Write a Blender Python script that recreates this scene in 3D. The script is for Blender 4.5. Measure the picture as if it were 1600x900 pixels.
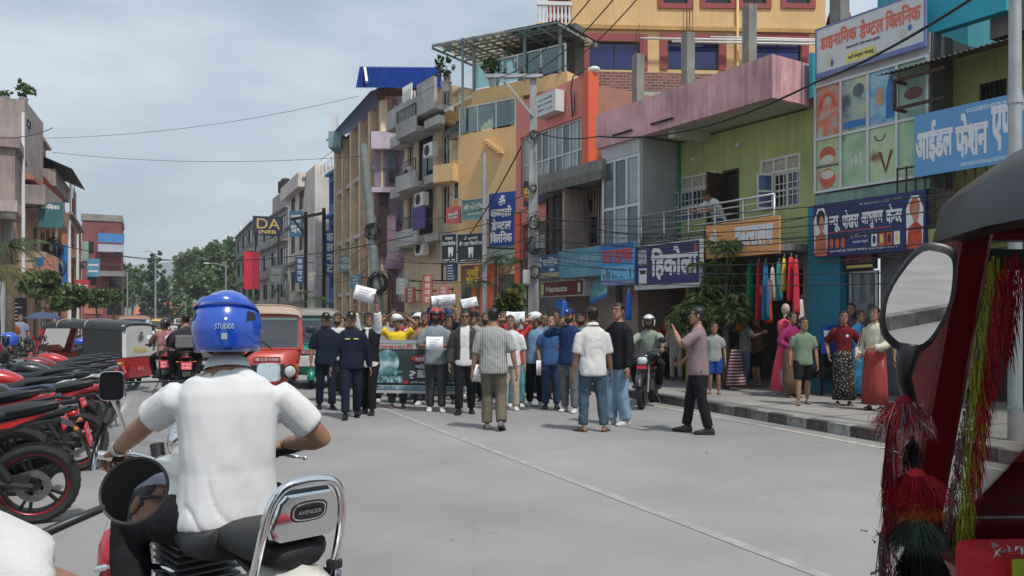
import bpy,bmesh,math,random
from mathutils import Vector,Matrix,noise as mnoise
random.seed(7)
PI=math.pi
R=math.radians
sc=bpy.context.scene
for o in list(bpy.data.objects):bpy.data.objects.remove(o)
COL=sc.collection
# ------------------------------------------------------------------ camera
F=1250.0                        # focal length in pixels of the 1600 px wide photograph
EYE=1.5
cam=bpy.data.cameras.new('camera')
cam.sensor_width=36;cam.lens=36*F/1600;cam.shift_y=55/1600
cam.clip_start=.05;cam.clip_end=9000
camo=bpy.data.objects.new('camera',cam);COL.objects.link(camo)
camo.location=(0,0,EYE);camo.rotation_euler=(PI/2,0,0)
sc.camera=camo
# ------------------------------------------------------------------ sky and sun
SUN_EL,SUN_AZ=R(61),R(141)     # azimuth clockwise from +Y
w=bpy.data.worlds.new('World');sc.world=w;w.use_nodes=True
nt=w.node_tree;nt.nodes.clear()
def N(tree,typ,**kw):
    n=tree.nodes.new(typ)
    for k,v in kw.items():
        if k in n.inputs.keys():n.inputs[k].default_value=v
        else:setattr(n,k,v)
    return n
sky=N(nt,'ShaderNodeTexSky',sky_type='NISHITA',sun_disc=False,sun_elevation=SUN_EL,sun_rotation=SUN_AZ,air_density=1.2,dust_density=3.0)
tc=N(nt,'ShaderNodeTexCoord')
mp=N(nt,'ShaderNodeMapping');mp.inputs['Scale'].default_value=(1.3,1.3,4.2)
nz=N(nt,'ShaderNodeTexNoise',Scale=2.1,Detail=7.0,Roughness=.58)
cr=N(nt,'ShaderNodeValToRGB')
cr.color_ramp.elements[0].position=.36;cr.color_ramp.elements[0].color=(2.6,3.3,3.95,1)
cr.color_ramp.elements[1].position=.66;cr.color_ramp.elements[1].color=(4.7,5.2,5.65,1)
mx=N(nt,'ShaderNodeMix',data_type='RGBA');mx.inputs[0].default_value=.86
bg=N(nt,'ShaderNodeBackground',Strength=.118);wo=N(nt,'ShaderNodeOutputWorld')
L=nt.links.new
L(tc.outputs['Generated'],mp.inputs[0]);L(mp.outputs[0],nz.inputs['Vector']);L(nz.outputs['Fac'],cr.inputs[0])
L(sky.outputs[0],mx.inputs[6]);L(cr.outputs[0],mx.inputs[7]);L(mx.outputs[2],bg.inputs[0]);L(bg.outputs[0],wo.inputs[0])
sun=bpy.data.lights.new('sun','SUN');sun.energy=2.6;sun.angle=R(4);sun.color=(1,.955,.89)
suno=bpy.data.objects.new('sun',sun);COL.objects.link(suno)
sd=Vector((math.sin(SUN_AZ)*math.cos(SUN_EL),math.cos(SUN_AZ)*math.cos(SUN_EL),math.sin(SUN_EL)))
suno.rotation_euler=sd.to_track_quat('Z','Y').to_euler();suno.location=(30,0,60)
sc.view_settings.view_transform='Standard';sc.view_settings.look='None'
sc.view_settings.gamma=1;sc.view_settings.use_curve_mapping=False
sc.view_settings.exposure=.5
sc.render.engine='CYCLES'
sc.cycles.max_bounces=8;sc.cycles.transparent_max_bounces=12;sc.cycles.volume_bounces=0
sc.cycles.use_denoising=True;sc.cycles.sample_clamp_indirect=4
sc.cycles.caustics_reflective=False;sc.cycles.caustics_refractive=False
# ------------------------------------------------------------------ materials
MATS={}
def M(name,col=(.5,.5,.5),rough=.65,metal=0.,var=.12,scale=3.,bump=0.,bscale=60.,streak=0.,dirt=(.05,.045,.04),coat=0.,rnd=0.,spec=None,alpha=None):
    """procedural surface: base colour with blotches, rain streaks, fine relief"""
    if name in MATS:return MATS[name]
    m=bpy.data.materials.new(name);MATS[name]=m;m.use_nodes=True
    t=m.node_tree;b=t.nodes['Principled BSDF'];l=t.links.new
    b.inputs['Roughness'].default_value=rough;b.inputs['Metallic'].default_value=metal
    b.inputs['Coat Weight'].default_value=coat
    if spec is not None:b.inputs['Specular IOR Level'].default_value=spec
    c=(*col,1)
    b.inputs['Base Color'].default_value=c;m.diffuse_color=c
    src=None
    tc=N(t,'ShaderNodeTexCoord')
    if var:
        n=N(t,'ShaderNodeTexNoise',Scale=scale,Detail=6.,Roughness=.62);l(tc.outputs['Object'],n.inputs['Vector'])
        mr=N(t,'ShaderNodeMapRange');mr.inputs[1].default_value=.3;mr.inputs[2].default_value=.7
        mr.inputs[3].default_value=1-var;mr.inputs[4].default_value=1+var
        l(n.outputs['Fac'],mr.inputs[0])
        x=N(t,'ShaderNodeMix',data_type='RGBA',blend_type='MULTIPLY');x.inputs[0].default_value=1
        x.inputs[6].default_value=c;l(mr.outputs[0],x.inputs[7]);src=x.outputs[2]
    if rnd:
        oi=N(t,'ShaderNodeObjectInfo');hs=N(t,'ShaderNodeMapRange')
        hs.inputs[3].default_value=1-rnd;hs.inputs[4].default_value=1+rnd;l(oi.outputs['Random'],hs.inputs[0])
        x=N(t,'ShaderNodeMix',data_type='RGBA',blend_type='MULTIPLY');x.inputs[0].default_value=1
        if src:l(src,x.inputs[6])
        else:x.inputs[6].default_value=c
        l(hs.outputs[0],x.inputs[7]);src=x.outputs[2]
    if streak:
        mp=N(t,'ShaderNodeMapping');mp.inputs['Scale'].default_value=(5,5,.35);l(tc.outputs['Object'],mp.inputs[0])
        n=N(t,'ShaderNodeTexNoise',Scale=1.6,Detail=7.,Roughness=.7);l(mp.outputs[0],n.inputs['Vector'])
        n2=N(t,'ShaderNodeTexNoise',Scale=.55,Detail=4.);l(tc.outputs['Object'],n2.inputs['Vector'])
        mu=N(t,'ShaderNodeMath',operation='MULTIPLY');l(n.outputs['Fac'],mu.inputs[0]);l(n2.outputs['Fac'],mu.inputs[1])
        mr=N(t,'ShaderNodeMapRange');mr.inputs[1].default_value=.2;mr.inputs[2].default_value=.4;mr.inputs[4].default_value=streak
        l(mu.outputs[0],mr.inputs[0])
        x=N(t,'ShaderNodeMix',data_type='RGBA');l(mr.outputs[0],x.inputs[0])
        if src:l(src,x.inputs[6])
        else:x.inputs[6].default_value=c
        x.inputs[7].default_value=(*dirt,1);src=x.outputs[2]
    if src:l(src,b.inputs['Base Color'])
    if bump:
        n=N(t,'ShaderNodeTexNoise',Scale=bscale,Detail=4.);l(tc.outputs['Object'],n.inputs['Vector'])
        bp=N(t,'ShaderNodeBump',Strength=bump,Distance=.01);l(n.outputs['Fac'],bp.inputs['Height']);l(bp.outputs[0],b.inputs['Normal'])
    return m
def glass_mat(name,tint=(.8,.9,.88),clear=.75,rough=.03):
    """thin pane: mostly see-through, mirror-like at grazing angles"""
    if name in MATS:return MATS[name]
    m=bpy.data.materials.new(name);MATS[name]=m;m.use_nodes=True
    t=m.node_tree;t.nodes.clear();l=t.links.new
    tr=N(t,'ShaderNodeBsdfTransparent',Color=(*tint,1));gl=N(t,'ShaderNodeBsdfGlossy',Roughness=rough)
    gl.inputs['Color'].default_value=(.9,.93,.95,1)
    fr=N(t,'ShaderNodeFresnel',IOR=1.5);mr=N(t,'ShaderNodeMapRange');mr.inputs[3].default_value=1-clear;mr.inputs[4].default_value=1
    l(fr.outputs[0],mr.inputs[0])
    ms=N(t,'ShaderNodeMixShader');o=N(t,'ShaderNodeOutputMaterial')
    l(mr.outputs[0],ms.inputs[0]);l(tr.outputs[0],ms.inputs[1]);l(gl.outputs[0],ms.inputs[2]);l(ms.outputs[0],o.inputs[0])
    return m
def print_mat(name,stops,scale=3.,kind='noise',rough=.5,detail=3.):
    """flat printed picture: colour bands from noise or waves"""
    if name in MATS:return MATS[name]
    m=bpy.data.materials.new(name);MATS[name]=m;m.use_nodes=True
    t=m.node_tree;b=t.nodes['Principled BSDF'];l=t.links.new;b.inputs['Roughness'].default_value=rough
    tc=N(t,'ShaderNodeTexCoord')
    if kind == 'wave':
        n=N(t,'ShaderNodeTexWave',Scale=scale,Distortion=5.,Detail=2.);oo=n.outputs['Fac']
    elif kind == 'brick':
        n=N(t,'ShaderNodeTexBrick',Scale=scale);n.inputs['Color1'].default_value=(*stops[0][1],1);n.inputs['Color2'].default_value=(*stops[1][1],1)
        n.inputs['Mortar'].default_value=(*stops[2][1],1);n.inputs['Mortar Size'].default_value=.018
        n.inputs['Brick Width'].default_value=.45;n.inputs['Row Height'].default_value=.16
        mp=N(t,'ShaderNodeMapping');mp.inputs['Rotation'].default_value=(PI/2,0,0)
        l(tc.outputs['Object'],mp.inputs[0]);l(mp.outputs[0],n.inputs['Vector']);l(n.outputs['Color'],b.inputs['Base Color']);return m
    else:
        n=N(t,'ShaderNodeTexNoise',Scale=scale,Detail=detail);oo=n.outputs['Fac']
    l(tc.outputs['Object'],n.inputs['Vector'])
    cr=N(t,'ShaderNodeValToRGB');e=cr.color_ramp.elements
    while len(e) < len(stops):e.new(.5)
    for i,(p,c) in enumerate(stops):e[i].position=p;e[i].color=(*c,1)
    l(oo,cr.inputs[0]);l(cr.outputs[0],b.inputs['Base Color']);return m
def H(s):
    """sRGB hex to linear"""
    v=[int(s[i:i+2],16)/255 for i in (0,2,4)]
    return tuple(x/12.92 if x < .04045 else ((x+.055)/1.055) ** 2.4 for x in v)
# ------------------------------------------------------------------ mesh helpers
class MB:
    def __init__(s):s.v=[];s.f=[];s.m=[];s.cm=0
    def add(s,vs,fs,m=None):
        k=len(s.v);s.v += [tuple(p) for p in vs];s.f += [tuple(i+k for i in f) for f in fs]
        s.m += [s.cm if m is None else m]*len(fs);return s
    def box(s,x0,x1,y0,y1,z0,z1,m=None,mat=None):
        vs=[Vector((x,y,z)) for x in (x0,x1) for y in (y0,y1) for z in (z0,z1)]
        if mat is not None:vs=[mat @ p for p in vs]
        return s.add(vs,[(0,1,3,2),(4,6,7,5),(0,4,5,1),(2,3,7,6),(0,2,6,4),(1,5,7,3)],m)
    def bar(s,a,b,wd,ht=None,m=None,up=(0,0,1)):
        """rectangular bar from a to b"""
        a,b=Vector(a),Vector(b);d=(b-a);ln=d.length;d.normalize();u=Vector(up)
        if abs(d.dot(u)) > .98:u=Vector((1,0,0))
        sx=d.cross(u).normalized();sz=sx.cross(d)
        ht=wd if ht is None else ht
        M4=Matrix((sx,d,sz)).transposed().to_4x4();M4.translation=a
        return s.box(-wd/2,wd/2,0,ln,-ht/2,ht/2,m,M4)
    def loft(s,rings,cap=True,m=None,closed=False):
        n=len(rings[0]);k=len(s.v);fs=[]
        nr=len(rings)
        for i in range(nr if closed else nr-1):
            a,b=i*n,((i+1) % nr)*n
            for j in range(n):
                j2=(j+1) % n;fs.append((a+j,a+j2,b+j2,b+j))
        if cap and not closed:
            fs.append(tuple(range(n-1,-1,-1)));fs.append(tuple((nr-1)*n+j for j in range(n)))
        return s.add([p for r in rings for p in r],fs,m)
    def tube(s,path,rad,n=8,m=None,cap=True,flat=1.,closed=False):
        path=[Vector(p) for p in path]
        if not hasattr(rad,'__len__'):rad=[rad]*len(path)
        rings=[];prev=None;np_=len(path)
        for i,p in enumerate(path):
            if closed:d=path[(i+1) % np_]-path[i-1]
            else:d=path[min(i+1,np_-1)]-path[max(i-1,0)]
            d.normalize()
            if prev is None:
                u=Vector((0,0,1)) if abs(d.z) < .95 else Vector((1,0,0))
                u=(u-d*d.dot(u)).normalized()
            else:u=(prev-d*d.dot(prev)).normalized()
            prev=u;q=d.cross(u);r=rad[i]
            rings.append([p+u*(math.cos(2*PI*j/n)*r*flat)+q*(math.sin(2*PI*j/n)*r) for j in range(n)])
        return s.loft(rings,cap,m,closed)
    def lathe(s,prof,n=16,m=None,mat=None,arc=2*PI,axis='z'):
        """profile of (r, h) about an axis"""
        full=abs(arc-2*PI) < 1e-6;cnt=n if full else n+1;rings=[]
        for r,h in prof:
            ring=[]
            for j in range(cnt):
                a=arc*j/n;c,q=r*math.cos(a),r*math.sin(a)
                p=Vector((c,q,h)) if axis == 'z' else Vector((h,c,q)) if axis == 'x' else Vector((c,h,q))
                ring.append(mat @ p if mat is not None else p)
            rings.append(ring)
        k=len(s.v);fs=[]
        for i in range(len(rings)-1):
            for j in range(cnt if full else cnt-1):
                j2=(j+1) % cnt;fs.append((i*cnt+j,i*cnt+j2,(i+1)*cnt+j2,(i+1)*cnt+j))
        return s.add([p for r in rings for p in r],fs,m)
    def ball(s,c,r,n=10,m=None,mat=None):
        rx,ry,rz=r if hasattr(r,'__len__') else (r,r,r);c=Vector(c);rings=[];nr=max(4,n // 2+1)
        for i in range(nr+1):
            a=PI*(i+.02)/(nr+.04);q=math.sin(a);z=-math.cos(a)
            ring=[Vector((math.cos(2*PI*j/n)*q*rx,math.sin(2*PI*j/n)*q*ry,z*rz)) for j in range(n)]
            rings.append([c+(mat @ p if mat is not None else p) for p in ring])
        return s.loft(rings,True,m)
    def quad(s,a,b,c,d,m=None):return s.add([a,b,c,d],[(0,1,2,3)],m)
    def prism(s,poly,t,m=None,mat=None):
        """2-D polygon in x,z extruded from y=0 to y=t"""
        n=len(poly);vs=[Vector((x,0,z)) for x,z in poly]+[Vector((x,t,z)) for x,z in poly]
        if mat is not None:vs=[mat @ p for p in vs]
        fs=[tuple(range(n)),tuple(range(2*n-1,n-1,-1))]+[(j,n+j,n+(j+1) % n,(j+1) % n) for j in range(n)]
        return s.add(vs,fs,m)
    def mesh(s,name,mats,smooth=False,fix=True):
        me=bpy.data.meshes.new(name);me.from_pydata(s.v,[],s.f)
        mats=mats if isinstance(mats,(list,tuple)) else [mats]
        for x in mats:me.materials.append(x)
        if len(mats) > 1:me.polygons.foreach_set('material_index',s.m)
        if fix:
            bm=bmesh.new();bm.from_mesh(me);bmesh.ops.recalc_face_normals(bm,faces=bm.faces);bm.to_mesh(me);bm.free()
        if smooth:
            if smooth is True:me.shade_smooth()
            else:
                me.shade_smooth()
                me.set_sharp_from_angle(angle=R(smooth))
        me.update();return me
    def build(s,name,mats,parent=None,smooth=False,bevel=0,fix=True):
        o=bpy.data.objects.new(name,s.mesh(name,mats,smooth,fix));COL.objects.link(o)
        if parent is not None:o.parent=parent
        if bevel:
            b=o.modifiers.new('b','BEVEL');b.width=bevel;b.segments=2;b.limit_method='ANGLE'
        return o
def tag(o,label=None,cat=None,group=None,kind=None):
    if label:o['label']=label
    if cat:o['category']=cat
    if group:o['group']=group
    if kind:o['kind']=kind
    return o
def thing(name,label,cat,loc=(0,0,0),rz=0,group=None):
    o=bpy.data.objects.new(name,None);COL.objects.link(o);o.location=loc;o.rotation_euler=(0,0,rz)
    o.empty_display_size=.2
    return tag(o,label,cat,group)
def part(name,me,parent,loc=None,rot=None,scale=None):
    o=bpy.data.objects.new(name,me);COL.objects.link(o);o.parent=parent
    if loc is not None:o.location=loc
    if rot is not None:o.rotation_euler=rot
    if scale is not None:o.scale=scale
    return o
def copy_tree(o,parent=None):
    c=o.copy();COL.objects.link(c)
    if parent is not None:c.parent=parent
    for ch in o.children:copy_tree(ch,c)
    return c
# pixel of the photograph + depth -> place in the street
def at(px,py,Y):return Vector(((px-800)/F*Y,Y,EYE-(py-505)/F*Y))
DS=Vector((-.405,.914,0));NS=Vector((.914,.405,0))           # along the street, across it (to the right)
def ST(s,t,z=0):return DS*s+NS*t+Vector((0,0,z))
def lerp(a,b,k):return a+(b-a)*k
# ------------------------------------------------------------------ lettering (built-in font, glyph by glyph)
GL={}
def glyph(ch,bold):
    if (ch,bold) in GL:return GL[ch,bold]
    def ev(t,off):
        c=bpy.data.curves.new('g','FONT');c.body=t;c.resolution_u=3;c.offset=off
        o=bpy.data.objects.new('g',c);COL.objects.link(o)
        me=bpy.data.meshes.new_from_object(o)
        vs=[tuple(v.co) for v in me.vertices];fs=[tuple(p.vertices) for p in me.polygons]
        bpy.data.objects.remove(o);bpy.data.curves.remove(c);bpy.data.meshes.remove(me);return vs,fs
    vs,fs=ev(ch,bold)
    ref=max(v[0] for v in ev('|',0)[0])
    adv=max(v[0] for v in ev(ch+'|',0)[0])-ref
    if ch == 'ि':adv=.26
    GL[ch,bold]=(vs,fs,adv);return GL[ch,bold]
def text_geo(t,bold=.012):
    """'~' after a consonant writes its half form; a short i stands before its consonant in the string"""
    vs,fs=[],[];x=0;i=0
    while i < len(t):
        ch=t[i];half=i+1 < len(t) and t[i+1] == '~'
        if ch == ' ':x += .28;i += 1;continue
        gv,gf,adv=glyph(ch,bold)
        if half:
            cut=adv*.66;k=len(vs)
            vs += [(x+min(v[0],cut),v[1]) for v in gv];fs += [tuple(q+k for q in f) for f in gf];x += cut*.96;i += 2;continue
        k=len(vs);vs += [(x+v[0],v[1]) for v in gv];fs += [tuple(q+k for q in f) for f in gf];x += adv;i += 1
    return vs,fs,x
def lettering(parent,t,x0,z0,wd,ht,mat,y=-.004,bold=.02,name='lettering',hgt=.72,depth=0):
    """letters filling wd x ht, lower left corner (x0, z0), on the local plane y"""
    vs,fs,x=text_geo(t,0)
    if not vs:return
    xs=[v[0] for v in vs];a,b=min(xs),max(xs);ys=[v[1] for v in vs];lo,hi=min(ys),max(ys)
    sx,sz=wd/max(b-a,.01),ht/max(hi-lo,.01)
    mb=MB();q=bold*1.15
    for k,(dx,dz) in enumerate(((0,0),) if ht < .06 else ((-q,-q),(q,-q),(q,q),(-q,q))):
        mb.add([(x0+(v[0]-a+dx)*sx,y-.0005*k,z0+(v[1]-lo+dz)*sz) for v in vs],fs)
    return mb.build(name,mat,parent,fix=False)
# ------------------------------------------------------------------ ground, road, pavements
m_asph=M('asphalt',(.262,.253,.25),.88,var=.10,scale=.9,bump=.35,bscale=220)
def road_material(m):
    t=m.node_tree;b=t.nodes['Principled BSDF'];l=t.links.new
    src=b.inputs['Base Color'].links[0].from_socket
    tc=N(t,'ShaderNodeTexCoord')
    n=N(t,'ShaderNodeTexNoise',Scale=160.,Detail=3.);l(tc.outputs['Object'],n.inputs['Vector'])
    mr=N(t,'ShaderNodeMapRange');mr.inputs[1].default_value=.35;mr.inputs[2].default_value=.65;mr.inputs[3].default_value=.9;mr.inputs[4].default_value=1.1;l(n.outputs['Fac'],mr.inputs[0])
    n2=N(t,'ShaderNodeTexNoise',Scale=.17,Detail=5.);l(tc.outputs['Object'],n2.inputs['Vector'])
    m2=N(t,'ShaderNodeMapRange');m2.inputs[1].default_value=.35;m2.inputs[2].default_value=.65;m2.inputs[3].default_value=.80;m2.inputs[4].default_value=1.1;l(n2.outputs['Fac'],m2.inputs[0])
    # small oil spots and grit
    n3=N(t,'ShaderNodeTexNoise',Scale=5.5,Detail=2.);l(tc.outputs['Object'],n3.inputs['Vector'])
    m3=N(t,'ShaderNodeMapRange');m3.inputs[1].default_value=.70;m3.inputs[2].default_value=.78;m3.inputs[3].default_value=1;m3.inputs[4].default_value=.72;l(n3.outputs['Fac'],m3.inputs[0])
    # hairline cracks
    vo=N(t,'ShaderNodeTexVoronoi',Scale=.55,feature='DISTANCE_TO_EDGE');nw=N(t,'ShaderNodeTexNoise',Scale=2.2,Detail=5.);l(tc.outputs['Object'],nw.inputs['Vector'])
    ad=N(t,'ShaderNodeMix',data_type='RGBA');ad.inputs[0].default_value=.35;l(tc.outputs['Object'],ad.inputs[6]);l(nw.outputs['Color'],ad.inputs[7]);l(ad.outputs[2],vo.inputs['Vector'])
    m4=N(t,'ShaderNodeMapRange');m4.inputs[1].default_value=0;m4.inputs[2].default_value=.006;m4.inputs[3].default_value=.92;m4.inputs[4].default_value=1;l(vo.outputs['Distance'],m4.inputs[0])
    cur=src
    for q in (mr,m2,m3,m4):
        x=N(t,'ShaderNodeMix',data_type='RGBA',blend_type='MULTIPLY');x.inputs[0].default_value=1
        l(cur,x.inputs[6]);l(q.outputs[0],x.inputs[7]);cur=x.outputs[2]
    l(cur,b.inputs['Base Color'])
road_material(m_asph)
m_dirt=M('earth',(.20,.17,.13),.95,var=.25,scale=.05,bump=.3,bscale=3)
m_pave=M('pavement_concrete',(.25,.236,.222),.9,var=.18,scale=1.6,bump=.3,bscale=70,streak=0)
def worn(name,col,under,thr):
    """road paint rubbed away in patches"""
    m=bpy.data.materials.new(name);m.use_nodes=True;t=m.node_tree;b=t.nodes['Principled BSDF'];l=t.links.new
    b.inputs['Roughness'].default_value=.8;tc=N(t,'ShaderNodeTexCoord')
    n=N(t,'ShaderNodeTexNoise',Scale=5.,Detail=8.,Roughness=.75);l(tc.outputs['Object'],n.inputs['Vector'])
    mr=N(t,'ShaderNodeMapRange');mr.inputs[1].default_value=thr;mr.inputs[2].default_value=thr+.18;l(n.outputs['Fac'],mr.inputs[0])
    x=N(t,'ShaderNodeMix',data_type='RGBA');x.inputs[6].default_value=(*under,1);x.inputs[7].default_value=(*col,1)
    l(mr.outputs[0],x.inputs[0]);l(x.outputs[2],b.inputs['Base Color']);return m
g=MB();g.quad((-6000,-800,-.03),(6000,-800,-.03),(6000,6500,-.03),(-6000,6500,-.03))
tag(g.build('ground',m_dirt),kind='structure')
def strip(pl,pr,z):
    """sheet between two polylines of (s, t)"""
    mb=MB();a=[ST(s,t,z) for s,t in pl];b=[ST(s,t,z) for s,t in pr];n=len(a)
    mb.add(a+b,[(i,n+i,n+i+1,i+1) for i in range(n-1)]);return mb
KS=[-30,-20,-8,0,7.4,11.35,16,30,60,180]
KT=[7.5,7.6,7.8,8.0,8.35,8.6,8.75,8.8,8.8,8.8]
def kerb_t(s):
    for i in range(len(KS)-1):
        if s <= KS[i+1]:return lerp(KT[i],KT[i+1],(s-KS[i])/(KS[i+1]-KS[i]))
    return KT[-1]
tag(strip([(s,-3.7) for s in KS],[(s,kerb_t(s)) for s in KS],0).build('road',m_asph),kind='structure')
m_line=worn('worn_white_paint',(.35,.34,.33),(.262,.253,.25),.44)
m_yel=worn('worn_yellow_paint',(.50,.43,.34),(.29,.28,.26),.4)
tag(strip([(s,3.56) for s in (-10,60)],[(s,3.66) for s in (-10,60)],.004).build('road_marking',m_line),kind='structure')
ss=[-8,0,4,7.4,9,11.35,14,16,30,60]
tag(strip([(s,kerb_t(s)-.42) for s in ss],[(s,kerb_t(s)-.33) for s in ss],.004).build('road_marking',m_yel),kind='structure')
PZ=.14
pav=strip([(s,kerb_t(s)+.14) for s in KS],[(s,17) for s in KS],PZ).build('pavement',m_pave);tag(pav,kind='structure')
lp=MB();a=[ST(s,-3.84,PZ) for s in (-30,180)];b=[ST(s,-11,PZ) for s in (-30,180)];lp.add([a[0],a[1],b[1],b[0]],[(0,1,2,3)])
tag(lp.build('pavement',m_pave),kind='structure')
# painted kerb stones, one by one near by
kr=thing('kerb',None,None);tag(kr,kind='structure')
mk=[M('kerb_black_paint',(.10,.094,.088),.85,var=.55,scale=9,bump=.4,bscale=40,rnd=.45),M('kerb_pale_paint',(.22,.212,.20),.85,var=.45,scale=9,bump=.4,bscale=40,rnd=.35)]
sm=MB();sm.box(-.205,.205,-.07,.07,-.05,PZ+.008)
mk_me=[]
for k in range(2):
    me=sm.mesh('kerb_stone',mk[k]);mk_me.append(me)
s=-6.0;i=0
while s < 34:
    t0=kerb_t(s)+.07;t1=kerb_t(s+.42)+.07;p=ST(s,t0);q=ST(s+.42,t1);d=q-p
    o=part('kerb_stone',mk_me[i % 2 if random.random() < .8 else 0],kr,p+d/2+Vector((0,0,random.uniform(-.008,.006))),(random.uniform(-.02,.02),0,math.atan2(d.y,d.x)+random.uniform(-.015,.015)))
    s += .42;i += 1
kb=MB()
for a_,b_ in ((-30,-6.2),(33.9,180)):
    kb.bar(ST(a_,kerb_t(a_)+.07,.07),ST(b_,kerb_t(b_)+.07,.07),.14,.16)
kb.build('far_kerb',mk[1],kr)
kl=MB();kl.bar(ST(7,-3.77,.07),ST(180,-3.77,.07),.14,.16);kl.bar(ST(-30,-3.77,.07),ST(-14.03,-3.77,.07),.14,.16)
for i in range(50):part('kerb_stone',mk_me[i % 2],kr,ST(-13.8+.42*i,-3.77),(0,0,math.atan2(DS.y,DS.x)))
tag(kl.build('kerb',mk[1]),kind='structure')
# drain cover stones on the pavement
pj=MB()
for s in [x*1.6-4 for x in range(24)]:
    a_,b_=ST(s,kerb_t(s)+.16,PZ+.003),ST(s,12.6,PZ+.003);d=DS*.012
    pj.quad(a_-d,b_-d,b_+d,a_+d)
pj.build('paving_joint',M('joint_dirt',(.08,.075,.07),.95),pav)
# bits of litter on the road
for (px,py) in ((806,724),(1105,709),(1280,690),(1350,830)):
    Y=1.5*F/(py-505);c=at(px,py,Y);l_=MB();a_=random.uniform(0,3)
    u=Vector((math.cos(a_),math.sin(a_),0))*random.uniform(.012,.03);v=Vector((-u.y,u.x,0))*.5;c.z=.006
    l_.add([c-u-v,c+u-v,c+u+v+Vector((0,0,.012)),c-u+v],[(0,1,2,3)])
    tag(l_.build('litter',M('litter_paper',(.5,.48,.44),.8) if random.random() < .5 else M('litter_leaf',(.07,.06,.04),.9)),'small scrap of litter lying on the open road surface','litter','scraps of litter on the road')
# far hills
def hills(Y,base,amp,seed,col,name):
    mb=MB();n=90;row=[]
    for i in range(n+1):
        x=lerp(-1480,240,i/n);h=base+amp*mnoise.fractal(Vector((x/Y*3.2+seed,seed,0)),1.,2.,5)
        row.append((x,max(5,h)))
    vs=[(x,Y,-5) for x,h in row]+[(x,Y+h*2.2,h) for x,h in row]+[(x,Y+500,-5) for x,h in row];k=n+1
    mb.add(vs,[(i,i+1,k+i+1,k+i) for i in range(n)]+[(k+i,k+i+1,2*k+i+1,2*k+i) for i in range(n)])
    tag(mb.build(name,M('hill_forest',(.045,.075,.04),.95,var=.35,scale=.01),smooth=True),kind='structure')
hills(1300,84,22,3.1,None,'hills')
hills(2000,168,30,8.4,None,'hills')
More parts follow.
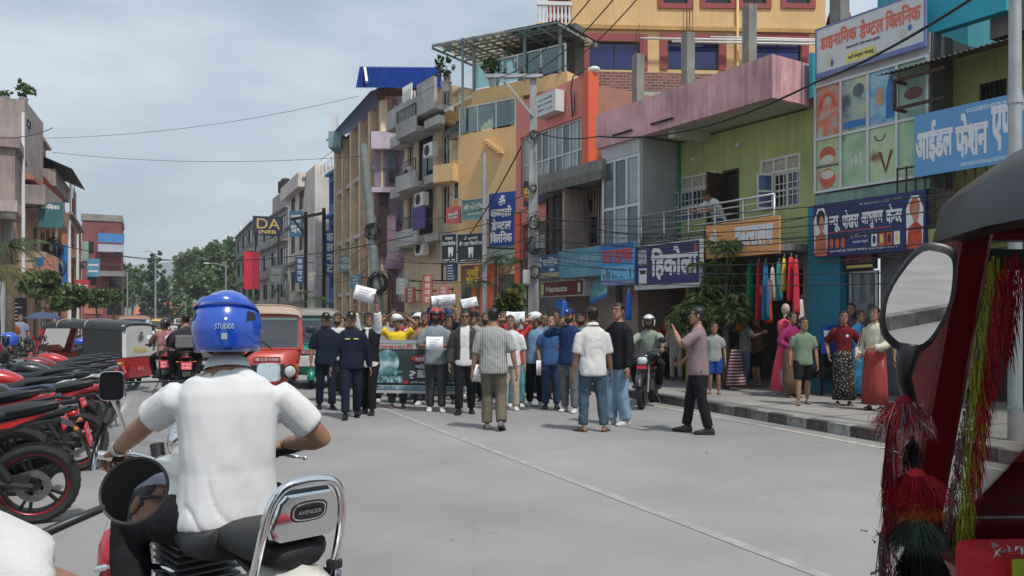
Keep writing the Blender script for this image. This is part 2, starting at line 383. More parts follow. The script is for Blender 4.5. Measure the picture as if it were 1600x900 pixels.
# ------------------------------------------------------------------ buildings
class Fac:
    """a house whose street front runs from A (left in view) to B (right in view); local x along it, -y towards the viewer"""
    def __init__(s,name,label,A,B,cat='building'):
        a,b=at(A[0],505,A[1]),at(B[0],505,B[1]);a.z=b.z=0
        s.A=a;s.ex=(b-a).normalized();s.W=(b-a).length
        s.root=thing(name,label,cat,a,math.atan2(s.ex.y,s.ex.x));s.n=Vector((s.ex.y,-s.ex.x,0))
    def loc(s,px,py,off=0.):
        d=Vector(((px-800)/F,1,-(py-505)/F));c=Vector((0,0,EYE))
        k=((s.A-c).dot(s.n)+off)/d.dot(s.n);p=c+d*k
        return (p-s.A).dot(s.ex),p.z
    def rect(s,px0,py0,px1,py1,off=0.):
        x0,z1=s.loc(px0,py0,off);x1,z0=s.loc(px1,py1,off);return x0,x1,z0,z1
    def P(s,name,x0,x1,y0,y1,z0,z1,mat,bevel=0,parent=None):
        mb=MB();mb.box(x0,x1,y0,y1,z0,z1);return mb.build(name,mat,parent or s.root,bevel=bevel)
    def wall(s,name,x0,x1,z0,z1,ops,mat,y=0.,d=.22):
        xs=sorted({x0,x1,*[c for o in ops for c in o[:2] if x0 < c < x1]});zs=sorted({z0,z1,*[c for o in ops for c in o[2:4] if z0 < c < z1]})
        mb=MB();hole=lambda x,z:any(o[0] < x < o[1] and o[2] < z < o[3] for o in ops)
        nx,nz_=len(xs)-1,len(zs)-1
        full=[[not hole((xs[i]+xs[i+1])/2,(zs[j]+zs[j+1])/2) for j in range(nz_)] for i in range(nx)]
        f=lambda i,j:0 <= i < nx and 0 <= j < nz_ and full[i][j]
        for i in range(nx):
            for j in range(nz_):
                if not full[i][j]:continue
                a,b,c,e=xs[i],xs[i+1],zs[j],zs[j+1]
                mb.quad((a,y,c),(b,y,c),(b,y,e),(a,y,e));mb.quad((b,y+d,c),(a,y+d,c),(a,y+d,e),(b,y+d,e))
                if not f(i-1,j):mb.quad((a,y+d,c),(a,y,c),(a,y,e),(a,y+d,e))
                if not f(i+1,j):mb.quad((b,y,c),(b,y+d,c),(b,y+d,e),(b,y,e))
                if not f(i,j-1):mb.quad((a,y+d,c),(b,y+d,c),(b,y,c),(a,y,c))
                if not f(i,j+1):mb.quad((a,y,e),(b,y,e),(b,y+d,e),(a,y+d,e))
        return mb.build(name,mat,s.root,fix=False)
    def window(s,x0,x1,z0,z1,nx,nz_,fm,gm,y=.08,fw=.045,name='window',rim=True,bars=0,bm=None):
        mb=MB();w=fw
        if rim:
            mb.box(x0,x0+w,y-.03,y+.03,z0,z1);mb.box(x1-w,x1,y-.03,y+.03,z0,z1)
            mb.box(x0+w,x1-w,y-.03,y+.03,z0,z0+w);mb.box(x0+w,x1-w,y-.03,y+.03,z1-w,z1)
        X=[lerp(x0+w/2,x1-w/2,i/nx) for i in range(nx+1)];Z=[lerp(z0+w/2,z1-w/2,i/nz_) for i in range(nz_+1)]
        for q in X[1:-1]:mb.box(q-w/2,q+w/2,y-.026,y+.026,z0+w,z1-w)
        for q in Z[1:-1]:
            for i in range(nx):mb.box(X[i]+w/2,X[i+1]-w/2,y-.022,y+.022,q-w/2,q+w/2)
        o=mb.build(name,fm,s.root,fix=False);key=None
        for i in range(nx):
            for j in range(nz_):
                g=gm[(i+j*nx) % len(gm)] if isinstance(gm,list) else gm
                p=MB();p.box(X[i]+w/2,X[i+1]-w/2,y+.004,y+.016,Z[j]+w/2,Z[j+1]-w/2);p.build('pane',g,o,fix=False)
        if bars:
            b=MB()
            for i in range(bars):q=lerp(x0,x1,(i+.5)/bars);b.box(q-.008,q+.008,y-.07,y-.054,z0,z1)
            b.box(x0,x1,y-.078,y-.071,lerp(z0,z1,.33)-.01,lerp(z0,z1,.33)+.01);b.box(x0,x1,y-.078,y-.071,lerp(z0,z1,.67)-.01,lerp(z0,z1,.67)+.01)
            b.build('grille',bm or fm,o,fix=False)
        return o
    def railing(s,x0,x1,y,z0,z1,mat,n=0,rails=5,r=.02,posts=4,name='railing'):
        mb=MB()
        for i in range(rails):z=lerp(z0,z1,(i+1)/rails);mb.tube([(x0,y,z),(x1,y,z)],r if i == rails-1 else r*.7,6)
        for i in range(posts):x=lerp(x0,x1,i/max(1,posts-1));mb.tube([(x,y,z0),(x,y,z1)],r,6)
        for i in range(n):x=lerp(x0,x1,(i+.5)/n);mb.tube([(x,y,z0),(x,y,z1)],r*.5,5)
        return mb.build(name,mat,s.root,smooth=True,fix=False)
def sign(fac,label,r,mat,off=.0,th=.08,name='shop_sign',frame=None,y=None,tilt=0):
    """a sign board hung on a front: own thing, same local axes as its house; returns the board root"""
    x0,x1,z0,z1=r
    p=fac.A+fac.ex*x0+fac.n*(off)+Vector((0,0,z0))
    t=thing(name,label,'sign',p,fac.root.rotation_euler.z);t.rotation_euler.x=tilt
    w_,h_=x1-x0,z1-z0
    mb=MB();mb.box(0,w_,0,th,0,h_);mb.build('board',mat,t)
    if frame:
        f=MB();k=.03
        f.box(-k,0,-.012,th,-k,h_+k);f.box(w_,w_+k,-.012,th,-k,h_+k);f.box(0,w_,-.012,th,-k,0);f.box(0,w_,-.012,th,h_,h_+k);f.build('frame',frame,t,fix=False)
    return t,w_,h_
def patch(t,name,x0,x1,z0,z1,mat,y=-.004,poly=None):
    mb=MB()
    if poly:mb.add([(x,y,z) for x,z in poly],[tuple(range(len(poly)))])
    else:mb.quad((x0,y,z0),(x1,y,z0),(x1,y,z1),(x0,y,z1))
    return mb.build(name,mat,t,fix=False)
def oval(x,z,rx,rz,n=20):return [(x+rx*math.cos(2*PI*i/n),z+rz*math.sin(2*PI*i/n)) for i in range(n)]
# shared finishes
white=M('white_paint',(.70,.70,.69),.55,var=.06)
white_print=M('white_print',(.74,.75,.76),.5,var=.03)
steel=M('steel_rail',(.45,.46,.47),.35,.8,var=.1)
alu=M('aluminium',(.55,.56,.57),.4,.5,var=.08)
dark_metal=M('dark_metal',(.03,.03,.032),.5,.5,var=.2)
rust=M('rusty_metal',(.09,.045,.03),.8,.3,var=.4,scale=12)
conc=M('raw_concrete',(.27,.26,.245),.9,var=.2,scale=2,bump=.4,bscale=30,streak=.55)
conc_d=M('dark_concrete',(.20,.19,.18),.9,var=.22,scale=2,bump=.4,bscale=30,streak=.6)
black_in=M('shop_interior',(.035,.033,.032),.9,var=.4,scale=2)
gdark=M('dark_glass',(.018,.022,.026),.06,var=.25,scale=.8,spec=.7)
gblue=M('blue_glass',(.01,.018,.12),.08,var=.25,scale=.9,spec=.7)
ggrey=M('grey_glass',(.10,.12,.13),.08,var=.35,scale=1.2,spec=.7)
gpale=M('pale_glass',(.30,.34,.35),.1,var=.35,scale=1.5,spec=.6)
wood_d=M('dark_wood',(.045,.022,.015),.6,var=.3,scale=6)
brickm=print_mat('old_brick',[(0,H('8c5a4c')),(1,H('6d4740')),(.5,H('8f8a84'))],1.7,'brick',.9)
# ================================================================== right-hand row, near to far
lime=M('lime_wall',(.46,.51,.20),.85,var=.12,scale=1.4,bump=.2,bscale=50,streak=.35,dirt=(.10,.11,.05))
pink=M('pink_wall',(.72,.40,.42),.85,var=.2,scale=1.6,bump=.2,bscale=40,streak=.6,dirt=(.09,.07,.07))
teal=M('teal_wall',(.03,.36,.47),.7,var=.08,scale=2)
bluepil=M('blue_pillar_wall',(.03,.22,.32),.6,var=.15,scale=2,streak=.3)
tin=M('tin_roof',(.10,.085,.08),.7,.3,var=.3,scale=4,streak=.4)
def corrugated(mb,a,b,c,d,n,amp):
    """wavy sheet: a->b along the waves' row, a->d down the slope"""
    a,b,c,d=map(Vector,(a,b,c,d));nn=(b-a).cross(d-a).normalized();k=len(mb.v);vs=[]
    for i in range(n*4+1):
        u=i/(n*4);off=nn*(amp*math.sin(2*PI*i/4));vs += [a.lerp(b,u)+off,d.lerp(c,u)+off]
    mb.add(vs,[(2*i,2*i+1,2*i+3,2*i+2) for i in range(n*4)])
# --- lime house at the right edge (clothes shop below)
f=Fac('lime_house','lime green house with tin eave and rusty balcony bars at right edge',(1488,14.39),(2050,10.45))
r1=f.root;W=f.W
ow=f.rect(1530,132,1573,157);ow=(ow[0],ow[1],ow[2]-.35,ow[3])
f.wall('wall',-.02,W,PZ,6.3,[ow,(.3,3.4,PZ,2.75),(3.8,W-.4,PZ,2.75),(1.0,2.2,3.35,4.6)],lime)
f.window(*ow,2,1,wood_d,black_in,bars=6,bm=dark_metal)
f.window(1.0,2.2,3.35,4.6,2,2,wood_d,black_in)
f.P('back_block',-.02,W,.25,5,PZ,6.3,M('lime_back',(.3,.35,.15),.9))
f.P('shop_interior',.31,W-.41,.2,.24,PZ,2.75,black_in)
mb=MB();corrugated(mb,(-.75,-1.15,5.95),(W,-1.15,5.95),(W,.3,6.32),(-.75,.3,6.32),60,.012);mb.build('eave_roof',tin,r1)
for x in (-.45,1.9,4.2):
    mb=MB()
    mb.bar((x,0,5.8),(x,-1.05,5.8),.05);mb.bar((x,0,5.3),(x,-1.05,5.3),.05);mb.bar((x,-1.05,5.28),(x,-1.05,5.82),.05)
    mb.bar((x,-1.05,5.3),(x+.9,-1.05,5.3),.05);mb.bar((x,-1.05,5.8),(x+.9,-1.05,5.8),.05)
    mb.build('eave_bracket',rust,r1,fix=False)
f.P('balcony_slab',-.55,W,-.95,-.001,2.86,3.12,M('lime_slab',(.36,.44,.16),.8,streak=.4))
mb=MB()
for i in range(34):
    x=-.5+i*.17;mb.box(x-.011,x+.011,-.90,-.878,3.12,4.28)
for z in (3.2,3.75,4.26):mb.box(-.5,5.3,-.876,-.85,z-.015,z+.015)
mb.build('balcony_bars',rust,r1,fix=False)
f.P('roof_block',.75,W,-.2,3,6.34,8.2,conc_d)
t,w_,h_=sign(f,'long light blue fabric shop banner with white letters above rusty balcony bars',f.rect(1429,181,1850,210,1.0),M('blue_banner',(.13,.33,.60),.6,var=.08,scale=2),off=1.0,th=.03)
def fx(u):return u*w_
x_a=lambda px:f.loc(px,200,1.0)[0]-f.loc(1429,181,1.0)[0]
lettering(t,'आईडल',x_a(1432),h_*.22,x_a(1488)-x_a(1432),h_*.62,white_print,bold=.035)
lettering(t,'फेशन',x_a(1494),h_*.22,x_a(1543)-x_a(1494),h_*.62,white_print,bold=.035)
lettering(t,'एण~ड',x_a(1550),h_*.22,x_a(1596)-x_a(1550),h_*.62,white_print,bold=.035)
lettering(t,'व',x_a(1600),h_*.22,x_a(1640)-x_a(1600),h_*.62,white_print,bold=.035)
patch(t,'banner_small_print',x_a(1510),x_a(1576),h_*.86,h_*.93,M('banner_pale_print',(.35,.50,.68),.6,var=.5,scale=40))
patch(t,'banner_small_print',x_a(1500),x_a(1576),h_*.05,h_*.11,M('banner_pale_print',(.35,.50,.68),.6))
# --- dental clinic: glazed upper box, banner above, jewellery sign below
f=Fac('dental_clinic_house','narrow house with glazed upper floor covered in pale dental posters',(1275,16.0),(1454,14.03))
r2=f.root;W=f.W
gx0,gx1,gz0,gz1=0,W,4.08,6.22
greyal=M('grey_cladding',(.40,.41,.42),.5,.2,var=.12,streak=.3)
f.P('side_cladding',W+.002,W+.03,0,.66,3.9,6.6,M('dark_cladding',(.12,.125,.13),.5,.3,var=.1))
f.P('body',0,W,.1,5.2,3.4,6.6,greyal)
f.P('fascia',0,W+.0,-.02,.099,6.24,6.6,M('fascia_grey',(.45,.45,.46),.6,var=.1))
posters=[]
for i,st in enumerate(([(.3,H('9fb8b4')),(.5,H('d8764a')),(.62,H('b9c8c0'))],[(.3,H('c6c89a')),(.55,H('9eb0a8')),(.7,H('4c6068'))],[(.3,H('2f7fc0')),(.52,H('9cc6d4')),(.7,H('7db0cc'))],[(.3,H('a8ccb8')),(.55,H('86a898')),(.72,H('8c5a58'))],
                        [(.3,H('e09a3c')),(.52,H('a8cca0')),(.68,H('cf5a34'))],[(.35,H('8fae88')),(.6,H('a8c8a0')),(.75,H('5e8478'))],[(.35,H('a8c89a')),(.6,H('c0d0a4')),(.74,H('8a5a3c'))],[(.35,H('96bc94')),(.65,H('b4d4a8')),(.8,H('8aa890'))])):
    posters.append(print_mat('poster_print_%d' % i,[(p,tuple(min(.8,c_*.95) for c_ in c)) for p,c in st],1.9+.3*(i % 3),rough=.35))
f.window(gx0,gx1,gz0,gz1,4,2,alu,posters[4:]+posters[:4],y=-.04,fw=.05,name='poster_window')
win=r2.children[-1]
# drawn teeth and gums on the posters
def arc_shape(cx,cz,rx,rz,th,a0,a1,n=14):
    o=[(cx+rx*math.cos(lerp(a0,a1,i/n)),cz+rz*math.sin(lerp(a0,a1,i/n))) for i in range(n+1)]
    return o+[(cx+(rx-th)*math.cos(lerp(a1,a0,i/n)),cz+(rz-th)*math.sin(lerp(a1,a0,i/n))) for i in range(n+1)]
cw=W/4;ch=(gz1-gz0)/2
red_p=M('gum_print',H('c9583e'),.4,var=.2);tooth_p=M('tooth_print',(.62,.6,.5),.4,var=.1);blue_p=M('dentist_blue_print',H('2a6fb4'),.4,var=.3,scale=6);dark_p=M('grey_print',H('54606a'),.4,var=.3)
patch(r2,'poster_gum_shape',0,0,0,0,red_p,-.042,arc_shape(cw*.5,gz0+ch*1.45,cw*.36,ch*.38,.07,.3,PI-.3))
patch(r2,'poster_gum_shape',0,0,0,0,red_p,-.042,oval(cw*.5,gz0+ch*.68,cw*.3,ch*.16));patch(r2,'poster_gum_shape',0,0,0,0,tooth_p,-.0425,oval(cw*.5,gz0+ch*.6,cw*.25,ch*.08))
patch(r2,'poster_gum_shape',0,0,0,0,red_p,-.042,oval(cw*.5,gz0+ch*.25,cw*.3,ch*.18));patch(r2,'poster_gum_shape',0,0,0,0,tooth_p,-.0425,oval(cw*.5,gz0+ch*.32,cw*.25,ch*.08))
patch(r2,'poster_stripe',cw*.08,cw*.92,gz0+ch*.46,gz0+ch*.5,dark_p,-.0422)
patch(r2,'poster_figure',0,0,0,0,dark_p,-.042,oval(cw*1.65,gz0+ch*1.72,cw*.2,ch*.12));patch(r2,'poster_figure',cw*1.1,cw*1.9,gz0+ch*1.08,gz0+ch*1.2,blue_p,-.042)
patch(r2,'poster_figure',0,0,0,0,blue_p,-.042,[(cw*2.6,gz0+ch*1.1),(cw*2.9,gz0+ch*1.1),(cw*2.88,gz0+ch*1.7),(cw*2.75,gz0+ch*1.85),(cw*2.62,gz0+ch*1.6)])
patch(r2,'poster_figure',0,0,0,0,M('skin_print',H('c89a78'),.4,var=.2),-.0424,oval(cw*2.4,gz0+ch*1.5,cw*.14,ch*.16))
patch(r2,'poster_gum_shape',0,0,0,0,M('mouth_print',H('7c4a4c'),.4,var=.3),-.042,oval(cw*3.5,gz0+ch*1.42,cw*.3,ch*.1))
patch(r2,'poster_figure',0,0,0,0,M('tool_print',H('6c3a24'),.4),-.042,[(cw*2.35,gz0+ch*.55),(cw*2.45,gz0+ch*.55),(cw*2.6,gz0+ch*.25),(cw*2.75,gz0+ch*.55),(cw*2.85,gz0+ch*.55),(cw*2.6,gz0+ch*.15)])
patch(r2,'poster_figure',0,0,0,0,dark_p,-.042,arc_shape(cw*2.4,gz0+ch*.85,cw*.2,ch*.12,.03,PI,2*PI))
for k in range(4):patch(r2,'poster_figure',cw*(1.2+.16*k),cw*(1.3+.16*k),gz0+ch*.4,gz0+ch*(.5+.04*k),M('pale_print',(.55,.58,.5),.4),-.042)
f.P('floor_band',0,W,-.02,.3,3.86,4.05,M('pale_green_band',(.25,.42,.33),.8,var=.2,streak=.5))
f.P('roof_parapet',.0,W+1.2,.1,.3,6.62,7.35,teal)
f.P('blue_side',-.09,-.002,-.1,1.0,6.0,6.9,teal)
f.P('roof_room',.3,W-.2,1.6,4,6.62,8.6,M('teal_room',(.06,.32,.38),.7))
f.P('roof_pillar',-.05,.2,.5,.8,6.62,8.8,conc_d)
# ground floor: blue pillar, door, side wall
f.P('pillar',-.18,.55,-.02,.35,PZ,3.85,bluepil)
f.P('lintel',.56,W,.05,.35,2.75,3.85,conc_d)
f.P('shop_back',.56,W,1.3,1.4,PZ,2.75,black_in)
f.window(.62,1.22,PZ,2.5,1,1,alu,ggrey,y=.2,name='glass_door')
f.P('shop_panel',1.26,W,.2,.26,PZ,2.74,M('shop_panel_grey',(.12,.12,.13),.6,var=.3))
t,w_,h_=sign(f,'white dental clinic banner with orange letters above the poster windows',f.rect(1276,58,1444,72,.15)[:2]+(6.36,7.28),M('white_banner',(.62,.63,.64),.5,var=.05),off=.15,th=.04,frame=M('banner_blue_edge',(.16,.20,.42),.5))
orng=M('orange_letters',(.72,.16,.09),.5,var=.05)
lettering(t,'डाइना{मक'.replace('{','ि'),w_*.04,h_*.52,w_*.36,h_*.36,orng,bold=.03)
lettering(t,'डेण~टल',w_*.43,h_*.52,w_*.22,h_*.36,orng,bold=.03)
lettering(t,'िक~लिनक',w_*.67,h_*.52,w_*.30,h_*.36,orng,bold=.03)
lettering(t,'ठेकानापानी र बीच बजार सुर्खेत',w_*.30,h_*.38,w_*.32,h_*.08,M('black_print',(.03,.03,.035),.6),bold=.02)
patch(t,'yellow_box',w_*.30,w_*.58,h_*.1,h_*.3,M('yellow_print',(.72,.62,.16),.5))
lettering(t,'यहाँ सम~पूर~ण सेवाहरु',w_*.32,h_*.15,w_*.24,h_*.1,M('black_print'),y=-.007,bold=.02)
patch(t,'tooth_picture',0,0,0,0,M('grey_print'),-.004,oval(w_*.16,h_*.2,w_*.015,h_*.08));patch(t,'tooth_picture',0,0,0,0,M('pale_print'),-.004,oval(w_*.12,h_*.34,w_*.04,h_*.12))
patch(t,'tooth_picture',0,0,0,0,M('dentist_blue_print'),-.004,oval(w_*.88,h_*.42,w_*.018,h_*.06));patch(t,'tooth_picture',0,0,0,0,M('pale_print'),-.004,oval(w_*.82,h_*.34,w_*.035,h_*.1))
patch(t,'lower_band',0,w_,0,h_*.07,M('banner_blue_edge'),-.003)
navy=M('navy_board',(.012,.022,.115),.45,var=.15,scale=2)
t,w_,h_=sign(f,'dark blue jewellery shop sign with two portraits and gold ornaments',f.rect(1271,321,1446,389,.35),navy,off=.35,th=.1)
lettering(t,'न~यू',w_*.16,h_*.46,w_*.10,h_*.28,white_print,bold=.025);lettering(t,'पोखरा',w_*.285,h_*.5,w_*.15,h_*.32,white_print,bold=.025)
lettering(t,'आभुषण',w_*.46,h_*.46,w_*.19,h_*.28,white_print,bold=.025);lettering(t,'केन~द~र',w_*.68,h_*.48,w_*.13,h_*.34,white_print,bold=.025)
lettering(t,'प~रो. ९८०८०७५४०० ८४४०००५२३',w_*.44,h_*.88,w_*.36,h_*.06,white_print,bold=.01)
patch(t,'red_underline',w_*.15,w_*.72,h_*.435,h_*.45,M('gum_print'))
lettering(t,'सुन चाँदीका सम~पूर~ण',w_*.36,h_*.30,w_*.16,h_*.07,white_print,bold=.01);lettering(t,'गरगहना पाइने',w_*.38,h_*.20,w_*.14,h_*.06,white_print,bold=.01)
lettering(t,'हाम~रा यहाँ सुन चाँदीका गरगहना अर~डर अनुसार बनाइन~छ',w_*.16,h_*.06,w_*.62,h_*.06,white_print,bold=.01)
orn=M('gold_print',(.55,.13,.03),.4,var=.5,scale=14);skinp=M('portrait_skin',(.55,.24,.13),.5,var=.15)
for k in range(3):patch(t,'ornament_picture',0,0,0,0,orn,-.004,oval(w_*(.18+.055*k),h_*.24,w_*.02,h_*.1))
for k in range(4):
    patch(t,'ornament_picture',w_*(.55+.065*k),w_*(.6+.065*k),h_*.12,h_*.36,[white_print,orn,M('gum_print'),white_print][k]);patch(t,'ornament_picture',0,0,0,0,[M('black_print'),M('yellow_print'),wood_d,M('yellow_print')][k],-.006,oval(w_*(.575+.065*k),h_*.24,w_*.014,h_*.08))
for cx,top,body in ((.075,M('hair_print',(.015,.01,.01),.5),M('orange_sari_print',(.55,.18,.08),.5,var=.3,scale=9)),(.915,M('veil_print',(.6,.14,.04),.5),M('red_sari_print',(.55,.06,.02),.5,var=.4,scale=9))):
    patch(t,'portrait',0,0,0,0,white_print,-.003,[(w_*(cx-.065),h_*.08),(w_*(cx+.065),h_*.08),(w_*(cx+.07),h_*.7),(w_*(cx+.03),h_*.92),(w_*(cx-.03),h_*.92),(w_*(cx-.07),h_*.7)])
    patch(t,'portrait',0,0,0,0,top,-.005,oval(w_*cx,h_*.72,w_*.042,h_*.17));patch(t,'portrait',0,0,0,0,skinp,-.007,oval(w_*(cx+.008),h_*.62,w_*.028,h_*.15))
    patch(t,'portrait',0,0,0,0,body,-.006,[(w_*(cx-.06),h_*.02),(w_*(cx+.062),h_*.02),(w_*(cx+.055),h_*.4),(w_*(cx+.01),h_*.5),(w_*(cx-.05),h_*.38)])
t,w_,h_=sign(f,'small dark sign above the glass door under the jewellery sign',(.62,1.3,2.52,2.95),M('black_board',(.015,.015,.03),.5),off=-.0,th=.06)
patch(t,'pink_picture',w_*.1,w_*.9,h_*.3,h_*.9,print_mat('shop_pictures',[(.35,(.02,.02,.05)),(.55,H('a05060')),(.7,H('4a7040'))],9.));patch(t,'sign_text_strip',w_*.1,w_*.9,h_*.08,h_*.2,M('yellow_print'))
# --- lime house with pink parapet
f=Fac('pink_parapet_house','lime green house with balcony under a stained pink roof parapet',(931,22.32),(1275,16.3))
r3=f.root;W=f.W;OV=1.325
xN=f.loc(1207,100,OV)[0];xL=f.loc(931,180,OV)[0]
wl=f.rect(1062,258,1119,345);wr=f.rect(1188,228,1250,322);dr=f.rect(1129,246,1155,345)
wl=(wl[0],wl[1],3.95,5.05);wr=(wr[0],wr[1],3.95,5.05);dr=(dr[0],dr[1],3.12,5.0)
xs0=f.loc(1040,300)[0]
f.wall('wall',xs0,W-.02,3.1,5.9,[wl,wr,dr],lime)
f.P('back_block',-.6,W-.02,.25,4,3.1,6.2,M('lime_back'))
f.wall('parapet',xL,xN,5.9,6.75,[],pink,y=-OV,d=.14)
f.P('parapet_side',xN-.14,xN-.002,-OV+.141,2.0,5.902,6.748,pink)
f.P('soffit_slab',xL,xN-.142,-OV+.142,.3,5.95,6.1,M('soffit_plaster',(.46,.47,.36),.85,var=.1,streak=.3))
for px in (960,1048):
    x=f.loc(px,220,.6)[0]+.5;mb=MB();mb.box(x,x+.2,-1.15,-.002,5.72,5.949);mb.build('soffit_beam',M('soffit_plaster'),r3)
for px,py in ((975,208),(1037,190)):
    x,z=f.loc(px,py,OV);mb=MB();mb.tube([(x-.35,-OV-.06,z),(x+.35,-OV-.06,z)],.03,8);mb.build('drain_pipe',dark_metal,r3,smooth=True)
ivory=M('ivory_frame',(.62,.60,.54),.6,var=.08);bpane=M('blue_pane',(.05,.09,.19),.15,var=.3,spec=.6)
for q,shut in ((wl,1),(wr,0)):
    x0,x1,z0,z1=q;zt=z1-.34
    f.window(x0,x1,zt,z1,3,1,ivory,M('vent_grille',(.42,.37,.31),.8,var=.4,scale=22),y=.03,fw=.05,name='window_vent')
    f.window(x0,x1,z0,zt,3,2,ivory,[bpane,black_in,bpane],y=.05,fw=.05,bars=9,bm=ivory)
    for sx in ((x0,-1),(x1,1)) if shut else ((x0+.35,-1),):
        hx=sx[0];mb=MB();m4=Matrix.Translation((hx,-.02,0)) @ Matrix.Rotation(R(62)*sx[1]*-1,4,'Z')
        wd=.36*sx[1]
        a,b=sorted((0,wd));mb.box(a,a+.04,-.03,0,z0,zt,None,m4);mb.box(b-.04,b,-.03,0,z0,zt,None,m4)
        for zz in (z0,(z0+zt)/2-.02,zt-.04):mb.box(a+.04,b-.04,-.03,0,zz,zz+.04,None,m4)
        so=mb.build('shutter',ivory,r3)
        mb=MB();mb.box(a+.04,b-.04,-.018,-.01,z0+.04,zt-.04,None,m4);mb.build('pane',bpane,so)
mb=MB();mb.box(dr[0],dr[0]+.06,-.01,.1,dr[2],dr[3]);mb.box(dr[1]-.06,dr[1],-.01,.1,dr[2],dr[3]);mb.box(dr[0]+.06,dr[1]-.06,-.01,.1,dr[3]-.06,dr[3]);mb.build('door_frame',wood_d,r3)
f.P('doorway',dr[0]+.06,dr[1]-.06,.12,.16,dr[2],dr[3]-.06,black_in)
f.P('door_leaf',dr[0]+.02,dr[0]+.06,-.55,-.012,dr[2]+.02,dr[3]-.08,wood_d)
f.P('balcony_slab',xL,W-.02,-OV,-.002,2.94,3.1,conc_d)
f.P('balcony_edge',xN-.3,W-.03,-OV-.02,-OV-.002,2.95,3.35,M('pale_pink_edge',(.5,.36,.34),.8,streak=.5))
x0=f.loc(1000,340,OV)[0];x1=f.loc(1207,305,OV)[0]
f.railing(x0,x1,-OV+.05,3.1,4.02,steel,rails=7,posts=6,r=.025)
# glass room on the left of the balcony
g0=f.loc(942,300,1.2)[0];g1=f.loc(1001,300,1.2)[0]
f.window(g0,g1,3.12,5.55,3,2,alu,[ggrey,gpale,ggrey,ggrey,ggrey,gpale],y=-1.2,fw=.07,name='glass_room_front')
f.P('glass_room_fascia',g0,g1,-1.24,-1.17,5.555,5.9,M('fascia_grey'))
f.P('glass_room_side',g1+.002,g1+.05,-1.2,-.05,3.12,5.9,M('grey_cladding'))
f.P('green_post',g1+.06,g1+.12,-.06,-.002,3.12,5.88,M('green_post',(.05,.25,.15),.6))
for (px,z) in ((1030,5.3),(1085,5.42),(1155,5.5)):x=f.loc(px,220)[0];mb=MB();mb.ball((x,-.06,z),.05,8);mb.box(x-.04,x+.04,-.03,-.002,z-.04,z+.06);mb.build('wall_lamp',white,r3,smooth=40)
# ground floor of the clothes shop, under the balcony
ps0=f.loc(1100,480)[0]
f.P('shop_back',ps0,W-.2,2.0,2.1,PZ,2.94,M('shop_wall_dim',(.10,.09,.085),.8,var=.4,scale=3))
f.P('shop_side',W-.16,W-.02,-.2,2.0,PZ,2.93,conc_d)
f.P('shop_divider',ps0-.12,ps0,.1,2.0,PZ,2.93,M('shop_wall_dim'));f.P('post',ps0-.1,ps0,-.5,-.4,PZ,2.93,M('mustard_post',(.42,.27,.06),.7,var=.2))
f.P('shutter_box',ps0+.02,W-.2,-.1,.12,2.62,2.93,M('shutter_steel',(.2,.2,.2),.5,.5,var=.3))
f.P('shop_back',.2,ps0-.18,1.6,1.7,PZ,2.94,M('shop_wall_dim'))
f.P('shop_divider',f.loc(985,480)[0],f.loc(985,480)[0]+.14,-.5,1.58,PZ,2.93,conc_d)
t,w_,h_=sign(f,'orange fabric shop banner with white letters behind the leafy tree',f.rect(1103,352,1218,395,OV+.1),M('orange_banner',(.72,.33,.12),.6,var=.1,scale=2),off=OV+.1,th=.03)
lettering(t,'को',w_*.06,h_*.28,w_*.10,h_*.55,white_print,bold=.04);lettering(t,'वस~त~रालय',w_*.42,h_*.28,w_*.5,h_*.5,white_print,bold=.04)
OFS=OV+.25
ind=M('indigo_board',(.035,.03,.14),.5,var=.15)
t,w_,h_=sign(f,'dark indigo shop sign with one large white word and a bottle picture',f.rect(993,387,1093,446,OFS),ind,off=OFS,th=.1,frame=M('fascia_grey'))
lettering(t,'िहकोला',w_*.27,h_*.2,w_*.7,h_*.72,white_print,bold=.03)
patch(t,'can_picture',w_*.05,w_*.19,h_*.56,h_*.92,print_mat('can_print',[(.4,(.6,.6,.62)),(.55,(.2,.2,.3)),(.65,(.7,.7,.7))],12.));patch(t,'can_picture',w_*.06,w_*.19,h_*.1,h_*.48,white_print);patch(t,'can_picture',w_*.08,w_*.17,h_*.34,h_*.44,M('black_print'),-.006)
patch(t,'drop_picture',0,0,0,0,orn,-.004,oval(w_*.945,h_*.86,w_*.02,h_*.1));patch(t,'lower_text_strip',0,w_,-.0,h_*.07,M('pale_print'),-.003)
lettering(t,'सुपारी र पान मसला',w_*.03,h_*.012,w_*.5,h_*.045,M('black_print'),y=-.006)
t,w_,h_=sign(f,'bright blue poster sign with red letters and a skyline picture',f.rect(939,384,990,444,OFS+.06),M('sky_board',(.05,.30,.62),.5,var=.1),off=OFS+.06,th=.08)
lettering(t,'स~टार ट~राभल',w_*.04,h_*.56,w_*.92,h_*.28,M('red_letters',(.66,.05,.04),.5),bold=.035)
patch(t,'pale_sky',0,w_,h_*.14,h_*.46,M('pale_blue_print',(.18,.48,.72),.5,var=.2,scale=3));patch(t,'top_band',0,w_,h_*.88,h_,M('dentist_blue_print'))
for k,(a,b) in enumerate(((.08,.3),(.17,.42),(.24,.34),(.36,.26),(.45,.24),(.55,.2),(.62,.22),(.7,.18),(.88,.4))):patch(t,'tower_picture',w_*a,w_*(a+.05),h_*.16,h_*b,M('grey_print') if k % 2 else M('green_print',(.07,.16,.12),.5),-.006)
patch(t,'lower_band',0,w_,0,h_*.12,M('banner_blue_edge'));lettering(t,'लुगा कपडा किनमेल',w_*.05,h_*.03,w_*.9,h_*.05,white_print,y=-.006)
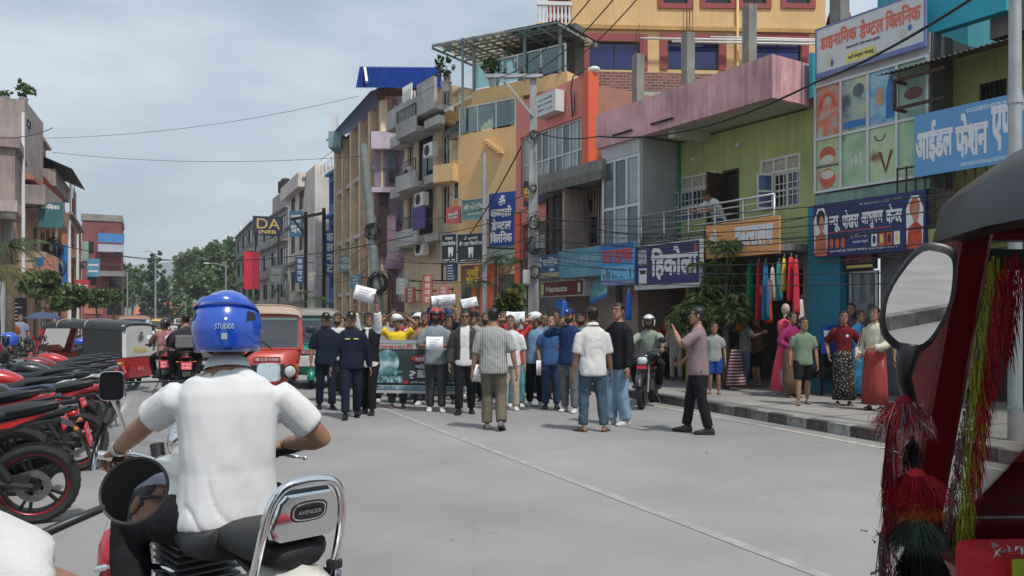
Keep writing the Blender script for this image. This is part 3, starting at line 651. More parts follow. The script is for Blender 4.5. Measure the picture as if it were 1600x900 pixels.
t,w_,h_=sign(f,'long faded pale blue shop sign with weak white letters',f.rect(873,392,939,430,OFS),M('faded_blue_board',(.14,.33,.44),.6,var=.2,scale=1.5),off=OFS,th=.08)
lettering(t,'न~यू बुटवल फेन~सी स~टोर',w_*.03,h_*.45,w_*.94,h_*.3,M('weak_white_print',(.32,.48,.55),.6),bold=.03);lettering(t,'वीरेन~द~रनगर सुर~खेत',w_*.3,h_*.2,w_*.4,h_*.1,M('weak_white_print'))
t,w_,h_=sign(f,'small blue cosmetics sign with cream lower strip beside the concrete pole',f.rect(838,400,873,432,OFS),M('mid_blue_board',(.05,.16,.34),.5,var=.3,scale=3),off=OFS,th=.08)
lettering(t,'श~री कस~मेिटक',w_*.05,h_*.5,w_*.9,h_*.38,white_print,bold=.04);patch(t,'lower_band',0,w_,0,h_*.2,M('cream_print',(.55,.45,.28),.6));patch(t,'white_shape',0,0,0,0,white_print,-.004,oval(w_*.7,h_*.32,w_*.12,h_*.07))
t,w_,h_=sign(f,'dark red awning sign with pale lower edge below the blue signs',f.rect(846,442,912,460,OFS-.1),M('dark_red_board',(.16,.025,.025),.5,var=.2),off=OFS-.1,th=.5,frame=M('pale_frame',(.42,.4,.37),.6))
lettering(t,'Namaste',w_*.12,h_*.3,w_*.5,h_*.4,M('pale_print'),bold=.03);patch(t,'yellow_corner',0,w_*.06,h_*.1,h_*.9,M('yellow_print'));lettering(t,'1',w_*.88,h_*.2,w_*.04,h_*.6,M('pale_print'))
t,w_,h_=sign(f,'tilted turquoise poster hanging below the faded blue sign',f.rect(922,435,950,474,OFS-.3),print_mat('turquoise_poster',[(.3,H('2f6f86')),(.5,H('6fb0b8')),(.7,H('a8c8c8'))],2.5),off=OFS-.3,th=.03,tilt=R(-8))
patch(t,'lower_band',0,w_,0,h_*.15,M('dentist_blue_print'));t.rotation_euler.y=R(-14)
t,w_,h_=sign(f,'low bright blue and white shop sign in the dim arcade',f.rect(868,468,902,482,.6),M('dentist_blue_print'),off=.6,th=.05)
patch(t,'white_panel',w_*.55,w_*.78,0,h_,white_print)
# --- brown house left of the glass room
f=Fac('brown_house','weathered brown house with cracked concrete roof slab behind tangled wires',(842,22.4),(942,20.0))
r4=f.root;W=f.W
brn=M('dull_brown_wall',(.46,.35,.30),.9,var=.2,scale=1.3,bump=.3,bscale=30,streak=.5)
a1=f.rect(883,320,890,335,-.9);a2=f.rect(918,312,926,330,-.9);b1=f.rect(880,345,899,386,-.9);b2=f.rect(921,340,932,384,-.9);c1=f.rect(842,322,864,400,-.5)
ops=[a1,a2,b1,b2]
f.wall('wall',-.2,W+.3,PZ,5.15,ops,brn,y=.9)
for q in ops:f.window(*q,2 if q[1]-q[0] > .5 else 1,1,wood_d,black_in,y=.98)
f.P('roof_slab',.0,W,-.02,4,5.16,5.62,conc)
f.P('slab_edge',-.05,W+.02,-.06,-.021,5.1,5.34,conc_d)
f.window(-.1,.95,3.1,5.05,3,2,dark_metal,ggrey,y=.35,bars=10,bm=rust,name='barred_window')
f.P('side_wall',.97,1.1,.1,.9,PZ,5.14,brn)
f.P('core',-.2,W+.3,1.13,5,PZ,5.15,brn)
mb=MB()
for i in range(5):mb.tube([(W*.4+i*.12,.88,5.1),(W*.42+i*.1,.86,3.2)],.012,5)
mb.build('wall_cable',dark_metal,r4)
# --- orange shop house
f=Fac('orange_house','bright orange framed shop house with a wide band of grey windows',(806,25.5),(922,22.3))
r5=f.root;W=f.W
orange=M('orange_cladding',(.72,.115,.045),.5,var=.1,scale=1.2,streak=.2);redo=M('coral_cladding',(.70,.22,.17),.55,var=.1,scale=1.2,streak=.2)
zt=f.loc(922,113)[1];q=f.rect(820,214,919,262);zw1=7.35;zw0=5.55
f.wall('front_frame',0,W-.3,PZ,zt,[(.28,W-.31,zw0-.02,zw1),(.35,W-.31,PZ,4.6)],redo,y=0,d=.3)
f.P('frame_post',W-.298,W,-.06,.3,4.8,zt+.03,orange)
f.window(.28,W-.31,zw0,zw1,9,2,alu,[gpale,ggrey,gpale,gpale,ggrey,ggrey,gpale],y=.1,fw=.05)
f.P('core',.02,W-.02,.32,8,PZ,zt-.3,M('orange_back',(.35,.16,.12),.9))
f.P('base_pillar',0,.3,-.05,-.001,PZ,5.0,orange)
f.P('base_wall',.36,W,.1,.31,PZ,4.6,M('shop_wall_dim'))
mb=MB();mb.tube([(W-.2,-.1,zt+.05),(W-.6,-.14,zt+.02),(W-.75,-.1,zt-.3),(W-.7,-.08,zt-1.1),(W-.6,-.08,zt-1.0),(W-.62,-.08,zt-.4)],.02,6);mb.build('cable_loop',dark_metal,r5,smooth=True)
mb=MB();mb.ball((W-.1,.2,zt+.12),(.22,.16,.1),10);mb.build('roof_lamp',white,r5,smooth=True)
t,w_,h_=sign(f,'pale grey box sign on the coral parapet of the orange house',f.rect(836,152,868,172,.35),M('white_banner'),off=.35,th=.32)
for k in range(3):lettering(t,['न~यू लक~ष~मी','सुपर मार~केट','फोन ०८३'][k],w_*.12,h_*(.66-.24*k),w_*.72,h_*.12,M('grey_print'),bold=.02)
t,w_,h_=sign(f,'black sign with bold yellow capitals under the orange house windows',f.rect(818,284,866,312,.12),M('black_board',(.012,.012,.014),.4),off=.12,th=.1)
lettering(t,'FASHION',w_*.04,h_*.34,w_*.92,h_*.36,M('yellow_letters',(.85,.62,.02),.4),bold=.03)
patch(t,'red_figure',0,0,0,0,M('red_letters'),-.004,oval(w_*.12,h_*.45,w_*.05,h_*.3))
# --- big yellow house behind, seen over the roofs
f=Fac('tall_yellow_house','tall ochre yellow house with blue curtained windows framed in maroon',(893,34.0),(1290,34.6))
r6=f.root;W=f.W
ochre=M('ochre_wall',(.70,.46,.22),.85,var=.08,scale=.8,streak=.22,dirt=(.25,.15,.06));maroon=M('maroon_trim',(.30,.06,.06),.7,var=.15)
wins=[]
for a,b in ((921,1000),(1043,1123),(1180,1252)):wins.append(f.rect(a,64,b,110))
for a,b in ((1036,1075),(1102,1142),(1160,1197),(1228,1266)):wins.append(f.rect(a,-42,b,6))
f.wall('wall',0,W,PZ,18,wins,ochre)
for k,q in enumerate(wins):
    f.window(*q,2 if k < 3 else 1,1,dark_metal,gblue if k < 3 else gdark,y=.12,fw=.05)
    mb=MB();x0,x1,z0,z1=q;b=.32 if k < 3 else .22
    mb.box(x0-b,x0,-.06,-.002,z0,z1+b);mb.box(x1,x1+b,-.06,-.002,z0,z1+b);mb.box(x0,x1,-.06,-.002,z1,z1+b)
    if k >= 3:mb.box(x0-b,x1+b,-.06,-.002,z0-b,z0)
    mb.build('window_surround',maroon,r6,fix=False)
f.P('side_wall',0,.2,.23,12,PZ,18,ochre)
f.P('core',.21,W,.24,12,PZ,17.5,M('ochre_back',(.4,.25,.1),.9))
zb=f.loc(1000,43)[1];f.P('string_course',0,W,-.12,-.002,zb-.12,zb+.05,M('ochre_trim',(.5,.3,.11),.85,streak=.4))
mb=MB()
for i,(a,b,y) in enumerate(((1000,1275,60),(1050,1275,65),(1110,1275,58))):
    xa,z=f.loc(a,y,.4);xb,z2=f.loc(b,y+4,.4);mb.tube([(xa,-.4,z),(xb,-.4,z2)],.05,6)
mb.build('pipe',white,r6,smooth=True)
xd=f.loc(1152,60,.05)[0];mb=MB();mb.tube([(xd,-.08,4),(xd,-.08,17.8)],.06,8);mb.build('drain_pipe',ochre,r6,smooth=True)
# corner balcony with white balusters
bx0=f.loc(838,30,0)[0];zb=f.loc(890,40,0)[1]
f.P('balcony_slab',bx0,-.01,-.3,2.2,zb-.5,zb,ochre);f.P('balcony_rail',bx0,-.01,-.3,-.14,zb+.75,zb+.9,white)
bl=MB()
for pr in ((.05,0),(.05,.06),(.03,.1),(.075,.3),(.035,.5),(.035,.6),(.05,.68),(.05,.75)):pass
bl.lathe([(.05,0),(.05,.06),(.03,.1),(.075,.3),(.035,.5),(.05,.68),(.05,.75)],8);bme=bl.mesh('baluster',white,40)
for i in range(9):part('baluster',bme,r6,(lerp(bx0+.1,-.12,i/8),-.22,zb))
f.P('balcony_wall',bx0+.6,-.01,.9,1.1,zb,18,M('maroon_trim'))
# --- unfinished brick storey and concrete columns over the pink parapet
f=Fac('brick_block','unfinished brick wall with a raw concrete band behind the pink parapet',(929,26.0),(1185,26.4))
f.P('wall',0,f.W,0,.25,PZ,8.4,brickm);z1=f.loc(940,160)[1];z2=f.loc(940,142)[1]
f.P('concrete_band',0,f.W*.42,-.03,-.002,z1,z2,M('pale_concrete',(.42,.42,.40),.9,var=.15,streak=.4));f.P('upper_wall',0,f.W*.75,.02,.24,8.402,f.loc(940,111)[1],brickm)
f.P('core',.1,f.W,.26,4,PZ,8.3,conc_d)
for k,(px,Y,top) in enumerate(((997,21.4,86),(1075,19.9,52),(1171,18.6,9))):
    b=at(px,200,Y);tp=at(px,top,Y);mb=MB();mb.box(-.12,.12,-.12,.12,6.11,tp.z);t=thing('concrete_column',['raw concrete column stub with rebar, leftmost above the pink parapet','raw concrete column stub with rebar, middle one above the pink parapet','tallest raw concrete column stub above the pink parapet'][k],'column',(b.x,b.y,0),R(25),'column stubs on the roof')
    mb.build('shaft',conc,t,bevel=.01);rb=MB()
    for sx in (-.08,0,.08):
        for sy in (-.08,.08):h=random.uniform(.5,.95);rb.tube([(sx,sy,tp.z-.05),(sx+random.uniform(-.03,.03),sy,tp.z+h)],.008,5)
    rb.build('rebar',rust,t)
# ================================================================== right-hand row, further away
def ac_unit(f,x,y,z,name='air_conditioner'):
    mb=MB();mb.box(x-.42,x+.42,y-.3,y,z-.3,z+.3);o=mb.build(name,white,f.root,bevel=.02)
    k=MB();k.lathe([(.22,-.006),(.24,-.006),(.24,-.014),(.03,-.014),(.0,-.014)],16,None,Matrix.Translation((x-.08,y-.3,z)),axis='y');k.build('fan',dark_metal,o)
# --- ochre dental house with roof terrace
f=Fac('terrace_house','ochre yellow house with glass railed roof terrace under a steel canopy',(716,31.6),(806,30.0))
r7=f.root;W=f.W;XE=f.loc(886,100,-.3)[0];zt=f.loc(760,204)[1];z2=f.loc(770,132)[1]
ochre2=M('terrace_ochre',(.70,.46,.22),.85,var=.08,scale=.8,streak=.25,dirt=(.2,.12,.05))
f.P('front_wall',0,W,0,6,PZ,zt,ochre2)
f.P('terrace_slab',.45,XE,.3,2.8,z2-.55,z2+.03,ochre2);f.P('corner_post',.35,.75,.1,.5,zt,z2-.551,ochre2);f.P('corner_post',W-.3,W+.1,.1,.5,zt,z2-.551,ochre2)
f.P('terrace_room',.8,XE-.4,1.2,2.8,zt+.002,z2-.552,black_in)
f.P('upper_room',1.6,XE-.6,1.9,2.6,z2+.032,z2+2.4,M('terrace_room',(.10,.10,.09),.7,var=.3))
gl=glass_mat('railing_glass',(.62,.78,.75),.93)
def glass_rail(x0,x1,y,z0,z1,n,dx=0):
    mb=MB();mb.bar((x0,y,z1),(x1,y,z1),.05)
    for i in range(n+1):x=lerp(x0,x1,i/n);mb.bar((x,y,z0),(x,y,z1-.026),.045)
    o=mb.build('glass_railing',alu,r7,fix=False)
    for i in range(n):
        p=MB();p.box(lerp(x0,x1,i/n)+.03,lerp(x0,x1,(i+1)/n)-.03,y-.006,y+.006,z0+.08,z1-.05);p.build('pane',gl,o)
glass_rail(.05,W-.05,.05,zt,zt+1.05,3);glass_rail(.5,XE-.1,.36,z2+.03,z2+1.05,4)
cz=f.loc(700,46)[1];zL=f.loc(690,74)[1];zR=f.loc(880,48,-.5)[1];stl=M('canopy_steel',(.22,.27,.27),.5,.4,var=.15);mb=MB()
cx0,cx1=f.loc(683,60)[0],XE
for i in range(5):y=lerp(-.3,2.5,i/4);mb.bar((cx0,y,zL),(cx1,y,zR),.06)
for i in range(8):x=lerp(cx0,cx1,i/7);mb.bar((x,-.3,lerp(zL,zR,i/7)-.07),(x,2.5,lerp(zL,zR,i/7)-.07),.07)
for x,y in ((.55,.3),(.55,2.4),(XE-.3,.3),(W+.2,.3)):mb.bar((x,y,z2),(x,y,lerp(zL,zR,(x-cx0)/(cx1-cx0))),.09)
mb.bar((.3,-.1,zt),(.3,-.1,zL+.1),.07)
mb.build('canopy_frame',stl,r7,fix=False)
mb=MB();mb.add([(cx0,-.35,zL+.06),(cx1,-.35,zR+.06),(cx1,2.6,zR+.06),(cx0,2.6,zL+.06)],[(0,1,2,3)]);mb.build('canopy_sheet',glass_mat('canopy_sheet',(.45,.58,.58),.8,.2),r7)
mb=MB();mb.add([(cx0+2.2,.4,lerp(zL,zR,2.2/(cx1-cx0))+.12),(cx1,.4,zR+.12),(cx1,2.6,zR+.14),(cx0+2.2,2.6,lerp(zL,zR,2.2/(cx1-cx0))+.14)],[(0,1,2,3)]);mb.build('canopy_cover',M('dark_tarp',(.06,.065,.07),.7),r7)
# stair with glass side, and terrace plants
mb=MB()
for i in range(9):mb.box(-.75+i*.0,-.05,.3+i*.28,.62+i*.28,zt+.0+i*.19,zt+.17+i*.19)
mb.build('stair',conc_d,r7,fix=False)
mb=MB();mb.add([(-.78,.1,zt),(-.78,2.9,zt+1.6),(-.78,2.9,zt+2.7),(-.78,.1,zt+1.1)],[(0,1,2,3)]);mb.build('stair_glass',gl,r7)
mb=MB();mb.bar((-.78,.1,zt+1.1),(-.78,2.9,zt+2.7),.06);mb.build('stair_rail',white,r7)
mb=MB()
for i in range(6):mb.box(W*.5+i*.14,W*.5+.14+i*.14,-.25,-.002,zt-.5-i*.1,zt-.36-i*.1)
mb.build('stair_underside',ochre2,r7,fix=False)
f.P('left_return',-.55,-.002,.25,5,PZ,zt-.9,ochre2);f.P('left_balcony',-1.0,.0,-.35,.24,f.loc(706,285)[1],f.loc(706,258)[1],ochre2)
qq=f.rect(708,280,716,312,-.2);f.window(-.42,-.12,qq[2],qq[3],1,1,white,gblue,y=.24)
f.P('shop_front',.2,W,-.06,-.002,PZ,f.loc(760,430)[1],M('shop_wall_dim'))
navy2=M('clinic_blue_board',(.012,.055,.28),.5,var=.08)
t,w_,h_=sign(f,'tall blue dental clinic sign with white letters on the ochre wall',f.rect(764,303,804,382,.12),navy2,off=.12,th=.08)
lettering(t,'ॐ',w_*.38,h_*.76,w_*.26,h_*.18,white_print,bold=.03);lettering(t,'कर~णाली',w_*.08,h_*.54,w_*.8,h_*.2,white_print,bold=.03)
lettering(t,'डेण~टल',w_*.1,h_*.3,w_*.76,h_*.2,white_print,bold=.03);lettering(t,'िक~लिनक',w_*.06,h_*.06,w_*.84,h_*.21,white_print,bold=.03)
t,w_,h_=sign(f,'pale green panel with tooth pictures below the blue clinic sign',f.rect(762,384,802,410,.1),M('pale_green_panel',(.30,.42,.38),.5,var=.2,scale=3),off=.1,th=.06)
f2=Fac('sign_scaffold','steel sign frame jutting from the ochre house over the pavement',(690,30.2),(758,29.2),'frame')
mb=MB()
for x in (0,f2.W):mb.bar((x,.04,f2.loc(700,440)[1]),(x,.04,f2.loc(700,366)[1]),.06)
mb.bar((0,.04,f2.loc(700,412)[1]),(f2.W,.04,f2.loc(700,412)[1]),.06);mb.bar((f2.W,.04,f2.loc(700,390)[1]),(f2.W+.7,1.2,f2.loc(700,390)[1]),.06);mb.build('frame',dark_metal,f2.root)
toothp=[(0,.9),(.25,1),(.5,.93),(.75,1),(1,.9),(.95,.55),(.85,0),(.7,.0),(.62,.4),(.38,.4),(.3,0),(.15,0),(.05,.55)]
for k,(a,b,lb) in enumerate(((690,713,'left black dental sign with white tooth and one small frame'),(715,757,'wider black dental sign with white tooth beside the blue clinic sign'))):
    t,w_,h_=sign(f2,lb,f2.rect(a,367,b,408),M('black_green_board',(.014,.022,.026),.45),off=.0,th=.05,frame=M('grey_cladding'))
    lettering(t,'ॐ कर~णाली',w_*.25,h_*.8,w_*.5,h_*.12,white_print,bold=.02);lettering(t,'डेण~टल िक~लिनक',w_*.06,h_*.6,w_*.88,h_*.15,white_print,bold=.02)
    cx=.5 if k else .62;sx=h_*.24;patch(t,'tooth',0,0,0,0,white_print,-.004,[(w_*cx+(x-.5)*sx,h_*.14+z*h_*.4) for x,z in toothp])
    patch(t,'lower_text_strip',w_*.1,w_*.9,h_*.04,h_*.08,M('pale_print'))
t,w_,h_=sign(f2,'small dark blue notice board hanging below the black dental signs',f2.rect(697,412,714,439),navy,off=.0,th=.04)
for k in range(6):patch(t,'sign_text_strip',w_*.12,w_*(.6+.3*random.random()),h_*(.86-.15*k),h_*(.91-.15*k),M('pale_print'))
t,w_,h_=sign(f,'green framed shop sign with pale letters on the ochre house corner',f.rect(722,314,760,340,.9),M('slate_green_board',(.10,.22,.22),.6,var=.15),off=.9,th=.1,frame=M('grey_cladding'))
lettering(t,'श~री प~रोभिजन',w_*.08,h_*.5,w_*.84,h_*.3,M('pale_print'),bold=.03);lettering(t,'वीरेन~द~रनगर',w_*.2,h_*.2,w_*.6,h_*.14,M('pale_print'))
t,w_,h_=sign(f,'pinkish red shop sign beside the green framed sign',f.rect(697,324,719,348,.8),M('coral_board',(.52,.10,.11),.6,var=.2),off=.8,th=.08)
lettering(t,'साडी',w_*.15,h_*.3,w_*.7,h_*.4,M('pale_print'),bold=.03)
f.P('shop_orange',.9,W*.72,-.3,-.062,PZ,f.loc(760,415)[1],M('shop_orange',(.55,.12,.04),.6,var=.2))
t,w_,h_=sign(f,'brown shop sign with yellow uneven letters at street level',f.rect(720,415,757,448,.6),M('brown_board',(.22,.14,.11),.7,var=.2),off=.6,th=.06)
lettering(t,'नयाँ',w_*.25,h_*.5,w_*.5,h_*.4,M('yellow_letters'),bold=.03);lettering(t,'घर',w_*.25,h_*.08,w_*.5,h_*.34,M('yellow_letters'),bold=.03)
# --- cream house with stacked balconies
f=Fac('balcony_house','cream house with stacked grey balconies and air conditioners',(632,38.2),(707,34.1))
r8=f.root;W=f.W;cream=M('cream_wall',(.68,.52,.36),.85,var=.12,scale=1,streak=.45,dirt=(.16,.11,.08));greyc=M('grey_plaster',(.44,.43,.42),.85,var=.18,scale=1.4,streak=.4)
top=f.loc(690,142)[1];zs=[f.loc(690,y)[1] for y in (372,282,196)]
wl=[]
for i in range(4):
    z0=[PZ,*zs][i]+.9;z1=z0+1.35
    if i:wl += [(.35,.95,z0-.3,z1),(W-1.0,W-.3,z0-.3,z1),(1.5,3.0,z0-.6,z1+.2)]
f.wall('wall',0,W,PZ,top,wl,cream,d=.3)
for q in wl:f.window(*q,2,1,ivory if q[1]-q[0] < 1 else dark_metal,gdark,y=.1)
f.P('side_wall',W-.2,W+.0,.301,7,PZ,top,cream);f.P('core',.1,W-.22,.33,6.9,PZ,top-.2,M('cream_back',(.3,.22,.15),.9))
for k,z in enumerate(zs):
    f.P('balcony_slab',1.2,3.3,-1.0,-.002,z-.25,z,greyc);f.P('balcony_front',1.2,3.3,-1.0,-.9,z+.001,z+.45,greyc);f.railing(1.25,3.25,-.95,z+.45,z+1.0,dark_metal,n=14,rails=1,posts=2)
    f.P('ledge',W-1.3,W+.05,-.7,-.002,z-.2,z+.15,greyc);f.P('ledge',-.1,1.0,-.7,-.002,z-.35,z+.1,greyc)
f.P('parapet',-.1,W+.05,-.9,-.75,top-1.1,top-.2,greyc);f.P('roof_slab',-.1,W+.05,-.749,.31,top-1.12,top-.9,greyc);f.P('parapet',W-1.6,W+.06,-.92,-.77,top-.2,top+.25,greyc)
for i in range(5):part('baluster',bme,r8,(W-3.2+i*.22,-.82,top-.2))
for (px,py) in ((659,312),(659,388),(640,272),(673,235)):x,z=f.loc(px,py,.5);ac_unit(f,x,-.35,z)
mb=MB();x,z=f.loc(650,340,1);mb.box(x-.3,x+.9,-1.03,-.99,z-.55,z+.45);mb.build('purple_cloth',M('purple_cloth',(.10,.07,.22),.8,var=.3),r8)
f.P('white_board',.3,2.2,-.3,-.002,2.5,3.4,M('cream_print'))
# --- purple and brick house with blue tin roof
f=Fac('blue_roof_house','pilastered yellow and purple house under a bright blue tin roof',(531,53.0),(604,42.0))
r9=f.root;W=f.W;topz=f.loc(604,150)[1]
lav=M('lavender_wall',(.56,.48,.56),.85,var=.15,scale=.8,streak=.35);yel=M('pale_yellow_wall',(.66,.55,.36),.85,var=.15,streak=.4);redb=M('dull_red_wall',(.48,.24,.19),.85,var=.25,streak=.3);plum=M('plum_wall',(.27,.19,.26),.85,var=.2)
mb=MB();fl=4;hz=topz/fl;ops=[]
for j in range(fl):
    for i in range(5):x=W*(i+.5)/5;ops.append((x-.55,x+.55,j*hz+.9 if j else PZ,j*hz+2.4))
f.wall('wall',0,W,PZ,topz,ops,redb,d=.3)
for q in ops:f.window(*q,2,1,dark_metal,gdark,y=.12)
for i in range(6):x=W*i/5;f.P('pilaster',x-.22,x+.22,-.35,-.002,PZ,topz-.3,yel)
for j in range(1,fl):f.P('string_course',0,W,-.2,-.05,j*hz-.15,j*hz+.1,lav)
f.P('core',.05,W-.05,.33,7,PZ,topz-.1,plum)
# near side wall and its balconies
sw=Fac('x','x',(604,42.0),(690,43.0));bpy.data.objects.remove(sw.root);sw.root=r9
M9=r9.matrix_basis.inverted() if False else None
def put9(name,px0,py0,px1,py1,Y,dY,mat):
    """box on the side of the blue roofed house, given by its outline and depth"""
    a,b=at(px0,py0,Y),at(px1,py1,Y);inv=(Matrix.Translation(f.A) @ Matrix.Rotation(r9.rotation_euler.z,4,'Z')).inverted()
    mb=MB();mb.box(a.x,b.x,Y,Y+dY,b.z,a.z);mb.v=[tuple(inv @ Vector(v)) for v in mb.v];return mb.build(name,mat,r9)
put9('side_wall',602,150,690,470,42.3,4,lav);put9('upper_wall',614,165,680,205,42.1,.18,M('pale_cream_wall',(.55,.50,.44),.85,var=.1,streak=.3))
put9('brick_wall',588,133,690,149,42.2,6,brickm)
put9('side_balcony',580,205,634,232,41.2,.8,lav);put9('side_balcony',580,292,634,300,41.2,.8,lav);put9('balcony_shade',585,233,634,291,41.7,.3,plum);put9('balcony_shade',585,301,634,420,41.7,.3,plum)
put9('side_window',640,165,655,175,42.0,.08,gdark);put9('side_window',607,240,618,285,41.5,.1,gdark);put9('side_window',622,310,630,350,41.5,.1,gdark)
put9('door_panel',592,300,604,400,41.5,.1,wood_d)
rl=MB();inv=(Matrix.Translation(f.A) @ Matrix.Rotation(r9.rotation_euler.z,4,'Z')).inverted()
for i in range(15):a=at(lerp(600,634,i/14),265,41.1);rl.bar(inv @ Vector((a.x,41.1,at(0,292,41.1).z)),inv @ Vector((a.x,41.1,at(0,264,41.1).z)),.025)
rl.bar(inv @ at(598,264,41.1),inv @ at(636,264,41.1),.05);rl.build('balcony_railing',dark_metal,r9,fix=False)
broof=M('blue_tin',(.015,.065,.33),.45,.2,var=.2,scale=2,streak=.2);mb=MB()
a,b,c,d=at(562,104,41.5),at(690,105,42.0),at(690,137,41.2),at(556,137,40.8)
corrugated(mb,inv @ a,inv @ b,inv @ c,inv @ d,46,.04)
a,b,c,d=at(567,104.5,41.5),at(567,104.5,53),at(531,122,55),at(527,140,41.5)
mb.add([(-.4,-.9,topz+.1),(W+.2,-.9,topz+.1),(W+.2,2.2,topz+1.5),(-.4,2.2,topz+1.5)],[(0,1,2,3)]);mb.build('roof',broof,r9)
pole_m=MB();pole_m.bar(inv @ at(570,106,41.3),inv @ at(573,128,40.6),.12);pole_m.build('roof_trim',white,r9)
# projecting far balcony
put9('far_balcony',513,205,533,230,50,2,M('teal_grey_paint',(.2,.32,.36),.8));put9('far_balcony',518,178,526,205,51,.5,white)
t,w_,h_=sign(f,'tall narrow red hotel sign with white letters running downwards',(W+.25,W+1.25,f.loc(604,392)[1],f.loc(604,312)[1]),M('red_board',(.52,.075,.045),.55,var=.1),off=1.2,th=.08)
for k,ch in enumerate(('हो','ट','ल','ए','ण','ड')):lettering(t,ch,w_*.28,h_*(.84-.15*k),w_*.42,h_*.1,M('pale_print'),bold=.03)
# --- blue house, white house, grey houses
def block(name,label,A,B,D,ypix,mat,floors,bays,wm=gdark,side=None,winw=.55,sill=None,trim=None):
    f=Fac(name,label,A,B);W=f.W;top=f.loc(B[0],ypix)[1];hz=top/floors;ops=[]
    for j in range(floors):
        for i in range(bays):
            x=W*(i+.5)/bays;hw=W/bays*winw/2;ops.append((x-hw,x+hw,j*hz+hz*.3 if j else PZ,j*hz+hz*.82))
    f.wall('wall',0,W,PZ,top,ops,mat,d=.25)
    for q in ops:f.window(*q,2,1,trim or dark_metal,wm,y=.12)
    f.P('core',0,W,.26,D,PZ,top-.01,side or mat)
    for j in range(1,floors+1):f.P('floor_slab',-.1,W+.1,-.5 if j < floors else -.3,-.002,j*hz-.12,j*hz+.06,trim or conc)
    return f
blu=M('bright_blue_wall',(.03,.15,.42),.7,var=.25,scale=.8,streak=.3)
fb=block('blue_house','narrow bright blue house with rooftop railing',(514,58.5),(533,55.5),6,262,blu,4,2,gblue,trim=M('blue_trim',(.06,.22,.48),.7))
fb.railing(-.3,fb.W+2.4,-.5,fb.loc(533,262)[1]+.05,fb.loc(533,262)[1]+1.2,steel,n=0,rails=2,posts=7);fb.P('side',fb.W+.002,fb.W+2.5,.1,5,PZ,fb.loc(533,262)[1],M('side_blue_grey',(.16,.25,.34),.85,streak=.5))
f=block('white_house','plain off white concrete house standing above its neighbours',(452,70),(478,63),8,278,M('off_white_wall',(.68,.62,.57),.85,var=.1,scale=.6,streak=.45,dirt=(.2,.16,.13)),4,2)
f.P('near_side',f.W+.002,f.W+3.6,.0,6,PZ,f.loc(478,272)[1]+.1,M('off_white_wall'));f.P('overhang',-1.0,f.W+.0,-.6,1.2,f.loc(478,292)[1],f.loc(478,272)[1]+.12,M('off_white_wall'))
fd=block('grey_sign_house','grey brick house carrying a big dark blue billboard',(397,92),(450,74),8,322,M('grey_render',(.38,.36,.35),.9,var=.2,scale=.7,streak=.5),4,4)
fd.P('roof_room',fd.W*.45,fd.W,.5,5,fd.loc(450,322)[1],fd.loc(450,298)[1]+.8,M('grey_render'))
for i in range(2):mb=MB();z=fd.loc(450,322)[1]+2.6;mb.lathe([(0,0),(.5,0),(.5,1.1),(.3,1.25),(0,1.25)],12,None,Matrix.Translation((fd.W*.55+i*1.6,1.2,z)));mb.build('water_tank',dark_metal,fd.root,smooth=40)
fk=Fac('billboard_frame','steel posts holding the dark blue billboard',(394,72.5),(441,73.5),'frame');mb=MB()
for x in (.3,fk.W-.3):mb.bar((x,.3,PZ),(x,.3,fk.loc(400,340)[1]),.14)
mb.bar((.3,.3,fk.loc(400,360)[1]),(fk.W-.3,.3,fk.loc(400,360)[1]),.1);mb.build('frame',dark_metal,fk.root)
t,w_,h_=sign(fk,'dark blue billboard with large gold capital letters',fk.rect(395,337,440,369,0),M('billboard_navy',(.02,.025,.06),.5),off=0,th=.15)
gold=M('gold_letters',(.62,.42,.12),.45);lettering(t,'DA',w_*.14,h_*.36,w_*.8,h_*.52,gold,bold=.0);lettering(t,'(NEB',w_*.2,h_*.06,w_*.6,h_*.22,gold,bold=.02)
f=block('far_grey_house','bare grey concrete house at the far end of the right row',(369,118),(396,98),9,345,conc_d,4,3)
mb=MB();mb.tube([(1,.5,f.loc(396,345)[1]),(1,.5,f.loc(396,318)[1])],.12,6);mb.box(.6,1.5,.3,.7,f.loc(396,335)[1],f.loc(396,325)[1]);mb.build('roof_mast',white,f.root)
t,w_,h_=sign(fk,'tall bright red hanging banner below the dark blue billboard',fk.rect(381,393,406,452,.3),M('crimson_banner',(.58,.02,.05),.6,var=.15),off=.3,th=.1)
patch(t,'dark_half',w_*.5,w_,0,h_,M('dark_crimson',(.35,.015,.03),.6))
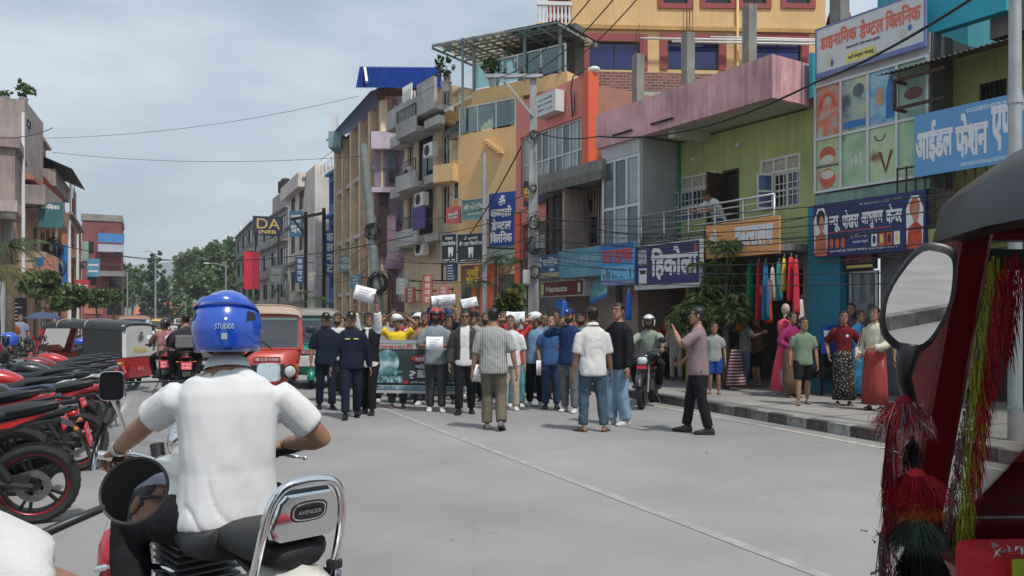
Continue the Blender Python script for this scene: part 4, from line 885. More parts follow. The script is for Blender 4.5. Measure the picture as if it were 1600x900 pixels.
for k,(px,py,w2,h2,Y,col,lb) in enumerate(((463,350,22,40,62,(.05,.14,.25),'blue vertical shop sign with pale letters on the white house'),(469,422,16,40,60,(.02,.07,.22),'small dark blue vertical sign at the foot of the white house'),(516,395,20,70,55,(.015,.06,.25),'tall deep blue vertical sign with outlined letters on the blue house'),
        (541,412,22,26,50,(.17,.27,.30),'grey green square sign at the pilastered house'),(556,440,18,22,44,(.12,.28,.40),'pale blue square sign beside the leaning pole'),(641,461,16,24,34,(.42,.07,.07),'faded red poster on the shop below the cream house'),(668,452,16,46,33,(.45,.12,.08),'tall orange red poster next to the faded one'),(629,447,20,26,35,(.36,.36,.34),'grey white notice sheet at the cream house shop'),(693,459,16,24,32,(.50,.14,.14),'pink poster hung under the notice frame'),
        (432,430,24,30,72,(.3,.34,.33),'pale green shop sign below the far billboard'),(487,440,16,30,58,(.4,.38,.38),'white upright sign on the thin iron post'),(402,412,14,20,85,(.45,.45,.46),'small white window sign near the red banner'))):
    a=at(px-w2/2,py+h2/2,Y);b=at(px+w2/2,py-h2/2,Y)
    t=thing('street_sign',lb,'sign',a,R(-8));mb=MB();W2,H2=b.x-a.x,b.z-a.z;mb.box(0,W2,0,.1,0,H2);mb.build('board',M('sign_paint_%d' % k,col,.6,var=.2,scale=2),t)
    mb=MB();mb.bar((W2,.05,H2*.8),(W2+.8,.6,H2*.8),.05);mb.build('bracket',dark_metal,t)
    if w2 < 21:
        for j in range(4):lettering(t,'कलनट'[j],W2*.25,H2*(.76-.23*j),W2*.5,H2*.16,M('pale_print'),bold=.03)
    else:
        for j in range(2):lettering(t,('पसल','घर')[j],W2*.15,H2*(.55-.4*j),W2*.7,H2*.28,M('pale_print'),bold=.03)
# ================================================================== left-hand row
mauve=M('mauve_concrete',(.33,.25,.24),.9,var=.15,scale=.7,bump=.2,bscale=20,streak=.4);peach=M('peach_wall',(.55,.36,.26),.85,var=.12,scale=.8,streak=.35);terr=M('terracotta_wall',(.45,.18,.11),.85,var=.15,streak=.3)
f=Fac('mauve_house','bare mauve concrete house with projecting upper room at left edge',(-14,35.5),(3,39.6));W=f.W
z1=f.loc(-6,158,1)[1];z0=f.loc(-6,262,1)[1];zt=f.loc(-6,138,1)[1]
f.P('projecting_room',0,W,-.9,6,z0,z1,mauve);f.P('roof_slab',-.2,W+.05,-1.1,6,z1+.002,zt,mauve);f.P('room_floor',-.1,W+.02,-1.0,6,z0-.5,z0-.002,M('pale_mauve',(.45,.36,.35),.85,streak=.3));f.P('lower_wall',0,W,0,6,PZ,z0-.502,mauve)
a=f.rect(21,205,29,250,.9);f.window(W-1.5,W-.8,z0+1.0,z1-.6,1,1,wood_d,gdark,y=-.93);f.window(W-2.6,W-1.6,z0-3.4,z0-1.8,2,1,wood_d,gdark,y=-.03)
f.P('awning',W-4,W+.2,-1.6,-.002,3.2,3.35,conc_d);f.P('poster_panel',0,W-.2,-.12,-.003,4.2,7.4,print_mat('worn_poster',[(.35,H('6f7c78')),(.5,H('9a8a74')),(.65,H('b07a58'))],.8));f.P('poster_panel',W-1.2,W+.1,-.5,-.13,4.6,8.2,M('pale_panel',(.42,.43,.42),.6))
f.P('shop',.1,W,-.06,-.004,PZ,3.1,black_in);f.P('roof_box',.2,.9,3.2,4,zt,zt+.8,conc_d)
f=Fac('beige_house','beige grey slab sided house with rooftop plant beside the mauve house',(24,41.5),(52,46.0));W=f.W;tp=f.loc(40,157,.5)[1];bt=f.loc(42,292)[1]
f.P('upper_wall',-.4,W,-.5,6,bt,tp,M('beige_concrete',(.36,.30,.28),.9,var=.2,scale=.5,streak=.5));f.P('lower_wall',0,W,0,6,PZ,bt-.002,peach);f.P('soffit',-.4,W+.4,-.9,-.502,bt-.1,bt+.15,terr)
f.window(.1,.9,f.loc(34,205)[1],f.loc(34,195)[1],1,1,dark_metal,gdark,y=-.53);mb=MB();mb.add([(W,-.5,tp-3.0),(W+1.4,-1.4,tp-4.2),(W+1.2,1,tp-4.2),(W,1.2,tp-3.0)],[(0,1,2,3)]);mb.build('eave_flap',terr,f.root)
f.P('balcony',-.3,W+.5,-1.4,-.002,f.loc(42,330)[1],f.loc(42,302)[1],M('beige_concrete'));f.P('balcony',-.3,W+.5,-1.4,-.002,f.loc(42,425)[1],f.loc(42,400)[1],peach)
beige_top=(f.A+f.ex*.6,tp)
for k,(name,lb,A,B,yp,mat,fl,bays) in enumerate((('peach_house','peach coloured house with stepped balconies and dark awning',(48,47),(72,53),232,peach,5,2),('ochre_orange_house','narrow orange ochre house behind the black sign board',(78,54),(97,61),305,M('left_ochre',(.52,.29,.12),.85,var=.12,streak=.3),4,2),('terracotta_house','low terracotta house with bare rebar rods on its roof',(107,63),(127,76),362,terr,3,2))):
    f=block(name,lb,A,B,8,yp,mat,fl,bays,trim=[peach,peach,conc][k])
    if k == 0:
        for z in (f.loc(64,305)[1],f.loc(64,352)[1]):f.P('balcony',-.2,f.W+.6,-1.3,-.502,z,z+1.0,[peach,M('beige_concrete')][z > 9])
        mb=MB();z=f.loc(64,275)[1];mb.add([(-.5,.2,z+.8),(f.W+.9,.2,z+.8),(f.W+1.4,-2.2,z-.2),(-.5,-2.2,z-.2)],[(0,1,2,3)]);mb.build('awning',M('dark_tarp'),f.root)
    if k == 2:
        mb=MB();z=f.loc(127,362)[1]
        for i in range(14):x=random.uniform(.2,f.W-.2);mb.tube([(x,.4,z-.1),(x+random.uniform(-.3,.3),.4,z+random.uniform(2,4.2))],.03,4)
        mb.build('rebar',rust,f.root)
f=Fac('maroon_house','maroon brick house with blue sheet balcony at the far left',(128,86),(190,87.6));W=f.W;mar=M('maroon_brick',(.22,.07,.075),.85,var=.25,scale=.8,streak=.25);tp=f.loc(150,345)[1]
ops=[(.4,1.1,9,10.3),(3.0,3.8,8.6,9.9),(.5,1.4,5.6,7.2),(2.6,3.8,5.4,7.2),(.5,1.6,2.6,4.2),(2.4,3.8,2.4,4.2)]
f.wall('wall',0,W,PZ,tp,ops,mar)
for q in ops:f.window(*q,2,1,dark_metal,gdark,y=.1)
f.P('core',0,W,.25,9,PZ,tp-.1,mar);f.P('parapet',-.1,W+.1,-.1,9,tp+.002,tp+.7,conc);f.P('blue_sheet',1.6,W+.3,-1.2,-1.1,f.loc(160,380)[1],f.loc(160,366)[1],M('blue_trim'));f.P('white_sheet',1.6,W+.2,-1.25,-1.12,f.loc(160,390)[1]-.3,f.loc(160,383)[1],M('pale_sheet',(.42,.46,.55),.7))
f.P('balcony',1.5,W+.4,-1.2,-.002,f.loc(160,432)[1],f.loc(160,424)[1],conc);f.railing(1.6,W+.4,-1.15,f.loc(160,424)[1],f.loc(160,409)[1],dark_metal,n=10,rails=2,posts=3);f.P('orange_wall',.2,W*.5,-.06,-.003,2.5,4.6,terr)
for k,(px,py,w2,h2,Y,col,lb,tx) in enumerate(((77,335,34,40,42,(.05,.16,.18),'teal and black shop board with white letters on the left row','अम~िबका'),(92,415,22,66,48,(.02,.18,.50),'tall bright blue panel on the left row of shops',None),(67,416,26,28,40,(.48,.19,.14),'orange and blue poster beside the tall blue panel',None),(105,462,26,18,46,(.46,.07,.06),'red shop sign with white lettering behind the umbrella','रेष~टुराँ'),(127,447,22,20,50,(.48,.06,.07),'second red shop sign further along the left row','होटल'),
        (145,418,18,28,62,(.10,.34,.52),'blue sign with white waves near the maroon house',None),(132,392,10,30,66,(.30,.42,.38),'narrow pale blue and cream sign on the far left row',None),(10,334,22,14,36,(.45,.45,.44),'off white stone shop board on the mauve house','पसल'),(22,490,30,50,30,(.02,.018,.018),'black menu board with white lines at the left pavement',None))):
    a=at(px-w2/2,py+h2/2,Y);b=at(px+w2/2,py-h2/2,Y);t=thing('street_sign',lb,'sign',a,R(14));W2,H2=b.x-a.x,b.z-a.z
    mb=MB();mb.box(0,W2,0,.1,0,H2);mb.build('board',M('left_sign_paint_%d' % k,col,.6,var=.25,scale=1.5),t)
    mb=MB();mb.bar((0,.05,H2*.8),(-1.0,.5,H2*.8),.06);mb.build('bracket',dark_metal,t)
    if tx:lettering(t,tx,W2*.12,H2*.72 if k == 0 else H2*.3,W2*.76,H2*(.2 if k == 0 else .4),white_print,bold=.03)
    if k == 8:
        for j in range(6):patch(t,'menu_line',W2*.2,W2*(.6+.2*(j % 2)),H2*(.8-.12*j),H2*(.83-.12*j),M('pale_print'))
    if k == 2:patch(t,'blue_corner',0,W2*.5,H2*.5,H2,M('dentist_blue_print'))
    if k == 5:
        for j in range(2):patch(t,'wave_stripe',W2*.1,W2*.9,H2*(.25+.35*j),H2*(.35+.35*j),white_print)
# low houses with red roofs where the street ends
for k,(px,Y,wd,lb) in enumerate(((262,165,9,'low house with rusty red tin roof at the street end'),(288,172,8,'small red roofed shed right of the rusty roof'),(236,168,6,'little terracotta roofed house beside the conifer'))):
    p=at(px,505,Y);t=thing('red_roof_house',lb,'house',(p.x,p.y,0));mb=MB();mb.box(-wd/2,wd/2,0,6,0,3.6);mb.build('wall',terr,t)
    mb=MB();mb.add([(-wd/2-.6,-.8,3.4),(wd/2+.6,-.8,3.4),(wd/2+.6,3,5.6+k*.3),(-wd/2-.6,3,5.6+k*.3),(wd/2+.6,6.8,3.4),(-wd/2-.6,6.8,3.4)],[(0,1,2,3),(3,2,4,5)]);mb.build('roof',M('red_tin_roof',(.48,.13,.06),.8,var=.25),t)
    mb=MB();mb.box(-1,.2,-.04,-.002,0,2.2);mb.build('door',wood_d,t);mb=MB();mb.box(.9,2,-.04,-.002,1.2,2.3);mb.build('window',gdark,t)
# ================================================================== trees, poles, cables
bark=M('bark',(.12,.095,.07),.95,var=.3,scale=8,bump=.6,bscale=20)
def leafm(name,col,rough=.6):
    m=M(name,col,rough,var=.45,scale=1.3);t=m.node_tree;b=t.nodes['Principled BSDF']
    if 'tr' not in t.nodes:
        tr=N(t,'ShaderNodeBsdfTranslucent');tr.name='tr';tr.inputs[0].default_value=(col[0]*1.6,col[1]*1.7,col[2],1)
        ms=N(t,'ShaderNodeMixShader');ms.inputs[0].default_value=.25;o=t.nodes['Material Output']
        t.links.new(b.outputs[0],ms.inputs[1]);t.links.new(tr.outputs[0],ms.inputs[2]);t.links.new(ms.outputs[0],o.inputs[0])
    return m
lf_dark=leafm('leaf_dark',(.045,.08,.035));lf_mid=leafm('leaf_mid',(.075,.125,.045));lf_pale=leafm('leaf_pale',(.12,.165,.06));lf_palm=leafm('palm_leaf',(.075,.115,.045));lf_fa=leafm('leaf_far',(.11,.165,.07));lf_fb=leafm('leaf_far_dark',(.07,.12,.055));lf_con=leafm('conifer_leaf',(.04,.08,.05))
def rv(s=1.):return Vector((random.gauss(0,s),random.gauss(0,s),random.gauss(0,s)))
def leaf_crown(lobes,n,size,mats,long=1.6,shell=.55):
    """leaf clumps: small bent leaves scattered through several lobes, denser at their skins"""
    mb=MB();tot=sum(r[0]*r[1]*r[2] for c,r in lobes)
    for c,r in lobes:
        k=max(6,int(n*r[0]*r[1]*r[2]/tot));c=Vector(c)
        nc=max(4,k // 14);cl=[]
        for i in range(nc):
            d=rv().normalized();q=random.uniform(shell,1.) ** .6;cl.append((c+Vector((d.x*r[0]*q,d.y*r[1]*q,d.z*r[2]*q)),d,random.choice(range(len(mats)))))
        for i in range(k):
            p,d,mi=random.choice(cl);p=p+rv(.2)*min(r)*.9;s=size*random.uniform(.6,1.3)
            a=(d*.5+rv(.7)).normalized();b=a.cross(rv()).normalized();nrm=a.cross(b)
            mb.add([p-b*s*.5,p+a*s*long*.5+nrm*s*.15,p+b*s*.5,p-a*s*long*.5-nrm*s*.15],[(0,1,2),(0,2,3)],mi if random.random() < .8 else random.randrange(len(mats)))
    return mb
def tree(name,label,base,h,lobes,n,size,mats,tr=.2,group=None,limbs=7,long=1.6):
    t=thing(name,label,'tree',base,0,group);mb=MB();b0=Vector((0,0,0))
    sway=random.uniform(-.03,.03)*h;top=Vector((sway,0,h*.62))
    mb.tube([(0,0,-.1),(sway*.3,.02*h*.1,h*.25),(sway*.7,0,h*.45),top],[tr*1.25,tr,tr*.8,tr*.45],8)
    for c,r in lobes[:limbs]:
        c=Vector(c);s=Vector((sway*.6,0,min(h*random.uniform(.3,.6),c.z*.9)));mb.tube([s,s.lerp(c,.5)+Vector((0,0,.04*h)),c+rv(.1)*r[0]],[tr*.5,tr*.33,tr*.12],6)
    mb.build('trunk',bark,t,smooth=True)
    o=leaf_crown(lobes,n,size,mats,long).build('crown',mats,t,fix=False);o['kind']='stuff'
    return t
def lobes_round(h,rx,rz,k,z0):
    out=[((0,0,z0),(rx*.7,rx*.7,rz*.8))]
    for i in range(k):a=random.uniform(0,2*PI);q=random.uniform(.45,.95);out.append(((math.cos(a)*rx*q,math.sin(a)*rx*q*.8,z0+random.uniform(-.7,.9)*rz),(rx*random.uniform(.28,.45),rx*random.uniform(.28,.45),rz*random.uniform(.25,.42))))
    return out
def gp(px,Y,z=0):v=at(px,505,Y);v.z=z;return v
# the wooded end of the street
def far_tree(px,Y,top,wid,label,mats,n=1700,k=9,low=.45):
    b=gp(px,Y,-.02);h=at(px,top,Y).z;rx=wid/F*Y/2
    lb=lobes_round(h,rx,h*(1-low)/2,k,h*(1+low)/2-.02*h)
    return tree('broadleaf_tree',label,b,h,lb,n,max(.45,h*.042),mats,tr=h*.022,group='trees at the street end')
far_tree(345,150,372,70,'large leafy tree at the right of the wooded street end',[lf_fa,lf_fb,lf_fa],3600)
far_tree(300,175,385,70,'broad pale green tree in the middle of the street end',[lf_fa,lf_fa,lf_fb],3000)
far_tree(318,128,418,60,'lower dark tree in front of the broad one',[lf_fb,lf_fa],1900)
far_tree(372,135,420,44,'dark tree tucked against the far grey house',[lf_fb,lf_fa],1500)
far_tree(207,150,412,40,'green tree beside the maroon house',[lf_fa,lf_fb],1800)
far_tree(192,115,432,34,'bushy dark tree at the foot of the maroon house',[lf_fb,lf_fa],1300)
far_tree(272,200,428,46,'hazy low tree behind the red roofs',[lf_fb,lf_fa],1200)
far_tree(222,190,440,40,'small hazy tree left of the conifer',[lf_fb,lf_fa],1000)
far_tree(285,145,455,36,'low round bush tree in front of the red roofs',[lf_fb,lf_fa],1000,low=.3)
far_tree(335,120,452,40,'low round bush tree behind the blue helmet',[lf_fb,lf_fa],1000,low=.3)
b=gp(242,160,-.02);h=at(242,390,160).z
tree('conifer_tree','dark tall conifer standing alone above the street end',b,h,[((random.uniform(-.4,.4),0,h*(.24+.078*i)),(2.9*(1-i/11.5)+.35,2.9*(1-i/11.5)+.35,h*.045)) for i in range(10)],2600,.62,[lf_con,lf_fb],tr=.28,limbs=0)
# trees along the left pavement
for k,(px,Y,top,wid,lb) in enumerate(((62,30,434,52,'clipped round green tree above the navy umbrella'),(118,44,452,44,'dark bushy street tree behind the parked three-wheeler'),(152,52,455,40,'small street tree past the red signs'),(178,66,458,30,'distant street tree near the maroon house foot'),(92,38,470,26,'little shrub tree under the red shop signs'))):
    b=gp(px,Y,PZ);h=at(px,top,Y).z;rx=wid/F*Y/2;lb_=lobes_round(h,rx*.95,rx*.8,10,h-rx*.7)
    tree('street_tree',lb,b,h,lb_,2000,.17,[lf_mid,lf_pale,lf_pale] if k % 2 == 0 else [lf_pale,lf_mid],tr=.08,group='trees on the left pavement',limbs=4)
# palms: every frond its own part
def frond_mesh(name,ln,mat,nl=16,droop=1.,wd=.3):
    mb=MB();pts=[]
    for i in range(9):u=i/8;pts.append(Vector((0,ln*(u-.22*droop*u*u),ln*(.42*u-.78*droop*u*u))))
    mb.tube(pts,[ln*.016*(1-.8*i/8) for i in range(9)],5)
    for i in range(nl):
        u=.12+.86*i/nl;k=u*8;a=pts[int(k)].lerp(pts[min(8,int(k)+1)],k % 1);L_=ln*wd*math.sin(PI*(.18+.75*u)) 
        for sx in (-1,1):
            d=Vector((sx*.85,.55,-.35-random.uniform(0,.35))).normalized();q=Vector((0,.05*ln*.5,0));e=a+d*L_
            mb.add([a-q*.3,a+q*.6,e],[(0,1,2)])
    return mb.mesh(name,mat,fix=False)
def palm(label,base,h,ln,nf,mat,group,tr=.09,name='palm_tree',tilt=0):
    t=thing(name,label,'palm',base,random.uniform(0,6),group);mb=MB();mb.tube([(0,0,-.05),(.03,0,h*.5),(0,0,h)],[tr*1.3,tr,tr*.8],8);mb.build('trunk',bark,t,smooth=True)
    ms=[frond_mesh('frond',ln*q,mat,droop=dd) for q,dd in ((1.,1.),(.85,.7),(.95,1.3))]
    for i in range(nf):part('frond',ms[i % 3],t,(0,0,h),(random.uniform(-.5,.35),random.uniform(-.2,.2),2*PI*i/nf+random.uniform(-.2,.2)))
    return t
palm('near left palm with drooping fronds in front of the mauve house',gp(14,19.5,PZ),at(14,396,19.5).z,1.25,18,lf_palm,'palms on the left pavement',.1)
palm('ragged yellowish palm crown at the left picture edge',gp(-8,17,PZ),at(-8,432,17).z,1.0,16,leafm('palm_yellow',(.15,.14,.04)),'palms on the left pavement',.09)
for k,(px,Y,py,lb) in enumerate(((775,22.5,410,'young palm with spiky fronds before the orange shop front'),(815,21.5,418,'second young palm beside the concrete pole'),(748,26,448,'low dark palm bush before the brown shop sign'),(470,46,462,'palm in front of the far white house'),(436,56,458,'distant palm under the far billboard'),(497,42,470,'small palm by the iron post frame'),(392,66,468,'little palm below the red banner'))):
    palm(lb,gp(px,Y,PZ),at(px,py,Y).z,.5+Y*.012,13,lf_palm if k % 2 else lf_dark,'palms on the right pavement',.05)
far_tree(797,21,452,44,'dense shrub beside the concrete pole',[lf_dark,lf_mid,leafm('leaf_yellow',(.16,.13,.03))],700,low=.25)
# leafy tree with lance leaves by the clothes shop
b=gp(1134,16.6,PZ);t=thing('leafy_tree','slender tree with long drooping leaf rosettes before the clothes shop','tree',b)
mb=MB();H_=at(1134,365,16.6).z-PZ
mb.tube([(0,0,-.02),(.02,0,.8),(-.03,.02,1.5),(.02,0,2.3),(.05,0,H_-.3)],[.085,.07,.06,.04,.02],8)
tips=[]
for (dx,dz) in ((-.78,1.75),(-.55,1.55),(-.3,2.05),(.1,2.0),(.32,1.75),(-.95,1.35),(.05,2.5),(.12,2.9),(-.12,2.35),(-.5,1.95),(.42,2.15),(-.75,1.4),(-.15,1.6),(.2,1.45),(-.42,1.25),(.0,3.0),(.3,2.45),(-.05,2.75),(.22,2.75),(.06,3.15),(-.2,2.6),(-.62,1.8),(-.85,1.6),(.15,1.8)):
    e=Vector((dx,random.uniform(-.45,.45),dz));s=Vector((0,0,min(dz*.75,2.2)));mb.tube([s,s.lerp(e,.6)+Vector((0,0,.08)),e],[.03,.02,.012],5);tips.append(e)
mb.build('trunk',bark,t,smooth=True);lv=MB()
for e in tips:
    for j in range(4):
        c=e+rv(.1)
        for i in range(17):
            a=random.uniform(0,2*PI);up=random.uniform(-.7,.5);d=Vector((math.cos(a),math.sin(a),up)).normalized();l_=random.uniform(.2,.34);sd_=d.cross(Vector((0,0,1))).normalized()*.022;mid=c+d*l_*.55;tip=c+d*l_+Vector((0,0,-.09));mi=random.choice((0,0,1))
            lv.add([c,mid+sd_,tip,mid-sd_+Vector((0,0,.008))],[(0,1,2),(0,2,3)],mi)
o=lv.build('crown',[lf_pale,lf_mid],t,fix=False);o['kind']='stuff'
# pot plants on the terrace and the rooftop
def pot_plant(label,base,hh,ww,n=260,size=.12,mats=None):
    t=thing('pot_plant',label,'plant',base);mb=MB();mb.lathe([(0,0),(.16,0),(.22,.36),(.24,.36),(.24,.4),(.2,.4),(.18,.3),(0,.3)],14);mb.build('pot',M('pale_pot',(.42,.42,.40),.7),t,smooth=40)
    mb=MB();mb.tube([(0,0,.25),(.03,0,hh*.7)],[.03,.015],6);mb.build('stem',bark,t)
    o=leaf_crown(lobes_round(hh,ww,hh*.3,5,hh*.68),n,size,mats or [lf_mid,lf_pale,lf_dark]).build('foliage',mats or [lf_mid,lf_pale,lf_dark],t,fix=False);o['kind']='stuff'
tz=at(770,132,30.4).z+.05
for k,(px,hh,ww,lb) in enumerate(((818,1.7,.8,'tall leafy pot plant on the glass railed terrace'),(846,1.5,.6,'bushy pot plant at the right end of the terrace'),(772,1.3,.5,'thin pot plant at the left end of the terrace'))):pot_plant(lb,gp(px,31.2,tz),hh,ww,420)
pot_plant('wispy plant on the stair landing by the blue tin roof',gp(697,32.5,at(697,140,32.5).z-.1),1.5,.5,160)
bt=beige_top[0];pot_plant('small branching plant growing on the beige roof edge',(bt.x,bt.y+.5,beige_top[1]),1.25,.55,220,.16);pot_plant('low leafy plant on the beige roof edge',(bt.x-.8,bt.y+.2,beige_top[1]),.7,.5,160)
# ------------------------------------------------------------------ poles
cpole=M('pole_concrete',(.36,.36,.35),.85,var=.2,scale=3,streak=.4);galv=M('galvanised',(.40,.41,.42),.5,.5,var=.15,scale=4)
pA=gp(833,21.2,PZ);t=thing('utility_pole','weathered concrete utility pole wrapped in cables before the orange house','pole',pA)
hA=at(833,118,21.2).z-PZ;mb=MB();mb.loft([[Vector((sx*w_,sy*w_,z)) for sx,sy in ((-1,-1),(1,-1),(1,1),(-1,1))] for z,w_ in ((-.05,.17),(hA,.085))]);mb.build('shaft',cpole,t,bevel=.015)
mb=MB();mb.bar((-1.25,-.12,hA-.05),(.25,-.12,hA-.05),.09);mb.bar((-.9,-.12,hA+.0),(0,-.12,hA-1.1),.05);mb.build('crossarm',galv,t)
ins=MB();ins.lathe([(0,0),(.05,0),(.06,.06),(.03,.1),(.05,.14),(0,.18)],10);im=ins.mesh('insulator',M('porcelain',(.05,.02,.015),.2),True)
for x in (-1.2,-.75,-.3,.2):part('insulator',im,t,(x,-.12,hA))
def tangle(c,r,n,rad=.012):
    mb=MB();c=Vector(c)
    for i in range(n):
        a0=random.uniform(0,6);pts=[]
        q=random.uniform(.5,1);ph=rv(.3)
        for j in range(13):a=a0+j*.52;pts.append(c+Vector((math.cos(a)*r*q,-.14-random.uniform(0,.12),math.sin(a)*r*q*1.15))+ph*r*.5)
        mb.tube(pts,rad,5,closed=False)
    return mb
for z,r,n in ((3.4,.24,7),(4.0,.2,5),(4.9,.12,5),(6.3,.14,5),(2.7,.16,4)):o=tangle((0,0,z),r,n,.008).build('cable_coil',dark_metal,t,smooth=True,fix=False);o['kind']='stuff'
mb=MB();mb.box(-.28,-.08,-.34,-.18,2.35,2.75);mb.build('meter_box',M('pale_pot'),t,bevel=.02);mb=MB();mb.box(-.36,-.18,-.26,-.2,1.2,2.3);mb.build('service_box',M('pale_green_box',(.36,.45,.43),.6),t,bevel=.02);mb=MB();mb.box(.05,.3,-.36,-.18,3.3,3.65);mb.build('meter_box',M('shutter_steel'),t,bevel=.02)
pB=gp(1586,9.3,PZ);t=thing('steel_pole','smooth grey steel pole at the right edge before the light blue banner','pole',pB);mb=MB();mb.tube([(0,0,-.05),(0,0,4),(0,0,7.5)],[.078,.07,.055],14);mb.build('shaft',galv,t,smooth=40)
for z in (3.3,3.95):mb=MB();mb.lathe([(.072,z-.04),(.082,z-.04),(.082,z+.04),(.072,z+.04)],14);mb.build('band',galv,t)
mb=MB();mb.box(-.16,.22,-.12,-.09,2.55,2.72);mb.build('number_plate',M('olive_plate',(.10,.11,.05),.6),t)
def pole(label,px,Y,y0,y1,r,mat,z0=None,lean=0,cat='pole',name='street_pole',arm=0):
    b=gp(px,Y,PZ if z0 is None else z0);tz_=at(px,y1,Y).z;t=thing(name,label,cat,b);mb=MB();mb.tube([(0,0,-.02),(lean*.5,0,(tz_-b.z)*.5),(lean,0,tz_-b.z)],[r*1.1,r,r*.8],10);mb.build('shaft',mat,t,smooth=40)
    if arm:mb=MB();mb.tube([(lean,0,tz_-b.z-.1),(lean+arm*.5,0,tz_-b.z+.25),(lean+arm,0,tz_-b.z+.3)],.05,6);mb.build('arm',mat,t);mb=MB();mb.ball((lean+arm*1.05,0,tz_-b.z+.27),(.4,.16,.09),8);mb.build('lamp',white,t)
    return t,tz_-b.z
pole('thin grey steel pole at the corner of the ochre house',757,29,500,240,.09,galv)
t,hh=pole('leaning timber pole carrying bundled cables by the pilastered house',598,37,500,225,.22,M('weathered_timber',(.20,.23,.23),.9,var=.25),lean=-.9)
o=tangle((-.2,0,3.2),.5,14,.02).build('cable_coil',dark_metal,t,smooth=True,fix=False);o['kind']='stuff';o=tangle((-.4,0,5.6),.35,9,.02).build('cable_coil',dark_metal,t,smooth=True,fix=False);o['kind']='stuff'
fr=Fac('iron_post_frame','black iron goal shaped frame of two posts and a crossbar',(473,52),(506,50),'frame')
mb=MB();zz=fr.loc(480,338)[1]
for x in (.4,fr.W):mb.bar((x,0,PZ),(x,0,zz+.3),.16)
mb.bar((-1.6,0,zz),(fr.W+.1,0,zz),.16);mb.bar((.4,0,zz-1.2),(-1.2,0,zz-.1),.1);mb.build('frame',dark_metal,fr.root,fix=False)
pole('thick pale pole at the left picture edge behind the palm',4,22,530,440,.09,galv);pole('tall thin white pipe fixed before the beige house',36,38,500,176,.09,white);pole('white pipe pole left of the red shop signs',108,50,480,344,.12,white);pole('shorter white pipe pole right of the first one',121,54,470,366,.11,white)
pole('grey street lamp post far down the street',243,105,500,396,.12,galv,arm=-1.6,name='street_lamp',cat='street lamp');pole('slim grey pole by the maroon house',199,96,500,425,.1,galv);pole('faint slim pole left of the blue helmet',290,130,500,455,.12,galv);pole('tall pale lamp post beside the far grey house',353,95,500,415,.1,galv,arm=-2.2,name='street_lamp',cat='street lamp')
# left edge cable pole with wrapped cables
t,hh=pole('utility pole smothered in black cables before the blue panel',86,46,500,330,.13,cpole)
for z in (4.5,5.6,3.6):o=tangle((0,0,z),.55,14,.025).build('cable_coil',dark_metal,t,smooth=True,fix=False);o['kind']='stuff'
ORD=['topmost','second from top','third from top','fourth from top','middle','sixth from top','third lowest','second lowest','lowest']
# ------------------------------------------------------------------ overhead cables
cab=M('cable_black',(.015,.015,.016),.6,var=0)
def cable(p,q,sag=.4,r=.012,label='thin black overhead cable strung along the right hand shop fronts',group='overhead cables'):
    p,q=Vector(p),Vector(q);n=14;mb=MB();mb.tube([p.lerp(q,i/n)-Vector((0,0,sag*4*(i/n)*(1-i/n))) for i in range(n+1)],r,5)
    tag(mb.build('cable',cab,None,smooth=True,fix=False),label,'cable',group)
for k in range(9):
    py=300+k*12;cable(at(834,py+random.uniform(-6,6)+30,21),at(1700,py+random.uniform(-14,14)-40+k*9,8.8),random.uniform(.1,.45),.009,ORD[k]+' of the cables strung past all the right hand shop fronts')
for k in range(6):cable(at(834,330+14*k,21),at(1275+random.uniform(-60,20),380+random.uniform(-50,20),15.2),random.uniform(.15,.4),.008,ORD[k if k < 5 else 8]+' of the cables from the concrete pole to the dental house')
for k in range(6):cable(at(834,300+22*k,21.1),at(600,340+16*k,36.5),random.uniform(.3,.9),.012,ORD[k if k < 5 else 8]+' of the cables between concrete pole and leaning pole','cables between the poles')
for k in range(4):cable(at(600,330+22*k,36.5),at(490,400+10*k,51),random.uniform(.4,.9),.014,ORD[k if k < 3 else 8]+' of the cables from leaning pole to iron frame','cables beyond the leaning pole')
for k in range(3):cable(at(760+30*k,122,21),at(1010+40*k,-120,9),.5,.01,['left','middle','right'][k]+' power line rising from the pole crossarm over the roofs','power lines from the crossarm')
cable(at(690,420,29),at(815,228,21.3),.3,.02,'slack black cable hanging across the ochre wall',None);cable(at(833,205,21.1),at(935,213,19.4),.12,.016,'cable from the concrete pole to the pink parapet',None)
cable(at(935,213,19.4),at(1275,128,14.6),.35,.022,'thick black cable sagging under the pink parapet',None);cable(at(1275,128,14.6),at(1560,-30,9),.1,.022,'thick black cable crossing the white dental banner',None)
cable(at(-20,214,30),at(82,200,38),.2,.02,'dark cable at the top left before the mauve house',None);cable(at(70,216,45),at(560,150,45),.5,.012,'thin cable high in the sky rising to the blue roof',None);cable(at(82,238,45),at(575,243,38),.4,.012,'thin level cable across the sky',None)
cable(at(60,375,42),at(645,368,34),1.1,.024,'thick dark cable spanning the street above the trees',None);cable(at(190,400,80),at(470,352,52),1.2,.02,'faint cable below the thick street spanning one',None);cable(at(840,330,21),at(700,300,30),.3,.012,'cable running left from the concrete pole to the signs',None)
